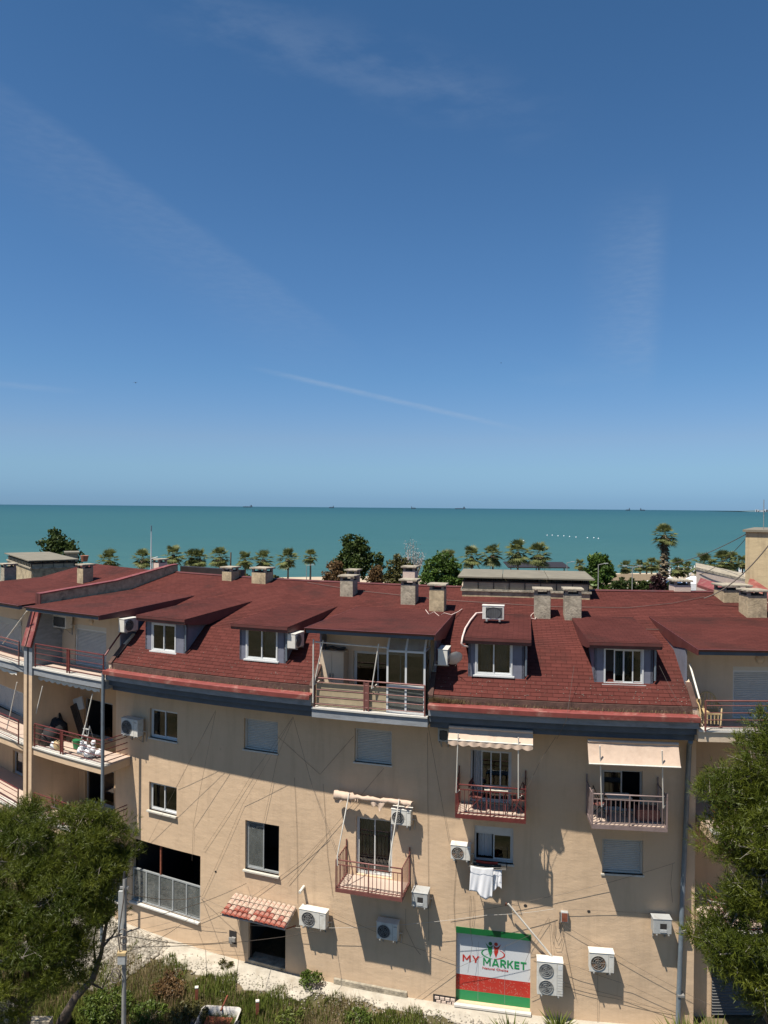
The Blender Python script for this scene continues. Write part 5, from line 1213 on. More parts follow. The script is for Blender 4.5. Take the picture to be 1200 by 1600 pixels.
# white insulated hose on the dormer roof
pts = [P(*on_roof(px_, py_, True), baytop(on_roof(px_, py_, True)[1])+.06) for px_, py_ in ((754, 960), (744, 961), (735, 972), (727, 985))]+[P(S(723, 993, .8), .82, 12.03), P(S(721, 998, .9), .92, 11.85), P(S(724, 1004, .9), .84, 11.75), P(S(731, 1006, .6), .62, 11.7)]
o = MB().tube(pts, .03, 8).build('coolant_hose', M['pinkhose']); tag(o, 'pale insulated hose curling from the rooftop unit over the dormer edge', 'hose')
def loose(name, label, pts, r=.012, m='pinkhose', shal=False):
    P3 = []
    for px, py in pts:
        s, d = on_roof(px, py, shal); P3.append(P(s, d, max(roofz(d), baytop(d) if shal else -99)+.05))
    o = MB().tube(P3, r, 5).build(name, M[m]); tag(o, label, 'cable'); return o
loose('loose_cable', 'pale cable lying tangled on the centre bay roof', [(665, 955), (670, 962), (678, 958), (686, 965), (694, 960), (705, 963), (716, 958), (722, 954)], shal=True)
loose('loose_cable', 'pale cable trailing past the chimneys right of the rooftop unit', [(836, 958), (830, 963), (829, 968), (836, 970), (838, 966)])
loose('roof_cable', 'thin dark cable draped across the whole red roof', [(480, 912), (560, 925), (700, 940), (860, 950), (980, 952), (1050, 945), (1100, 935)], .010, 'cable')
loose('roof_cable', 'thin dark cable lying along the right part of the roof', [(905, 975), (960, 985), (1040, 986), (1120, 982), (1198, 977)], .010, 'cable')

# cables strung over the facade (ends and sag given in facade terms)
def wire(label, pts, d=.06, r=.0075, m='cable', sag=0.0):
    r = r*.62
    out_ = []
    for i in range(len(pts)-1):
        (x0, y0, *e0), (x1, y1, *e1) = pts[i], pts[i+1]; d0 = e0[0] if e0 else d; d1 = e1[0] if e1 else d
        s0, z0 = fac(x0, y0, d0); s1, z1 = fac(x1, y1, d1); n = 14
        for k in range(n+(i == len(pts)-2)):
            t = k/n; out_.append(P(s0+(s1-s0)*t, d0+(d1-d0)*t, z0+(z1-z0)*t-sag*4*t*(1-t)))
    o = MB().tube(out_, r, 4).build('cable', M[m]); tag(o, label, 'cable', 'cables strung over the facade'); return o
wires = [
 ('cable fanning from the eave above the grey shutter down to the left window corner', [(336, 1112, .8), (276, 1230, .05)], .05),
 ('cable from the eave above the tall window dropping left to the shop front', [(337, 1112, .8), (302, 1290, .05), (300, 1345, .05)], .03),
 ('cable slanting from the eave to the shop front between the small windows', [(337, 1110, .8), (232, 1315, .05)], .05),
 ('long cable slanting from the second eave hook down-left past the shutter', [(458, 1120, .8), (395, 1208, .06), (318, 1328, .05)], .04),
 ('longest cable slanting from the second eave hook to the shop corner', [(458, 1120, .8), (380, 1255, .06), (316, 1400, .05)], .05),
 ('cable from the second eave hook to the head of the tall window', [(458, 1122, .8), (434, 1180, .06), (412, 1284, .05)], .02),
 ('cable from the second eave hook down-right to the pink balcony corner', [(458, 1120, .8), (487, 1225, .1), (530, 1345, .9)], .02),
 ('cable crossing from the pink balcony up to the torn awning', [(512, 1302, .1), (470, 1345, .05), (395, 1400, .06), (310, 1440, .05)], .02),
 ('vertical cable down the wall left of the pink balcony', [(460, 1215, .03), (464, 1300, .03), (465, 1412, .03)], 0),
 ('thin vertical cable just left of the pink balcony', [(505, 1225, .03), (512, 1340, .03), (520, 1400, .03)], 0),
 ('cable rising from the window to the shadow above the torn awning', [(450, 1380, .05), (515, 1300, .06), (600, 1200, .08)], .0),
 ('pale horizontal cable crossing at canopy height to the market sign', [(385, 1445, .25), (560, 1449, .3), (760, 1430, .3), (866, 1420, .15)], .03),
 ('slack cable between the shop front and the canopy', [(312, 1400, .05), (360, 1422, .5)], .02),
 ('cable running low from the canopy unit toward the market sign', [(510, 1422, .1), (620, 1470, .08), (712, 1503, .06)], .0),
 ('cable rising from the foot of the wall across the market sign', [(610, 1590, .06), (715, 1512, .07), (830, 1460, .3)], .0),
 ('vertical cable hanging beside the air conditioner by the torn awning', [(668, 1145, .05), (669, 1330, .03), (670, 1470, .03)], 0),
 ('cable from the eave crossing down to the tan air conditioner', [(669, 1135, .9), (688, 1240, .1), (702, 1318, .1)], 0),
 ('cable from the dark red balcony post up to the cornice', [(822, 1235, 1.0), (846, 1185, .95), (868, 1152, .9)], .01),
 ('wavy vertical cable above the market sign at left', [(713, 1345, .03), (709, 1410, .03), (711, 1450, .03)], 0),
 ('wavy vertical cable over the middle of the market sign', [(735, 1400, .05), (733, 1440, .05), (738, 1475, .06), (731, 1520, .06)], 0),
 ('vertical cable down from the laundry to the market sign', [(740, 1400, .05), (741, 1425, .05), (738, 1448, .05)], 0),
 ('horizontal cable from the junction box to the right drainpipe', [(880, 1420, .1), (960, 1424, .05), (1020, 1428, .05)], .0),
 ('cable rising from the junction box past the greyish shutter to the drainpipe', [(700, 1430, .1), (900, 1392, .1), (1055, 1348, .15)], .02),
 ('cable falling right from the junction box to the foot of the drainpipe', [(872, 1440, .1), (960, 1490, .1), (1060, 1545, .1), (1110, 1570, .1)], .02),
 ('second cable falling right across the rusty-fan unit to the drainpipe', [(830, 1490, .1), (900, 1510, .2), (985, 1540, .1), (1065, 1575, .1)], .02),
 ('low cable crossing the lower right wall under the rusty-fan unit', [(830, 1560, .05), (880, 1535, .06), (980, 1560, .06), (1050, 1585, .06)], .0),
 ('lowest cable near the ground at the right wall', [(880, 1540, .05), (960, 1560, .06), (1060, 1580, .06)], .03),
 ('vertical cable below the rusty-fan unit', [(934, 1520, .1), (934, 1598, .05)], 0),
 ('cable dropping from the junction box to the twin-fan unit', [(858, 1435, .08), (862, 1495, .2)], 0),
 ('cable from the junction box slanting down-left behind the conduit', [(857, 1434, .08), (830, 1480, .05), (818, 1510, .05)], 0),
 ('looped slack cable hanging below the junction box', [(866, 1440, .06), (864, 1470, .05), (868, 1482, .05), (876, 1482, .05), (880, 1465, .05), (876, 1442, .05)], 0),
 ('inner looped cable hanging below the junction box', [(868, 1440, .06), (866, 1460, .05), (871, 1472, .05), (876, 1462, .05), (873, 1442, .05)], 0),
 ('cable trailing from the junction box down to the right of the twin-fan unit', [(878, 1442, .06), (884, 1480, .05), (892, 1520, .05), (900, 1560, .05)], 0),
 ('cable hanging from the drainpipe bracket in a slack curve', [(1051, 1350, .1), (1048, 1380, .05), (1051, 1410, .05)], 0),
 ('cable zigzag hanging below the grey shutter at the pink balcony', [(634, 1420, .1), (634, 1450, .06), (648, 1480, .05), (657, 1492, .05)], 0),
 ('cable along the eave shadow from the first shutter to the second', [(433, 1150, .03), (500, 1210, .05), (553, 1150, .03)], .0),
 ('thin cable from the roof edge down the cornice over the dark red awning', [(897, 1040, .7), (885, 1125, 1.45), (870, 1155, .95)], 0),
 ('thin cable curving down the right mansard slope', [(1030, 1040, .75), (1050, 1080, 1.1), (1082, 1130, 1.45)], 0),
 ('cable from the shop sill sweeping right over the low wall', [(203, 1440, .05), (240, 1462, .3), (300, 1480, .1), (385, 1488, .05)], .02),
 ('second cable sweeping over the low wall below the shop', [(203, 1455, .1), (270, 1440, .1), (352, 1452, .06)], .02),
]
for lab, pts, sg in wires: wire(lab, pts, sag=sg, m='cablew' if lab.startswith('pale') else 'cable', r=.009 if lab.startswith('pale') else .0075)

# ---------------------------------------------------------------- structures beyond the ridge at the right
Y0 = 30.0
tw0 = at(1165, 831, Y0); T = empty('stair_tower', (tw0.x, Y0, 0), R_(-31)); tag(T, 'plain weathered yellow-beige tower block rising at the right edge behind the roof', 'tower')
MB().box(0, 6, 0, 5, 0, tw0.z).build('tower_wall', M['towerwall'], T); MB().box(-.1, 6.1, -.1, 5.1, tw0.z+.002, tw0.z+.09).build('tower_roof_edge', M['polycarb'], T)
MB().tube([(.6, .6, tw0.z+.1), (.6, .6, tw0.z+1.3)], .015, 5).build('lightning_rod', M['pole'], T)
A_ = at(1088, 886, 38.0); B_ = at(1165, 905, 31.6); nn = Vector((A_.x, A_.y, 0)).normalized()*3.5
G2 = empty('gabled_annex', (A_.x, A_.y, 0)); tag(G2, 'pale pink wing with a grey-edged roof running up to the tower block', 'building')
def slab_poly(a, b, n_, z0, z1, out=0.0):
    e = (b-a).normalized()*out; a = a-e; b = b+e; a = a-n_.normalized()*out; q = [a, b, b+n_, a+n_]; g = MB(); g.add([(v.x-A_.x, v.y-A_.y, z0) for v in q]+[(v.x-A_.x, v.y-A_.y, z1) for v in q], [(0, 3, 2, 1), (4, 5, 6, 7), (0, 1, 5, 4), (1, 2, 6, 5), (2, 3, 7, 6), (3, 0, 4, 7)]); return g
slab_poly(A_, B_, nn, 0, A_.z-.12).build('annex_wall', M['concrete_l'], G2); slab_poly(A_, B_, nn, A_.z-.118, A_.z, .12).build('annex_roof', M['concrete'], G2)
for (x0, y0, x1, y1, Ya, Yb) in ((1089, 913, 1124, 925, 33, 30.5), (1168, 913, 1206, 940, 29.3, 27.5)):
    A, B = at(x0, y0, Ya), at(x1, y1, Yb); o_ = A_.copy(); o_.z = 0; g = MB(); q = [A, B, B+Vector((.5, .8, .22)), A+Vector((.5, .8, .22))]
    g.add([v-o_ for v in q]+[v-o_-Vector((0, 0, .12)) for v in q], [(0, 1, 2, 3), (4, 7, 6, 5), (0, 4, 5, 1), (1, 5, 6, 2), (2, 6, 7, 3), (3, 7, 4, 0)]); g.build('red_lean_to_roof', M['redmetal'], G2)
    g = MB(); g.add([v-o_-Vector((0, 0, .12)) for v in (A, B)]+[Vector((v.x-o_.x, v.y-o_.y, 11)) for v in (B, A)], [(0, 1, 2, 3)]); g.build('lean_to_wall', M['concrete_l'], G2)
def span(label, p, q, sag, r=.02):
    pts = [p.lerp(q, t/16)+Vector((0, 0, -sag*4*(t/16)*(1-t/16))) for t in range(17)]; o = MB().tube(pts, r, 4).build('overhead_cable', M['cable']); tag(o, label, 'cable', 'overhead cables to the tower block')
span('upper overhead cable running from the far palms to the tower corner', at(1040, 880, 60), at(1165, 835, 30.2), .3, .02); span('lower overhead cable crossing the tower face', at(1100, 935, 27.5), at(1204, 848, 26.5), .3, .02); span('faint overhead cable to the side of the tower', at(1075, 900, 40), at(1165, 842, 30.1), .4, .015)
# plant pot
s = S(132, 880, -8.2); loc = P(s, -8.2, 12.3); o = empty('plant_pot', loc); tag(o, 'terracotta pot with a small plant on the roof left of the palms', 'plant pot'); zt_ = fac(132, 868, -8.2)[1]-12.3
MB().tube([(0, 0, 0), (0, 0, zt_)], [.18, .27], 14).build('pot', M['terracotta'], o)

# ---------------------------------------------------------------- foliage builders
def leafcloud(name, lobes, mat_, parent, n, size, seed, clump=.45, per=60, flat=.6, gaps=.0, elong=1.0):
    """leaf quads in clumps through the shell of several lobes (cx,cy,cz,rx,ry,rz)"""
    r = np.random.default_rng(seed); L = np.array(lobes, dtype=float); vol = L[:, 3]*L[:, 5]; pr = vol/vol.sum()
    nc = max(8, n//per); li = r.choice(len(L), nc, p=pr); d = r.normal(size=(nc, 3)); d /= np.linalg.norm(d, axis=1)[:, None]; d[:, 2] = np.where(d[:, 2] < -.35, -d[:, 2]*.5, d[:, 2])
    rad = r.uniform(.55, 1.04, nc)**.6
    C = L[li, :3]+d*L[li, 3:6]*rad[:, None]; cr = clump*r.uniform(.5, 1.3, nc); sh = r.uniform(0, 1, nc)
    ci = np.repeat(np.arange(nc), per); m = len(ci); off = r.normal(size=(m, 3)); off /= np.linalg.norm(off, axis=1)[:, None]; off *= (r.uniform(0, 1, m)**.5)[:, None]*cr[ci][:, None]; off[:, 2] *= flat
    c = C[ci]+off; u = r.normal(size=(m, 3)); u /= np.linalg.norm(u, axis=1)[:, None]; w = r.normal(size=(m, 3)); v = np.cross(u, w); v /= np.linalg.norm(v, axis=1)[:, None]
    s = size*r.uniform(.6, 1.4, m)[:, None]
    a = c-u*s*.5*elong; b = c+v*s*.35; e = c+u*s*.5*elong; f = c-v*s*.35
    V = np.stack([a, b, e, f], 1).reshape(-1, 3); Fc = np.arange(m*4).reshape(-1, 4); return npmesh(name, V, Fc, M[mat_], parent, np.repeat(sh[ci], 4)), C
def needles(name, C, cr, mat_, parent, tufts, per, length, width, seed, up=.5):
    r = np.random.default_rng(seed); nc = len(C); sh = r.uniform(0, 1, nc)
    ti = np.repeat(np.arange(nc), tufts); m = len(ti); o = r.normal(size=(m, 3)); o /= np.linalg.norm(o, axis=1)[:, None]
    tc_ = C[ti]+o*(r.uniform(.1, 1, m)**.45)[:, None]*cr[ti][:, None]*np.array([1, 1, .62]); ax = o+np.array([0, 0, up]); ax /= np.linalg.norm(ax, axis=1)[:, None]
    ni = np.repeat(np.arange(m), per); k = len(ni); d = ax[ni]*.9+r.normal(size=(k, 3))*.55; d /= np.linalg.norm(d, axis=1)[:, None]; w = np.cross(d, r.normal(size=(k, 3))); w /= np.linalg.norm(w, axis=1)[:, None]
    L = length*r.uniform(.6, 1.25, k)[:, None]; st = tc_[ni]+ax[ni]*(r.uniform(-.08, .08, k)[:, None]); a = st-w*width*.5; b = st+w*width*.5; t = st+d*L
    V = np.stack([a, b, t], 1).reshape(-1, 3); return npmesh(name, V, np.arange(k*3).reshape(-1, 3), M[mat_], parent, np.repeat(np.clip(sh[ti][ni]*.7+r.uniform(0, .3, k), 0, 1), 3))
def lobes_px(lst, dz=0):
    o = []
    for px, py, Y, r1, r2 in lst: p = at(px, py, Y); o.append((p.x, p.y, p.z, r1, r1*.85, r2))
    return o
def pine(name, label, lst, trunk, seed, clump_density=4.4, tufts=56, twigs=60):
    L = np.array(lobes_px(lst)); r = np.random.default_rng(seed); base = Vector((trunk[0], trunk[1], 0)); o = empty(name, base); tag(o, label, 'tree'); off = np.array([base.x, base.y, 0.0])
    C = []; 
    for cx, cy, cz, rx, ry, rz_ in L:
        n = int(clump_density*4*(rx*rz_+rx*ry)/1.2)+4; d = r.normal(size=(n, 3)); d /= np.linalg.norm(d, axis=1)[:, None]; rad = r.uniform(.5, 1.0, n)**.5; C.append(np.array([cx, cy, cz])+d*np.array([rx, ry, rz_])*rad[:, None])
    C = np.concatenate(C)-off; cr = r.uniform(.20, .42, len(C))
    needles('crown', C, cr, 'pine', o, tufts, 9, .125, .012, seed)
    g = MB(); H_ = max(l[2] for l in L)-.6; top = Vector((L[0][0], L[0][1], H_))-base
    tr = [Vector((0, 0, 0)), Vector((.1, .05, H_*.3)), top*.6+Vector((0, 0, 0)), top]; g.tube(tr, [.19, .16, .11, .05], 10); g.build('trunk', M['bark'], o)
    for cx, cy, cz, rx, ry, rz_ in L:
        e = Vector((cx, cy, cz))-base; st = tr[1].lerp(tr[2], min(1, max(0, e.z/H_-.15))); md = st.lerp(e, .5)+Vector((0, 0, .2)); MB().tube([st, md, e], [.07, .05, .02], 7).build('limb', M['bark'], o)
    g = MB(); idx = r.choice(len(C), min(len(C), twigs), replace=False); LL = L[:, :3]-off
    for i in idx:
        c = C[i]; j = int(np.argmin(((LL-c)**2).sum(1))); a = Vector(LL[j]); b = Vector(c); mid = a.lerp(b, .55)+Vector(r.normal(size=3)*.12); ext = b+(b-mid).normalized()*.12
        g.tube([a.lerp(b, .15), mid, ext], [.022, .013, .005], 5)
        for q in range(3): dd = Vector(r.normal(size=3)).normalized()*.32; p0_ = mid.lerp(ext, .3*q+.2); g.tube([p0_, p0_+dd], [.006, .003], 4)
    stuff(g.build('twigs', M['twig'], o)); return o
pine('pine_tree', 'big bushy pine in the lower left corner in front of the balconies',
     [(85, 1322, 19.8, 1.45, 1.05), (165, 1305, 20.4, .85, .68), (128, 1275, 20.0, .65, .42), (20, 1350, 19.2, 1.35, 1.05), (80, 1410, 18.8, 1.5, 1.2), (-40, 1400, 19, 1.6, 1.6), (150, 1375, 19.6, .75, .6), (30, 1490, 18.2, 1.45, 1.1), (95, 1500, 18.6, .75, .85), (-20, 1560, 18.2, 1.0, .9), (172, 1352, 20.0, .55, .45), (40, 1280, 20.0, .65, .4), (155, 1430, 20.2, .35, .3), (185, 1318, 20.4, .55, .45), (110, 1345, 19.4, 1.1, .9), (70, 1455, 18.6, 1.1, .9), (120, 1420, 19.2, .8, .7), (30, 1300, 19.8, .9, .6)],
     (-9.3, 19.0), 3, 4.2, 54, 110)
pine('pine_tree', 'tall dense pine filling the lower right edge in front of the facade',
     [(1215, 1190, 14.2, .70, .75), (1188, 1245, 14.4, .70, .55), (1140, 1235, 14.4, .50, .36), (1150, 1300, 14.3, .62, .50), (1175, 1370, 14.1, .70, .60), (1230, 1330, 13.9, 1.1, 1.2), (1150, 1415, 14.2, .52, .40), (1108, 1455, 14.6, .38, .22), (1185, 1470, 14.0, .72, .60), (1225, 1520, 13.8, .75, .55), (1150, 1490, 14.1, .42, .30), (1200, 1140, 14.2, .22, .30), (1165, 1535, 14.1, .32, .30), (1196, 1565, 14.0, .30, .25)],
     (8.2, 14.4), 5, 6.5, 58, 130)
# leafless leaning tree at the left
o = empty('leaning_tree', gpt(100, 1600, 0)+Vector((0, .3, 0))); tag(o, 'dark leaning tree trunk emerging from behind the left pine', 'tree'); b0 = o.location.copy()
pp = [at(95, 1598, 20.6), at(118, 1558, 20.8), at(145, 1530, 21), at(158, 1490, 21.2), at(165, 1450, 21.3), at(170, 1425, 21.4)]
MB().tube([Vector((0, 0, 0))]+[p-b0 for p in pp], [.14, .13, .11, .09, .06, .045, .03], 8).build('trunk', M['bark'], o)
for (a_, b_, c_) in (((150, 1515), (146, 1470), (152, 1440)), ((160, 1480), (176, 1462), (190, 1440)), ((166, 1445), (158, 1425), (150, 1400)), ((168, 1440), (180, 1420), (200, 1405)), ((140, 1535), (160, 1545), (170, 1520))):
    MB().tube([at(*a_, 21.2)-b0, at(*b_, 21.4)-b0, at(*c_, 21.5)-b0], [.04, .025, .01], 6).build('branch', M['bark'], o)
C = np.array([list(at(px, py, 21.4)-b0) for px, py in ((172, 1422), (160, 1408), (150, 1420), (175, 1450), (185, 1410), (148, 1440), (163, 1435), (190, 1425))]); needles('crown', C, np.full(len(C), .28), 'pine', o, 26, 7, .14, .014, 9)

# far trees
def far_tree(name, label, px, Y, top, bot_r, w, m='broad', seed=1, cat='tree', size=.32, n=2600, clump=.7, h=None, lob=None, elong=1.0):
    t = at(px, top, Y); r1 = w*Y/F/2; base = Vector((t.x, Y, 0)); o = empty(name, base); tag(o, label, cat); hz = h or t.z
    if lob is None:
        rr = random.Random(seed); lob = [(0, 0, .62, .62, .30), (-.5, 0, .55, .45, .24), (.5, .1, .57, .45, .24), (-.2, 0, .8, .42, .18), (.25, 0, .76, .40, .19), (0, -.3, .45, .6, .25)]
    lobes = [(a*r1, b*r1, c*hz, q*r1, q*r1, q2*hz) for a, b, c, q, q2 in lob]
    leafcloud('crown', lobes, m, o, int(n*2.4), size*1.15, seed, clump, 40, .8, elong=elong)
    g = MB(); g.tube([(0, 0, 0), (.1, 0, hz*.35), (0, 0, hz*.7)], [.28, .2, .08], 8)
    for a, b, c, q, q2 in lob[:5]: g.tube([(0, 0, hz*.35), (a*r1*.8, b*r1*.8, c*hz)], [.12, .04], 5)
    g.build('trunk', M['bark'], o); return o
far_tree('tree', 'rounded dark tree beyond the left roof lantern', 91, 75, 817, 0, 84, 'darkleaf', 11, n=4200, size=.26, clump=.55)
far_tree('pine_tree', 'dark umbrella pine rising beyond the middle of the roof', 553, 125, 835, 0, 66, 'darkleaf', 12, n=3600, size=.38, clump=.8)
far_tree('shrub', 'reddish brown shrub left of the dark umbrella pine', 523, 122, 872, 0, 34, 'brownleaf', 13, cat='shrub', n=1600, size=.3)
far_tree('shrub', 'olive brown shrub in front of the bare pale tree', 625, 112, 866, 0, 58, 'olive', 14, cat='shrub', n=2400, size=.28)
far_tree('tree', 'bright green leafy tree left of the roof lantern', 690, 105, 860, 0, 80, 'broad', 15, n=4200, size=.30, clump=.6)
far_tree('tree', 'small slim dark tree between the umbrella pine and the bare tree', 593, 124, 853, 0, 17, 'darkleaf', 16, n=700, size=.3, clump=.4)
far_tree('cedar_tree', 'feathery green tree right of the roof lantern', 938, 118, 862, 0, 50, 'broad', 17, n=2600, size=.34, clump=.6, elong=1.6)
far_tree('tree', 'dark purple-leaved tree beside the white tent', 1030, 108, 894, 0, 30, 'purpleleaf', 18, n=1300, size=.26, clump=.5)
far_tree('shrub', 'green shrub at the foot of the tower block', 1188, 112, 884, 0, 30, 'broad', 19, cat='shrub', n=900, size=.3)
far_tree('shrub', 'reddish shrub behind the umbrella pine at right', 588, 122, 880, 0, 28, 'brownleaf', 20, cat='shrub', n=900, size=.3)
rr = random.Random(4)
for i, px in enumerate((962, 975, 988, 1003, 1016, 1050)): far_tree('garden_bush', 'dark garden bush, number %s from the left in the row below the palms' % ['first', 'second', 'third', 'fourth', 'fifth', 'sixth'][i], px, 112, 903+rr.uniform(-1, 2), 0, 19, 'darkleaf', 30+i, cat='bush', n=600, size=.3, clump=.4)
for i, (px, tp) in enumerate(((30, 893), (150, 893), (200, 892), (290, 895), (330, 896), (380, 897), (430, 899))): far_tree('garden_bush', 'low bush on the shore behind the left roofs, %s of seven' % ['first', 'second', 'third', 'fourth', 'fifth', 'sixth', 'seventh'][i], px, 130, tp, 0, 36, 'olive', 40+i, cat='bush', n=600, size=.35, clump=.5)
# bare pale tree
o = empty('bare_tree', (at(643, 840, 118).x, 118, 0)); tag(o, 'pale leafless tree with whitish buds beyond the chimneys', 'tree'); g = MB(); r = random.Random(6); hz = at(643, 840, 118).z; tips = []
for i in range(46):
    x = r.uniform(-2.2, 2.0); zt_ = hz*(1-.10*abs(x)-r.uniform(0, .28)); p0_ = Vector((x*.25, 0, hz*.3)); p1_ = Vector((x*.8, r.uniform(-1, 1), hz*.6)); p2_ = Vector((x, r.uniform(-1.2, 1.2), zt_)); g.tube([p0_, p1_, p2_], [.07, .045, .02], 4); tips += [p1_.lerp(p2_, t) for t in (.2, .4, .6, .8, 1)]
g.tube([(0, 0, 0), (0, 0, hz*.32)], [.3, .2], 8); g.build('trunk', M['twig'], o)
V = []; 
for t in tips:
    for q in range(4): c = t+Vector((r.gauss(0, .22), r.gauss(0, .2), r.gauss(0, .3))); u = Vector((r.gauss(0, 1), r.gauss(0, 1), r.gauss(0, 1))).normalized()*.09; v = u.orthogonal().normalized()*.07; V += [c-u, c+v, c+u, c-v]
npmesh('buds', np.array([list(v) for v in V]), np.arange(len(V)).reshape(-1, 4), M['blossom'], o)

# palms
def palm_crown(seed, nf=74, R0=1.55, droop=1.0):
    r = np.random.default_rng(seed); V = []; Sh = []
    for i in range(nf):
        az = r.uniform(0, 2*np.pi); el = r.uniform(-1.0, 1.4); rad = R0*r.uniform(.6, 1.18); d = np.array([math.cos(az)*math.cos(el), math.sin(az)*math.cos(el), math.sin(el)])
        side = np.array([-math.sin(az), math.cos(az), 0]); st = d*.15; hub = d*rad*.55+np.array([0, 0, -.06]); up = np.cross(side, d)
        V += [st-side*.02, st+side*.02, hub+side*.02]; Sh += [.2]*3
        for k in range(9):
            t = -1.15+2.3*k/8; dd = d*math.cos(t)+side*math.sin(t); dd[2] -= .28*droop; tip = hub+dd*rad*.52*r.uniform(.85, 1.1); nrm = side*math.cos(t)-d*math.sin(t); w = .065
            V += [hub-nrm*w*.3, hub+dd*rad*.26+nrm*w, tip]; Sh += [float(r.uniform(.1, 1))]*3; V += [hub+nrm*w*.3, hub+dd*rad*.26-nrm*w, tip]; Sh += [Sh[-1]]*3
    me = npmesh('crown', np.array(V), np.arange(len(V)).reshape(-1, 3), M['palmleaf'], None, Sh); return me
def palm_skirt(seed, L=.9, R0=.5, n=60):
    r = np.random.default_rng(seed); V = []; Sh = []
    for i in range(n):
        az = r.uniform(0, 6.28); d = np.array([math.cos(az), math.sin(az), 0]); s_ = np.array([-math.sin(az), math.cos(az), 0]); z = -r.uniform(0, 1)*L; a = d*.12+np.array([0, 0, z]); b = d*R0*r.uniform(.5, 1)+np.array([0, 0, z-.55*r.uniform(.5, 1)]); V += [a-s_*.05, b-s_*.16, b+s_*.16, a+s_*.05]; Sh += [float(r.uniform(0, 1))]*4
    return npmesh('dry_fronds', np.array(V), np.arange(len(V)).reshape(-1, 4), M['palmdry'], None, Sh)
CR = [palm_crown(s_) for s_ in (1, 2, 3, 4)]; SK = [palm_skirt(1), palm_skirt(2)]; SKL = palm_skirt(3, 4.6, .75, 260)
def palm(label, px, top, wpx, Y=150, skirt=True, tall=False, seed=0, dead=False):
    t = at(px, top, Y); k = wpx*Y/F/2.1; o = empty('palm_tree', (t.x, Y, 0)); tag(o, label, 'palm tree', 'palm trees along the seafront'); hz = t.z-1.15*k
    MB().tube([(0, 0, 0), (.06, 0, hz*.5), (0, 0, hz)], [.24, .17, .15], 7).build('trunk', M['palmtrunk'], o)
    c = CR[seed % 4].copy(); COL.objects.link(c); c.parent = o; c.location = (0, 0, hz); c.scale = (k, k, k); c.rotation_euler = (0, 0, seed*1.3)
    if skirt:
        q = (SKL if tall else SK[seed % 2]).copy(); COL.objects.link(q); q.parent = o; q.location = (0, 0, hz+.1); q.scale = (k, k, k); q.rotation_euler = (0, 0, seed)
    return o
PL = [('leftmost seafront palm, alone between the dark tree and the mast', 171, 860, 27), ('seafront palm immediately left of the antenna mast', 223, 859, 25), ('seafront palm just right of the antenna mast', 271, 853, 25), ('left one of two palms crowding together behind the ridge', 300, 858, 24), ('right one of two palms crowding together behind the ridge', 312, 859, 24),
      ('palm left of the first small beige chimney on the ridge', 343, 856, 26), ('palm between the two small beige ridge chimneys', 383, 862, 22), ('palm above the wide ridge chimney', 412, 860, 25), ('full-crowned palm right of the wide ridge chimney', 450, 858, 27), ('slim small-crowned palm nearest the reddish shrub', 485, 859, 19), ('palm peeping over the bright green leafy tree', 700, 860, 26)]
for i, (lb, px, tp, w) in enumerate(PL): palm(lb, px, tp, w, 150, seed=i, skirt=True)
PR = [('left palm of the four behind the roof lantern', 737, 854, 28, 138), ('second palm of the four behind the roof lantern', 770, 851, 29, 138), ('largest palm behind the roof lantern, third of four', 809, 845, 32, 138), ('right palm of the four behind the roof lantern', 842, 849, 31, 138),
      ('tiny palm left of the feathery green tree', 906, 874, 15, 165), ('small beach palm left of the double street lamp', 978, 876, 18, 165), ('small beach palm just right of the double street lamp', 1000, 875, 16, 165), ('small beach palm left of the tallest palm', 1018, 872, 18, 165), ('small palm tucked against the tallest palm trunk', 1030, 876, 13, 168), ('beach palm right of the tallest palm, above the white tent', 1059, 872, 26, 150), ('palm at the left end of the sloping pale wall', 1100, 866, 28, 130), ('bushy palm above the sloping pale wall near the tower', 1128, 861, 29, 128), ('palm touching the bushy one, nearest the tower', 1142, 863, 25, 130)]
for i, (lb, px, tp, w, Y) in enumerate(PR): palm(lb, px, tp, w, Y, seed=i+2)
palm('tiny palm behind the feathery green tree', 950, 876, 14, 165, seed=3)
palm('tiny palm between the tent and the sloping pale roof', 1075, 878, 15, 160, seed=4)
palm('tiniest palm far on the sand left of the tallest palm', 1010, 879, 12, 172, seed=5)
palm('small palm half hidden by the tower corner', 1160, 868, 18, 150, seed=6)
palm('tallest palm with a long brown skirt of dry fronds, standing high over the beach', 1039, 820, 29, 120, seed=1, tall=True)
for o in CR+SK+[SKL]: bpy.data.objects.remove(o)
o = MB().tube([(at(360, 863, 150).x, 150, 0), (at(360, 863, 150).x+.1, 150, at(360, 863, 150).z)], [.2, .15], 7).build('dead_palm_trunk', M['palmtrunk']); tag(o, 'bare dead palm trunk between seafront palms', 'palm trunk')

# ---------------------------------------------------------------- seafront furniture
def lamp_post(label, px, ytop, Y, arms=1):
    t = at(px, ytop, Y); o = empty('street_lamp', (t.x, Y, 0)); tag(o, label, 'street lamp', 'street lamps near the beach'); MB().tube([(0, 0, 0), (0, 0, t.z)], [.09, .06], 7).build('post', M['pole'], o)
    for q in ((1,) if arms == 1 else (-1, 1)): MB().tube([(0, 0, t.z-.05), (q*.9, 0, t.z+.15)], .045, 6).build('arm', M['pole'], o); MB().box(min(q*.8, q*1.4), max(q*.8, q*1.4), -.12, .12, t.z+.12, t.z+.22).build('lamp_head', M['acgrey'], o)
lamp_post('street lamp above the ridge between the left palms', 479, 884, 140); lamp_post('street lamp at the right end of the roof lantern', 886, 879, 140); lamp_post('curved street lamp in front of the feathery green tree', 935, 882, 108); lamp_post('double-headed street lamp left of the tallest palm', 988, 886, 108, 2); lamp_post('street lamp behind the roof lantern between two palms', 766, 876, 140)
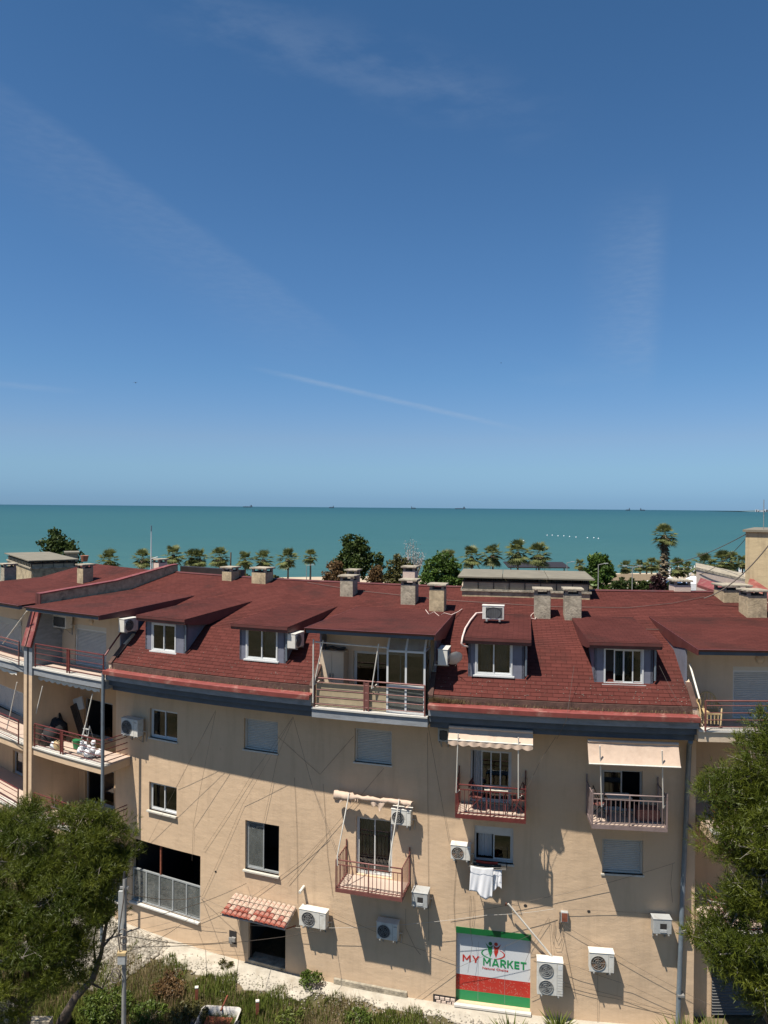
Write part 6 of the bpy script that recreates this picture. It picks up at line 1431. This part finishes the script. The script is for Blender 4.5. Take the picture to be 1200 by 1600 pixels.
m_ = at(236, 830, 34.5); s = S(236, 880, -7.6); loc = P(s, -7.6, 12.3); zt_ = fac(236, 830, -7.6)[1]; o = empty('antenna_mast', loc); tag(o, 'thin white antenna mast standing by the beige chimney behind the left roof', 'antenna'); MB().tube([(0, 0, 0), (0, 0, zt_-12.3)], [.035, .02], 6).build('mast', M['white'], o); MB().tube([(0, 0, .9), (.35, 0, 1.0)], .02, 5).build('side_arm', M['white'], o)
MB().tube([(0, 0, zt_-12.3), (0, 0, zt_-12.0)], .03, 6).build('tip', M['pipe'], o)
# pagoda tent
t = at(1062, 894, 125); o = empty('pagoda_tent', (t.x, 125, 0)); tag(o, 'white pointed tent roof behind the pale ridge chimney', 'tent'); zt_ = t.z; r1 = 2.4
for cx in (-2.3, 2.3):
    vs = [(cx-r1, -r1, zt_-1.7), (cx+r1, -r1, zt_-1.7), (cx+r1, r1, zt_-1.7), (cx-r1, r1, zt_-1.7), (cx-r1*.4, -r1*.4, zt_-1.15), (cx+r1*.4, -r1*.4, zt_-1.15), (cx+r1*.4, r1*.4, zt_-1.15), (cx-r1*.4, r1*.4, zt_-1.15), (cx, 0, zt_-(0 if cx < 0 else .5))]
    g = MB(); g.add(vs, [(0, 1, 5, 4), (1, 2, 6, 5), (2, 3, 7, 6), (3, 0, 4, 7), (4, 5, 8), (5, 6, 8), (6, 7, 8), (7, 4, 8)]); g.build('tent_roof', M['tent'], o); MB().box(cx-r1+.02, cx+r1-.02, -r1+.02, r1-.02, 0, zt_-1.72).build('tent_wall', M['tent'], o)
# thatched beach bars
for i, (px, w, lb) in enumerate(((960, 8, 'long thatched beach bar behind the garden bushes'), (1008, 9, 'thatched beach bar nearest the tallest palm'))):
    t = at(px, 897, 140); o = empty('beach_bar', (t.x, 140, 0)); tag(o, lb, 'beach bar'); g = MB(); g.prism([(-2.2, t.z-1.0), (0, t.z), (2.2, t.z-1.0), (2.0, t.z-1.15), (0, t.z-.2), (-2.0, t.z-1.15)], -w/2, w/2); g.build('thatched_roof', M['thatch'], o)
    for x in (-w/2+.3, 0, w/2-.3): MB().tube([(x, -1.8, 0), (x, -1.8, t.z-1.0)], .09, 6).build('post', M['bark'], o)
    MB().box(-w/2+.5, w/2-.5, -1.0, 1.6, 0, 1.1).build('counter', M['thatch'], o)
t = at(826, 880, 150); o = empty('beach_hut', (t.x, 150, 0)); tag(o, 'dark flat-roofed shelter behind the big palms over the lantern', 'shelter'); zt_ = t.z
MB().prism([(-3, zt_-.75), (3, zt_-.1), (3, zt_+.1), (-3, zt_-.55)], -4.6, 7.5).build('shelter_roof', M['darkmetal'], o)
for x in (-4, 1, 6.5): MB().tube([(x, -2.6, 0), (x, -2.6, zt_-.7)], .1, 6).build('post', M['darkmetal'], o)
# closed beach umbrellas
def umb_mesh():
    o = MB(); o.tube([(0, 0, 1.1), (0, 0, 1.3), (0, 0, 2.3), (0, 0, 2.55)], [.16, .20, .09, .02], 8); a = o.build('canopy', M['tent']); b = MB().tube([(0, 0, 0), (0, 0, 1.2)], .04, 6).build('umbrella_pole', M['white']); return a, b
ua, ub = umb_mesh(); r = random.Random(2); k = 0; spots = []
for row in range(3):
    for i in range(15): spots.append((1028+i*12.2+row*4+r.uniform(-1.5, 1.5), 168+row*5))
for k_, (px, Y) in enumerate(spots):
    x = at(px, 880, Y).x; o = empty('beach_umbrella', (x, Y, .1)); tag(o, 'closed white beach umbrella in the %s row on the sand, above the sloping pale roof' % ('nearest', 'middle', 'farthest')[k_//15], 'beach umbrella', 'closed beach umbrellas on the sand')
    for m_ in (ua, ub): c = m_.copy(); COL.objects.link(c); c.parent = o; c.scale = (1.25, 1.25, 1.1)
bpy.data.objects.remove(ua); bpy.data.objects.remove(ub)
# buoys
bm = None
for i, (px, py) in enumerate(((855, 837), (863, 837), (872, 838), (881, 838), (890, 839), (900, 840), (918, 841), (928, 841), (935, 842), (818, 846))):
    p = gpt(px, py, -.3)
    if bm is None:
        g = MB(); blob(g, (0, 0, .2), .36, jit=0); o = g.build('buoy', M['tent']); bm = o
    else: o = bm.copy(); COL.objects.link(o)
    o.location = p; tag(o, 'small white buoy floating in the line offshore', 'buoy', 'white buoys in a line offshore')
# cars behind the ridge and in the corner
def car(label, loc, rz, m, grp=None):
    o = empty('parked_car', loc, rz); tag(o, label, 'car', grp)
    body = [(-.85, .35), (-.85, .75), (-.80, .85), (.80, .85), (.85, .75), (.85, .35)]
    g = MB(); pr = [(-2.1, .35), (-2.15, .65), (-2.0, .82), (-1.1, .92), (1.5, .95), (2.1, .88), (2.15, .4)]
    g.prism(pr, -.85, .85); g.build('body', M[m], o, bevel=.05); pr = [(-1.1, .92), (-.45, 1.42), (.9, 1.45), (1.75, .95)]; g = MB(); g.prism(pr, -.72, .72); g.build('cabin', M['glass_dusty'], o); g = MB(); g.prism([(-.42, 1.40), (-.35, 1.46), (.85, 1.49), (.95, 1.42)], -.68, .68); g.build('roof', M[m], o, bevel=.02)
    MB().box(-.7, .7, -.4, .9, .95, 1.3).build('seats', M['dark'], o)
    for y_ in (-1.35, 1.35):
        for x in (-.82, .82): w_ = MB().tube([(x-.1, y_, .32), (x+.1, y_, .32)], .32, 16).build('wheel', M['rubber'], o)
    for x in (-.6, .6): MB().box(x-.18, x+.18, -2.14, -2.08, .62, .76).build('headlight', M['white'], o)
    return o
p = gpt(50, 1600, 0); car('dark car parked in the shade under the left pine', (p.x-.2, p.y-2.3, 0), .5, 'carbody')
t = at(1010, 920, 112); car('dark car parked beyond the ridge beside the garden bushes', (t.x, 112, 0), 1.4, 'carbody'); t = at(968, 918, 110); car('white car parked beyond the ridge at the end of the garden', (t.x, 110, 0), 1.5, 'carwhite')

# ---------------------------------------------------------------- yard: concrete strip, rubble, weeds, pole
g = MB(); r = random.Random(12); s0, s1 = S(150, 1450), s_end; n = 90; inner = []; 
vs = []
for i in range(n+1):
    s = s0+(s1-s0)*i/n; f = i/n; wd = 2.2 if s < S(260, 1480) else (1.15 if s < S(500, 1540) else .62); wd += r.uniform(-.14, .14); vs += [P(s, -.05, .06), P(s, wd*.6, .05), P(s, wd, .02), P(s, wd+.05, -.06)]
g.add(vs, [(4*i+j, 4*i+4+j, 4*i+5+j, 4*i+1+j) for i in range(n) for j in range(3)]); struct(g.build('path', M['strip']))
# rubble stones
def stones(name, n, region, smin, smax, m, seed):
    r = np.random.default_rng(seed); V = []; Fc = []; cube = np.array([[-1, -1, -1], [1, -1, -1], [1, 1, -1], [-1, 1, -1], [-1, -1, 1], [1, -1, 1], [1, 1, 1], [-1, 1, 1]], float); fq = np.array([[0, 3, 2, 1], [4, 5, 6, 7], [0, 1, 5, 4], [1, 2, 6, 5], [2, 3, 7, 6], [3, 0, 4, 7]])
    for i in range(n):
        p = region(r); s = r.uniform(smin, smax)*np.array([1, r.uniform(.6, 1), r.uniform(.35, .7)]); a = r.uniform(0, 6.3); c, q = math.cos(a), math.sin(a); v = cube*(.7+.5*r.random((8, 3)))*s*.5; v = np.stack([v[:, 0]*c-v[:, 1]*q, v[:, 0]*q+v[:, 1]*c, v[:, 2]], 1)+np.array(p); V.append(v); Fc.append(fq+8*i)
    return stuff(tag(npmesh(name, np.concatenate(V), np.concatenate(Fc), M[m]), None, None))
sA, sB, sC_ = S(140, 1460), S(275, 1480), S(730, 1575)
def reg1(r): s = r.uniform(sA, sB); d = r.uniform(.2, 3.4)**1.0; p = P(s, d, .05); return (p.x, p.y, p.z)
def reg2(r): s = r.uniform(sA, sC_+3); d = .35+abs(r.normal())*.6; p = P(s, d, .04); return (p.x, p.y, p.z)
tag(stones('rubble', 3600, reg1, .03, .14, 'stone', 3), 'pale broken rubble heaped at the left foot of the facade', 'rubble'); tag(stones('gravel', 2200, reg2, .015, .06, 'stone', 4), 'loose gravel scattered along the concrete strip', 'gravel')
def blades(name, n, region, hmin, hmax, width, m, seed, lean=.45):
    r = np.random.default_rng(seed); P0 = np.array([region(r) for _ in range(n)]); h_ = r.uniform(hmin, hmax, n)*P0[:, 3]; az = r.uniform(0, 6.28, n); d = np.stack([np.cos(az), np.sin(az), np.zeros(n)], 1); s_ = np.stack([-np.sin(az), np.cos(az), np.zeros(n)], 1); b = P0[:, :3]; ln = (r.uniform(.1, lean, n)*h_)[:, None]; up = np.stack([np.zeros(n), np.zeros(n), h_], 1)
    m1 = b+up*.6+d*ln*.4; tp = b+up+d*ln; w = width*r.uniform(.6, 1.3, n)[:, None]
    V = np.stack([b-s_*w*.5, b+s_*w*.5, m1+s_*w*.4, tp, m1-s_*w*.4], 1).reshape(-1, 3); i = np.arange(n)[:, None]*5; Fq = np.concatenate([np.concatenate([i, i+1, i+2], 1), np.concatenate([i, i+2, i+4], 1), np.concatenate([i+4, i+2, i+3], 1)], 0)
    sh = np.repeat(r.uniform(0, 1, n), 5); return stuff(npmesh(name, V, Fq, M[m], None, sh))
def hn_(x, y): return .5+.5*math.sin(x*1.3+1.1*math.sin(y*1.7))*math.cos(y*1.1+.7*math.sin(x*2.1))
def gr(kind):
    def f(r):
        while True:
            s = r.uniform(S(120, 1520), S(1120, 1590)); px_f = (s-S(120, 1520)); d = r.uniform(.4, 6.0); edge = 3.0 if s < S(235, 1470) else (1.15 if s < S(500, 1540) else (.75 if s < S(700, 1575) else 1.6))
            e = edge+.35*math.sin(s*3)+.2*math.sin(s*7.1)
            if d < e and r.random() > .02: continue
            p = P(s, d, 0); k = hn_(p.x, p.y)
            if kind == 'g' and r.random() > .25+.75*k: continue
            if kind == 'd' and r.random() > 1.05-.8*k: continue
            return (p.x, p.y, 0, .45+.8*(k if kind == 'g' else (1-k))+min(.6, .25*(d-e)))
    return f
tag(blades('green_grass', 64000, gr('g'), .08, .24, .022, 'grass', 8), 'tall green weeds growing in front of the facade', 'grass'); tag(blades('dry_grass', 26000, gr('d'), .08, .34, .013, 'drygrass', 9), 'dry straw-coloured grass between the green weeds', 'grass')
# shrubby weeds
def weed(label, px, py, rr_, hh_, m='broad', seed=0, n=700, name='weed_bush'):
    p = gpt(px, py, 0); o = empty(name, p); tag(o, label, 'bush'); leafcloud('foliage', [(0, 0, hh_*.5, rr_, rr_, hh_*.5)], m, o, n, .06, seed, .14, 25, .9, elong=1.5)
    g = MB(); r = random.Random(seed)
    for i in range(9): g.tube([(0, 0, 0), (r.uniform(-rr_, rr_)*.7, r.uniform(-rr_, rr_)*.7, hh_*.8)], [.012, .004], 4)
    g.build('stems', M['twig'], o)
weed('small green bush against the wall right of the doorway', 487, 1544, .32, .55, 'weedleaf', 1, 900); weed('green bush at the foot of the utility pole', 165, 1592, .8, .75, 'weedleaf', 2, 2600); weed('green bush right of the utility pole', 232, 1598, .6, .5, 'weedleaf', 3, 1500); weed('dry brownish bush in the weeds left of the tray', 262, 1560, .5, .5, 'brownleaf', 4, 1300); weed('thin dry shrub on the pale rubble by the wall', 270, 1540, .3, .6, 'brownleaf', 5, 260)
weed('green weed clump in front of the broken footing', 560, 1598, .4, .3, 'weedleaf', 6, 800); weed('leafy weed clump at the bottom between tray and sign', 455, 1596, .45, .3, 'grass', 7, 900); weed('olive bush at the bottom left of the tray', 295, 1598, .6, .5, 'olive', 8, 1400)
weed('small tuft beside the door at the wall foot', 352, 1512, .22, .2, 'olive', 9, 260)
def roofchips(r):
    a_, b_ = ((s_b1, s_b2) if r.random() < .45 else (s_b3, s_b4)); s = r.uniform(a_+.2, b_-.1); d = 1.04-abs(r.normal())*.42; d = max(d, -.4); p = P(s, d, roofz(d)+.012); return (p.x, p.y, p.z)
tag(stones('roof_debris', 420, roofchips, .008, .034, 'chips', 14), 'pale flakes and droppings scattered on the lower mansard slopes', 'debris')
def gutweed(r):
    q = r.random(); s = (s_b3+abs(r.normal())*.5) if q < .45 else (s_b3+r.uniform(0, 1)*(s_b4-s_b3) if q < .8 else s_b1+r.uniform(0, 1)*(s_b2-s_b1)); s = min(max(s, s_b1+.1), s_b4-.1); s = s if (s < s_b2 or s > s_b3) else s_b3+.1; p = P(s, r.uniform(1.06, 1.16), 10.04); return (p.x, p.y, p.z, (1.0 if q < .45 else .55)*.5)
tag(blades('gutter_weeds', 2600, gutweed, .10, .40, .010, 'drygrass', 19, .8), 'dry weeds growing along the roof gutter', 'weeds')
# red stakes
for i, (px, py, lb) in enumerate(((402, 1592, 'rusty red post standing in the weeds right of the tray'), (307, 1570, 'rusty red post in the weeds left of the tray'))):
    p = gpt(px, py, 0); o = empty('marker_post', p, .2); tag(o, lb, 'post'); MB().box(-.05, .05, -.05, .05, 0, .55).build('post', M['rust'], o); MB().box(-.055, .055, -.055, .055, .551, .58).build('post_top', M['offwhite'], o)
# tray trailer
p = gpt(341, 1640, 0); tz = .62; p = at(341, 1604, 23.0); o = empty('cargo_trailer', (p.x, 22.55, 0), -.08); tag(o, 'dusty white open trailer with yellow rubble inside, at the bottom edge', 'trailer')
zr = CAMZ-(1581-792)*23.2/F; g = MB(); W2 = .62; 
def rr_ring(w, l, z, rad=.15, n=6):
    pts = []
    for cx, cy, a0 in ((w-rad, l-rad, 0), (-w+rad, l-rad, 90), (-w+rad, -l+rad, 180), (w-rad, -l+rad, 270)):
        for k in range(n+1): t = R_(a0+90*k/n); pts.append((cx+rad*math.cos(t), cy+rad*math.sin(t), z))
    return pts
rings = [rr_ring(W2*.86, .66, zr-.42), rr_ring(W2*.95, .76, zr-.05), rr_ring(W2, .80, zr), rr_ring(W2*.93, .73, zr+.01), rr_ring(W2*.9, .70, zr-.05), rr_ring(W2*.82, .62, zr-.36)]; k = len(rings[0])
g.add([v for rg in rings for v in rg], [(i*k+j, i*k+(j+1)%k, (i+1)*k+(j+1)%k, (i+1)*k+j) for i in range(5) for j in range(k)]+[tuple(range(5*k, 6*k)), tuple(range(k))[::-1]], 0, False); g.build('tray', M['carwhite'], o)
for i in range(7): g = MB(); r = random.Random(i); blob(g, (r.uniform(-.3, .3), r.uniform(-.35, .2), zr-.28+r.uniform(0, .06)), r.uniform(.09, .16), (1.2, 1, .6), 8, i, .3); g.build('rubble_lump', M['yellow' if i < 4 else 'rust'], o)
for x in (-W2-.06, W2+.06): MB().tube([(x-.05, 0, .22), (x+.05, 0, .22)], .22, 14).build('wheel', M['rubber'], o)
MB().tube([(-W2, 0, .22), (W2, 0, .22)], .03, 6).tube([(0, .6, .35), (0, 1.3, .35)], .03, 6).build('axle', M['rust'], o); MB().box(-.4, .4, -.5, .5, .22, zr-.43).build('chassis', M['rust'], o)
# utility pole
b0 = at(193, 1600, 17.5); t0 = at(193.5, 1372, 17.5); o = empty('utility_pole', (b0.x, 17.5, 0)); tag(o, 'grey utility pole with meter box and coiled cables at the lower left', 'utility pole'); zt_ = t0.z
MB().tube([(0, 0, 0), (.01, 0, zt_)], [.060, .046], 10).build('pole', M['pole'], o)
MB().box(-.10, .08, -.15, -.03, at(193, 1502, 17.5).z, at(193, 1488, 17.5).z).build('meter_box', M['acgrey'], o, bevel=.01); MB().box(-.11, .09, -.16, -.03, at(193, 1488, 17.5).z+.002, at(193, 1486, 17.5).z+.04).build('meter_box_lid', M['wicker'], o)
MB().box(-.16, -.05, .05, .12, at(187, 1460, 17.5).z, at(187, 1395, 17.5).z).build('side_plate', M['acgrey'], o)
MB().tube([(0, 0, zt_), (0, 0, zt_+.15)], [.045, .025], 8).build('insulator', M['blackplastic'], o); MB().box(-.1, .1, -.02, .02, zt_-.25, zt_-.2).build('cross_piece', M['pole'], o)
for (px, py, rad) in ((192, 1459, .09), (181, 1521, .10), (179, 1527, .11), (193, 1470, .08)):
    c = at(px, py, 17.4)-o.location; MB().tube([(c.x+rad*math.cos(t*math.pi/8), c.y, c.z+rad*1.2*math.sin(t*math.pi/8)) for t in range(17)], .012, 5, caps=False).build('cable_coil', M['cable'], o)
MB().tube([(-.05, -.1, at(193, 1488, 17.5).z), (-.1, -.12, at(193, 1460, 17.5).z), (.02, -.1, at(193, 1400, 17.5).z), (0, 0, zt_-.1)], .014, 5).build('riser_cable', M['cable'], o)
for i, (ax, ay, bx, by, d_, lb) in enumerate(((197, 1395, 314, 1400, .05, 'service cable from the pole top to the shop front'), (197, 1440, 385, 1380, .05, 'service cable from the pole rising to the tall window'), (197, 1488, 300, 1430, .05, 'service cable from the meter box rising to the shop sill'), (197, 1480, 520, 1450, .06, 'long service cable from the meter box toward the canopy unit'), (197, 1462, 362, 1470, .06, 'service cable from the pole coil to the broken meter niche'))):
    p = at(ax, ay, 17.5); s, z = fac(bx, by, d_); q = P(s, d_, z); pts = [p.lerp(q, t/14)+Vector((0, 0, -.15*4*(t/14)*(1-t/14))) for t in range(15)]; w_ = MB().tube(pts, .008, 4).build('cable', M['cable']); tag(w_, lb, 'cable', 'cables strung over the facade')
# low concrete wall under the left pine
p = gpt(88, 1600, 0); o = MB().box(-1.6, .0, -.12, .12, 0, 2.0).build('garden_wall', M['concrete'], None, loc=(at(80, 1560, 20.3).x, 20.3, 0)); tag(o, 'shaded concrete wall under the left pine', 'wall')
# spiky plants at the bottom right
def yucca(label, px, Y, tipy, n=70, L=1.5, seed=0):
    base = at(px, 1600, Y); base.z = 0; top = at(px, tipy, Y).z; o = empty('yucca', base); tag(o, label, 'plant'); r = np.random.default_rng(seed); V = []; h0 = max(.05, top-L)
    Sh = []
    for i in range(n):
        az = r.uniform(0, 6.28); el = r.uniform(.25, 1.45); d = np.array([math.cos(az)*math.cos(el), math.sin(az)*math.cos(el), math.sin(el)]); s_ = np.array([-math.sin(az), math.cos(az), 0])*.032; b = np.array([0, 0, h0]); l = L*r.uniform(.75, 1.05); m1 = b+d*l*.5; t = b+d*l+np.array([0, 0, -.12*l*math.cos(el)]); V += [b-s_*.5, b+s_*.5, m1+s_, t, m1-s_]; Sh += [float(r.uniform(0, 1))]*5
    V = np.array(V); i = np.arange(n)[:, None]*5; npmesh('leaves', V, np.concatenate([np.concatenate([i, i+1, i+2], 1), np.concatenate([i, i+2, i+4], 1), np.concatenate([i+4, i+2, i+3], 1)], 0), M['grass'], o, Sh); MB().tube([(0, 0, 0), (0, 0, h0+.05)], .08, 8).build('stem', M['palmtrunk'], o)
yucca('spiky green plant below the drainpipe at the bottom right', 1070, 21.4, 1582, 90, 1.3, 1); yucca('second spiky plant nearer the garage shutter', 1118, 21.6, 1584, 70, 1.2, 2); yucca('spiky plant tips at the bottom edge below the market sign', 800, 22.0, 1592, 50, 1.1, 3); yucca('dark spiky plant below the twin-fan unit', 872, 22.6, 1587, 46, .9, 4)
# garage shutter
s0 = S(1112, 1560, -.6); s1 = s0+3.6; loc, rz = frame_at((s0+s1)/2, -.6, .1); g = MB(); w2 = (s1-s0)/2; n = 26; hz = 2.4
for i in range(n): za, zb = hz*i/n, hz*(i+1)/n; g.add([(-w2, 0, za), (w2, 0, za), (w2, -.05, (za+zb)/2), (-w2, -.05, (za+zb)/2), (w2, 0, zb), (-w2, 0, zb)], [(0, 1, 2, 3), (3, 2, 4, 5)])
part(g, 'garage_shutter', M['garage'], MAIN, loc=loc, rz=rz)
g = MB(); g.sprism([(-1.0, 0), (-.62, 0), (-.62, 3.7), (-1.0, 3.7)], s_R, s0); part(g, 'garage_pier', M['wall'], MAIN)

# ---------------------------------------------------------------- far out at sea
def ship(label, px, wpx, kind=0):
    Y = 13000; p = at(px, 792, Y); L = wpx*Y/F; h = 26; o = empty('cargo_ship', (p.x, Y, 0)); tag(o, label, 'ship', 'cargo ships on the horizon')
    g = MB(); n = L/2; g.prism([(-12, -1), (-14, 14), (14, 14), (12, -1)], -n*.94, n*.94); g.add([(n*.94, -12, 0), (n*.94, 12, 0), (n*1.03, 0, 17), (n*.94, -14, 14), (n*.94, 14, 14)], [(0, 1, 4, 2, 3)]); g.build('hull', M['ship'], o)
    x = n*.72*(1 if kind == 0 else -1); MB().box(x-n*.12, x+n*.12, -10, 10, 14.1, 38).build('bridge', M['ship'], o); MB().box(x-n*.04, x+n*.02, -3, 3, 38.1, 46).build('funnel', M['ship'], o)
    for q in (-.4, 0, .35): MB().tube([(q*n*(1 if kind == 0 else -1), 0, 14), (q*n*(1 if kind == 0 else -1), 0, 27)], 2.0, 5).build('crane_mast', M['ship'], o)
ship('cargo ship on the horizon at the left, longest but one', 387, 15); ship('tiny cargo ship on the horizon, second from left', 518, 8); ship('small cargo ship on the horizon left of centre line', 646, 8, 1); ship('longest cargo ship on the horizon right of centre', 719, 17); ship('small pale ship on the horizon, far right pair, left one', 981, 7); ship('low ship on the horizon, far right pair, right one', 1004, 8, 1)
# headland with the port town
Yh = 9500; x0 = at(1174, 797, Yh).x
g = MB(); r = random.Random(3); vs = []; n = 60; x1 = x0+2600
for i in range(n+1): x = x0+(x1-x0)*i/n; h_ = 6+min(40, (x-x0)*.045)+r.uniform(0, 9); vs += [(x, Yh, -1), (x, Yh+300, h_), (x, Yh+1500, -1)]
g.add(vs, [(3*i+j, 3*i+3+j, 3*i+4+j, 3*i+1+j) for i in range(n) for j in range(2)]); struct(g.build('headland', mat('distant_headland', (.06, .11, .13), .95)))
TN = empty('port_town', (x0+600, Yh, 0)); tag(TN, 'pale tower blocks of a distant port town at the right end of the horizon', 'town')
for i in range(46): x = x0+30+r.uniform(0, 2400)*r.random(); h_ = r.uniform(14, 34)+(14 if i % 9 == 0 else 0); w_ = r.uniform(9, 22); childof(TN, MB().box(x, x+w_, Yh-40, Yh-15, 0, h_).build('building', M['shipw' if i % 3 else 'ship']))
# birds
def bird(label, px, py, Y, sz):
    p = at(px, py, Y); o = empty('bird', p, .3); tag(o, label, 'bird'); g = MB(); g.tube([(-.5*sz*.4, 0, 0), (0, 0, 0), (.5*sz*.4, 0, .02)], [.02, .07, .02], 6); g.build('body', M['blackplastic'], o)
    g = MB(); g.add([(-.08, 0, .03), (.10, 0, .03), (.05, .4*sz, .22*sz), (-.15, .9*sz, .08*sz)], [(0, 1, 2, 3)]); w_ = g.build('wing', M['blackplastic'], o); g = MB(); g.add([(-.08, 0, .03), (.10, 0, .03), (.05, -.4*sz, .22*sz), (-.15, -.9*sz, .08*sz)], [(0, 1, 2, 3)]); g.build('wing', M['blackplastic'], o); o.rotation_euler = (0, 0, 1.4)
bird('dark bird with spread wings in the sky at the left', 212, 598, 90, .42); bird('tiny dark bird high over the sea right of centre', 783, 567, 120, .3)
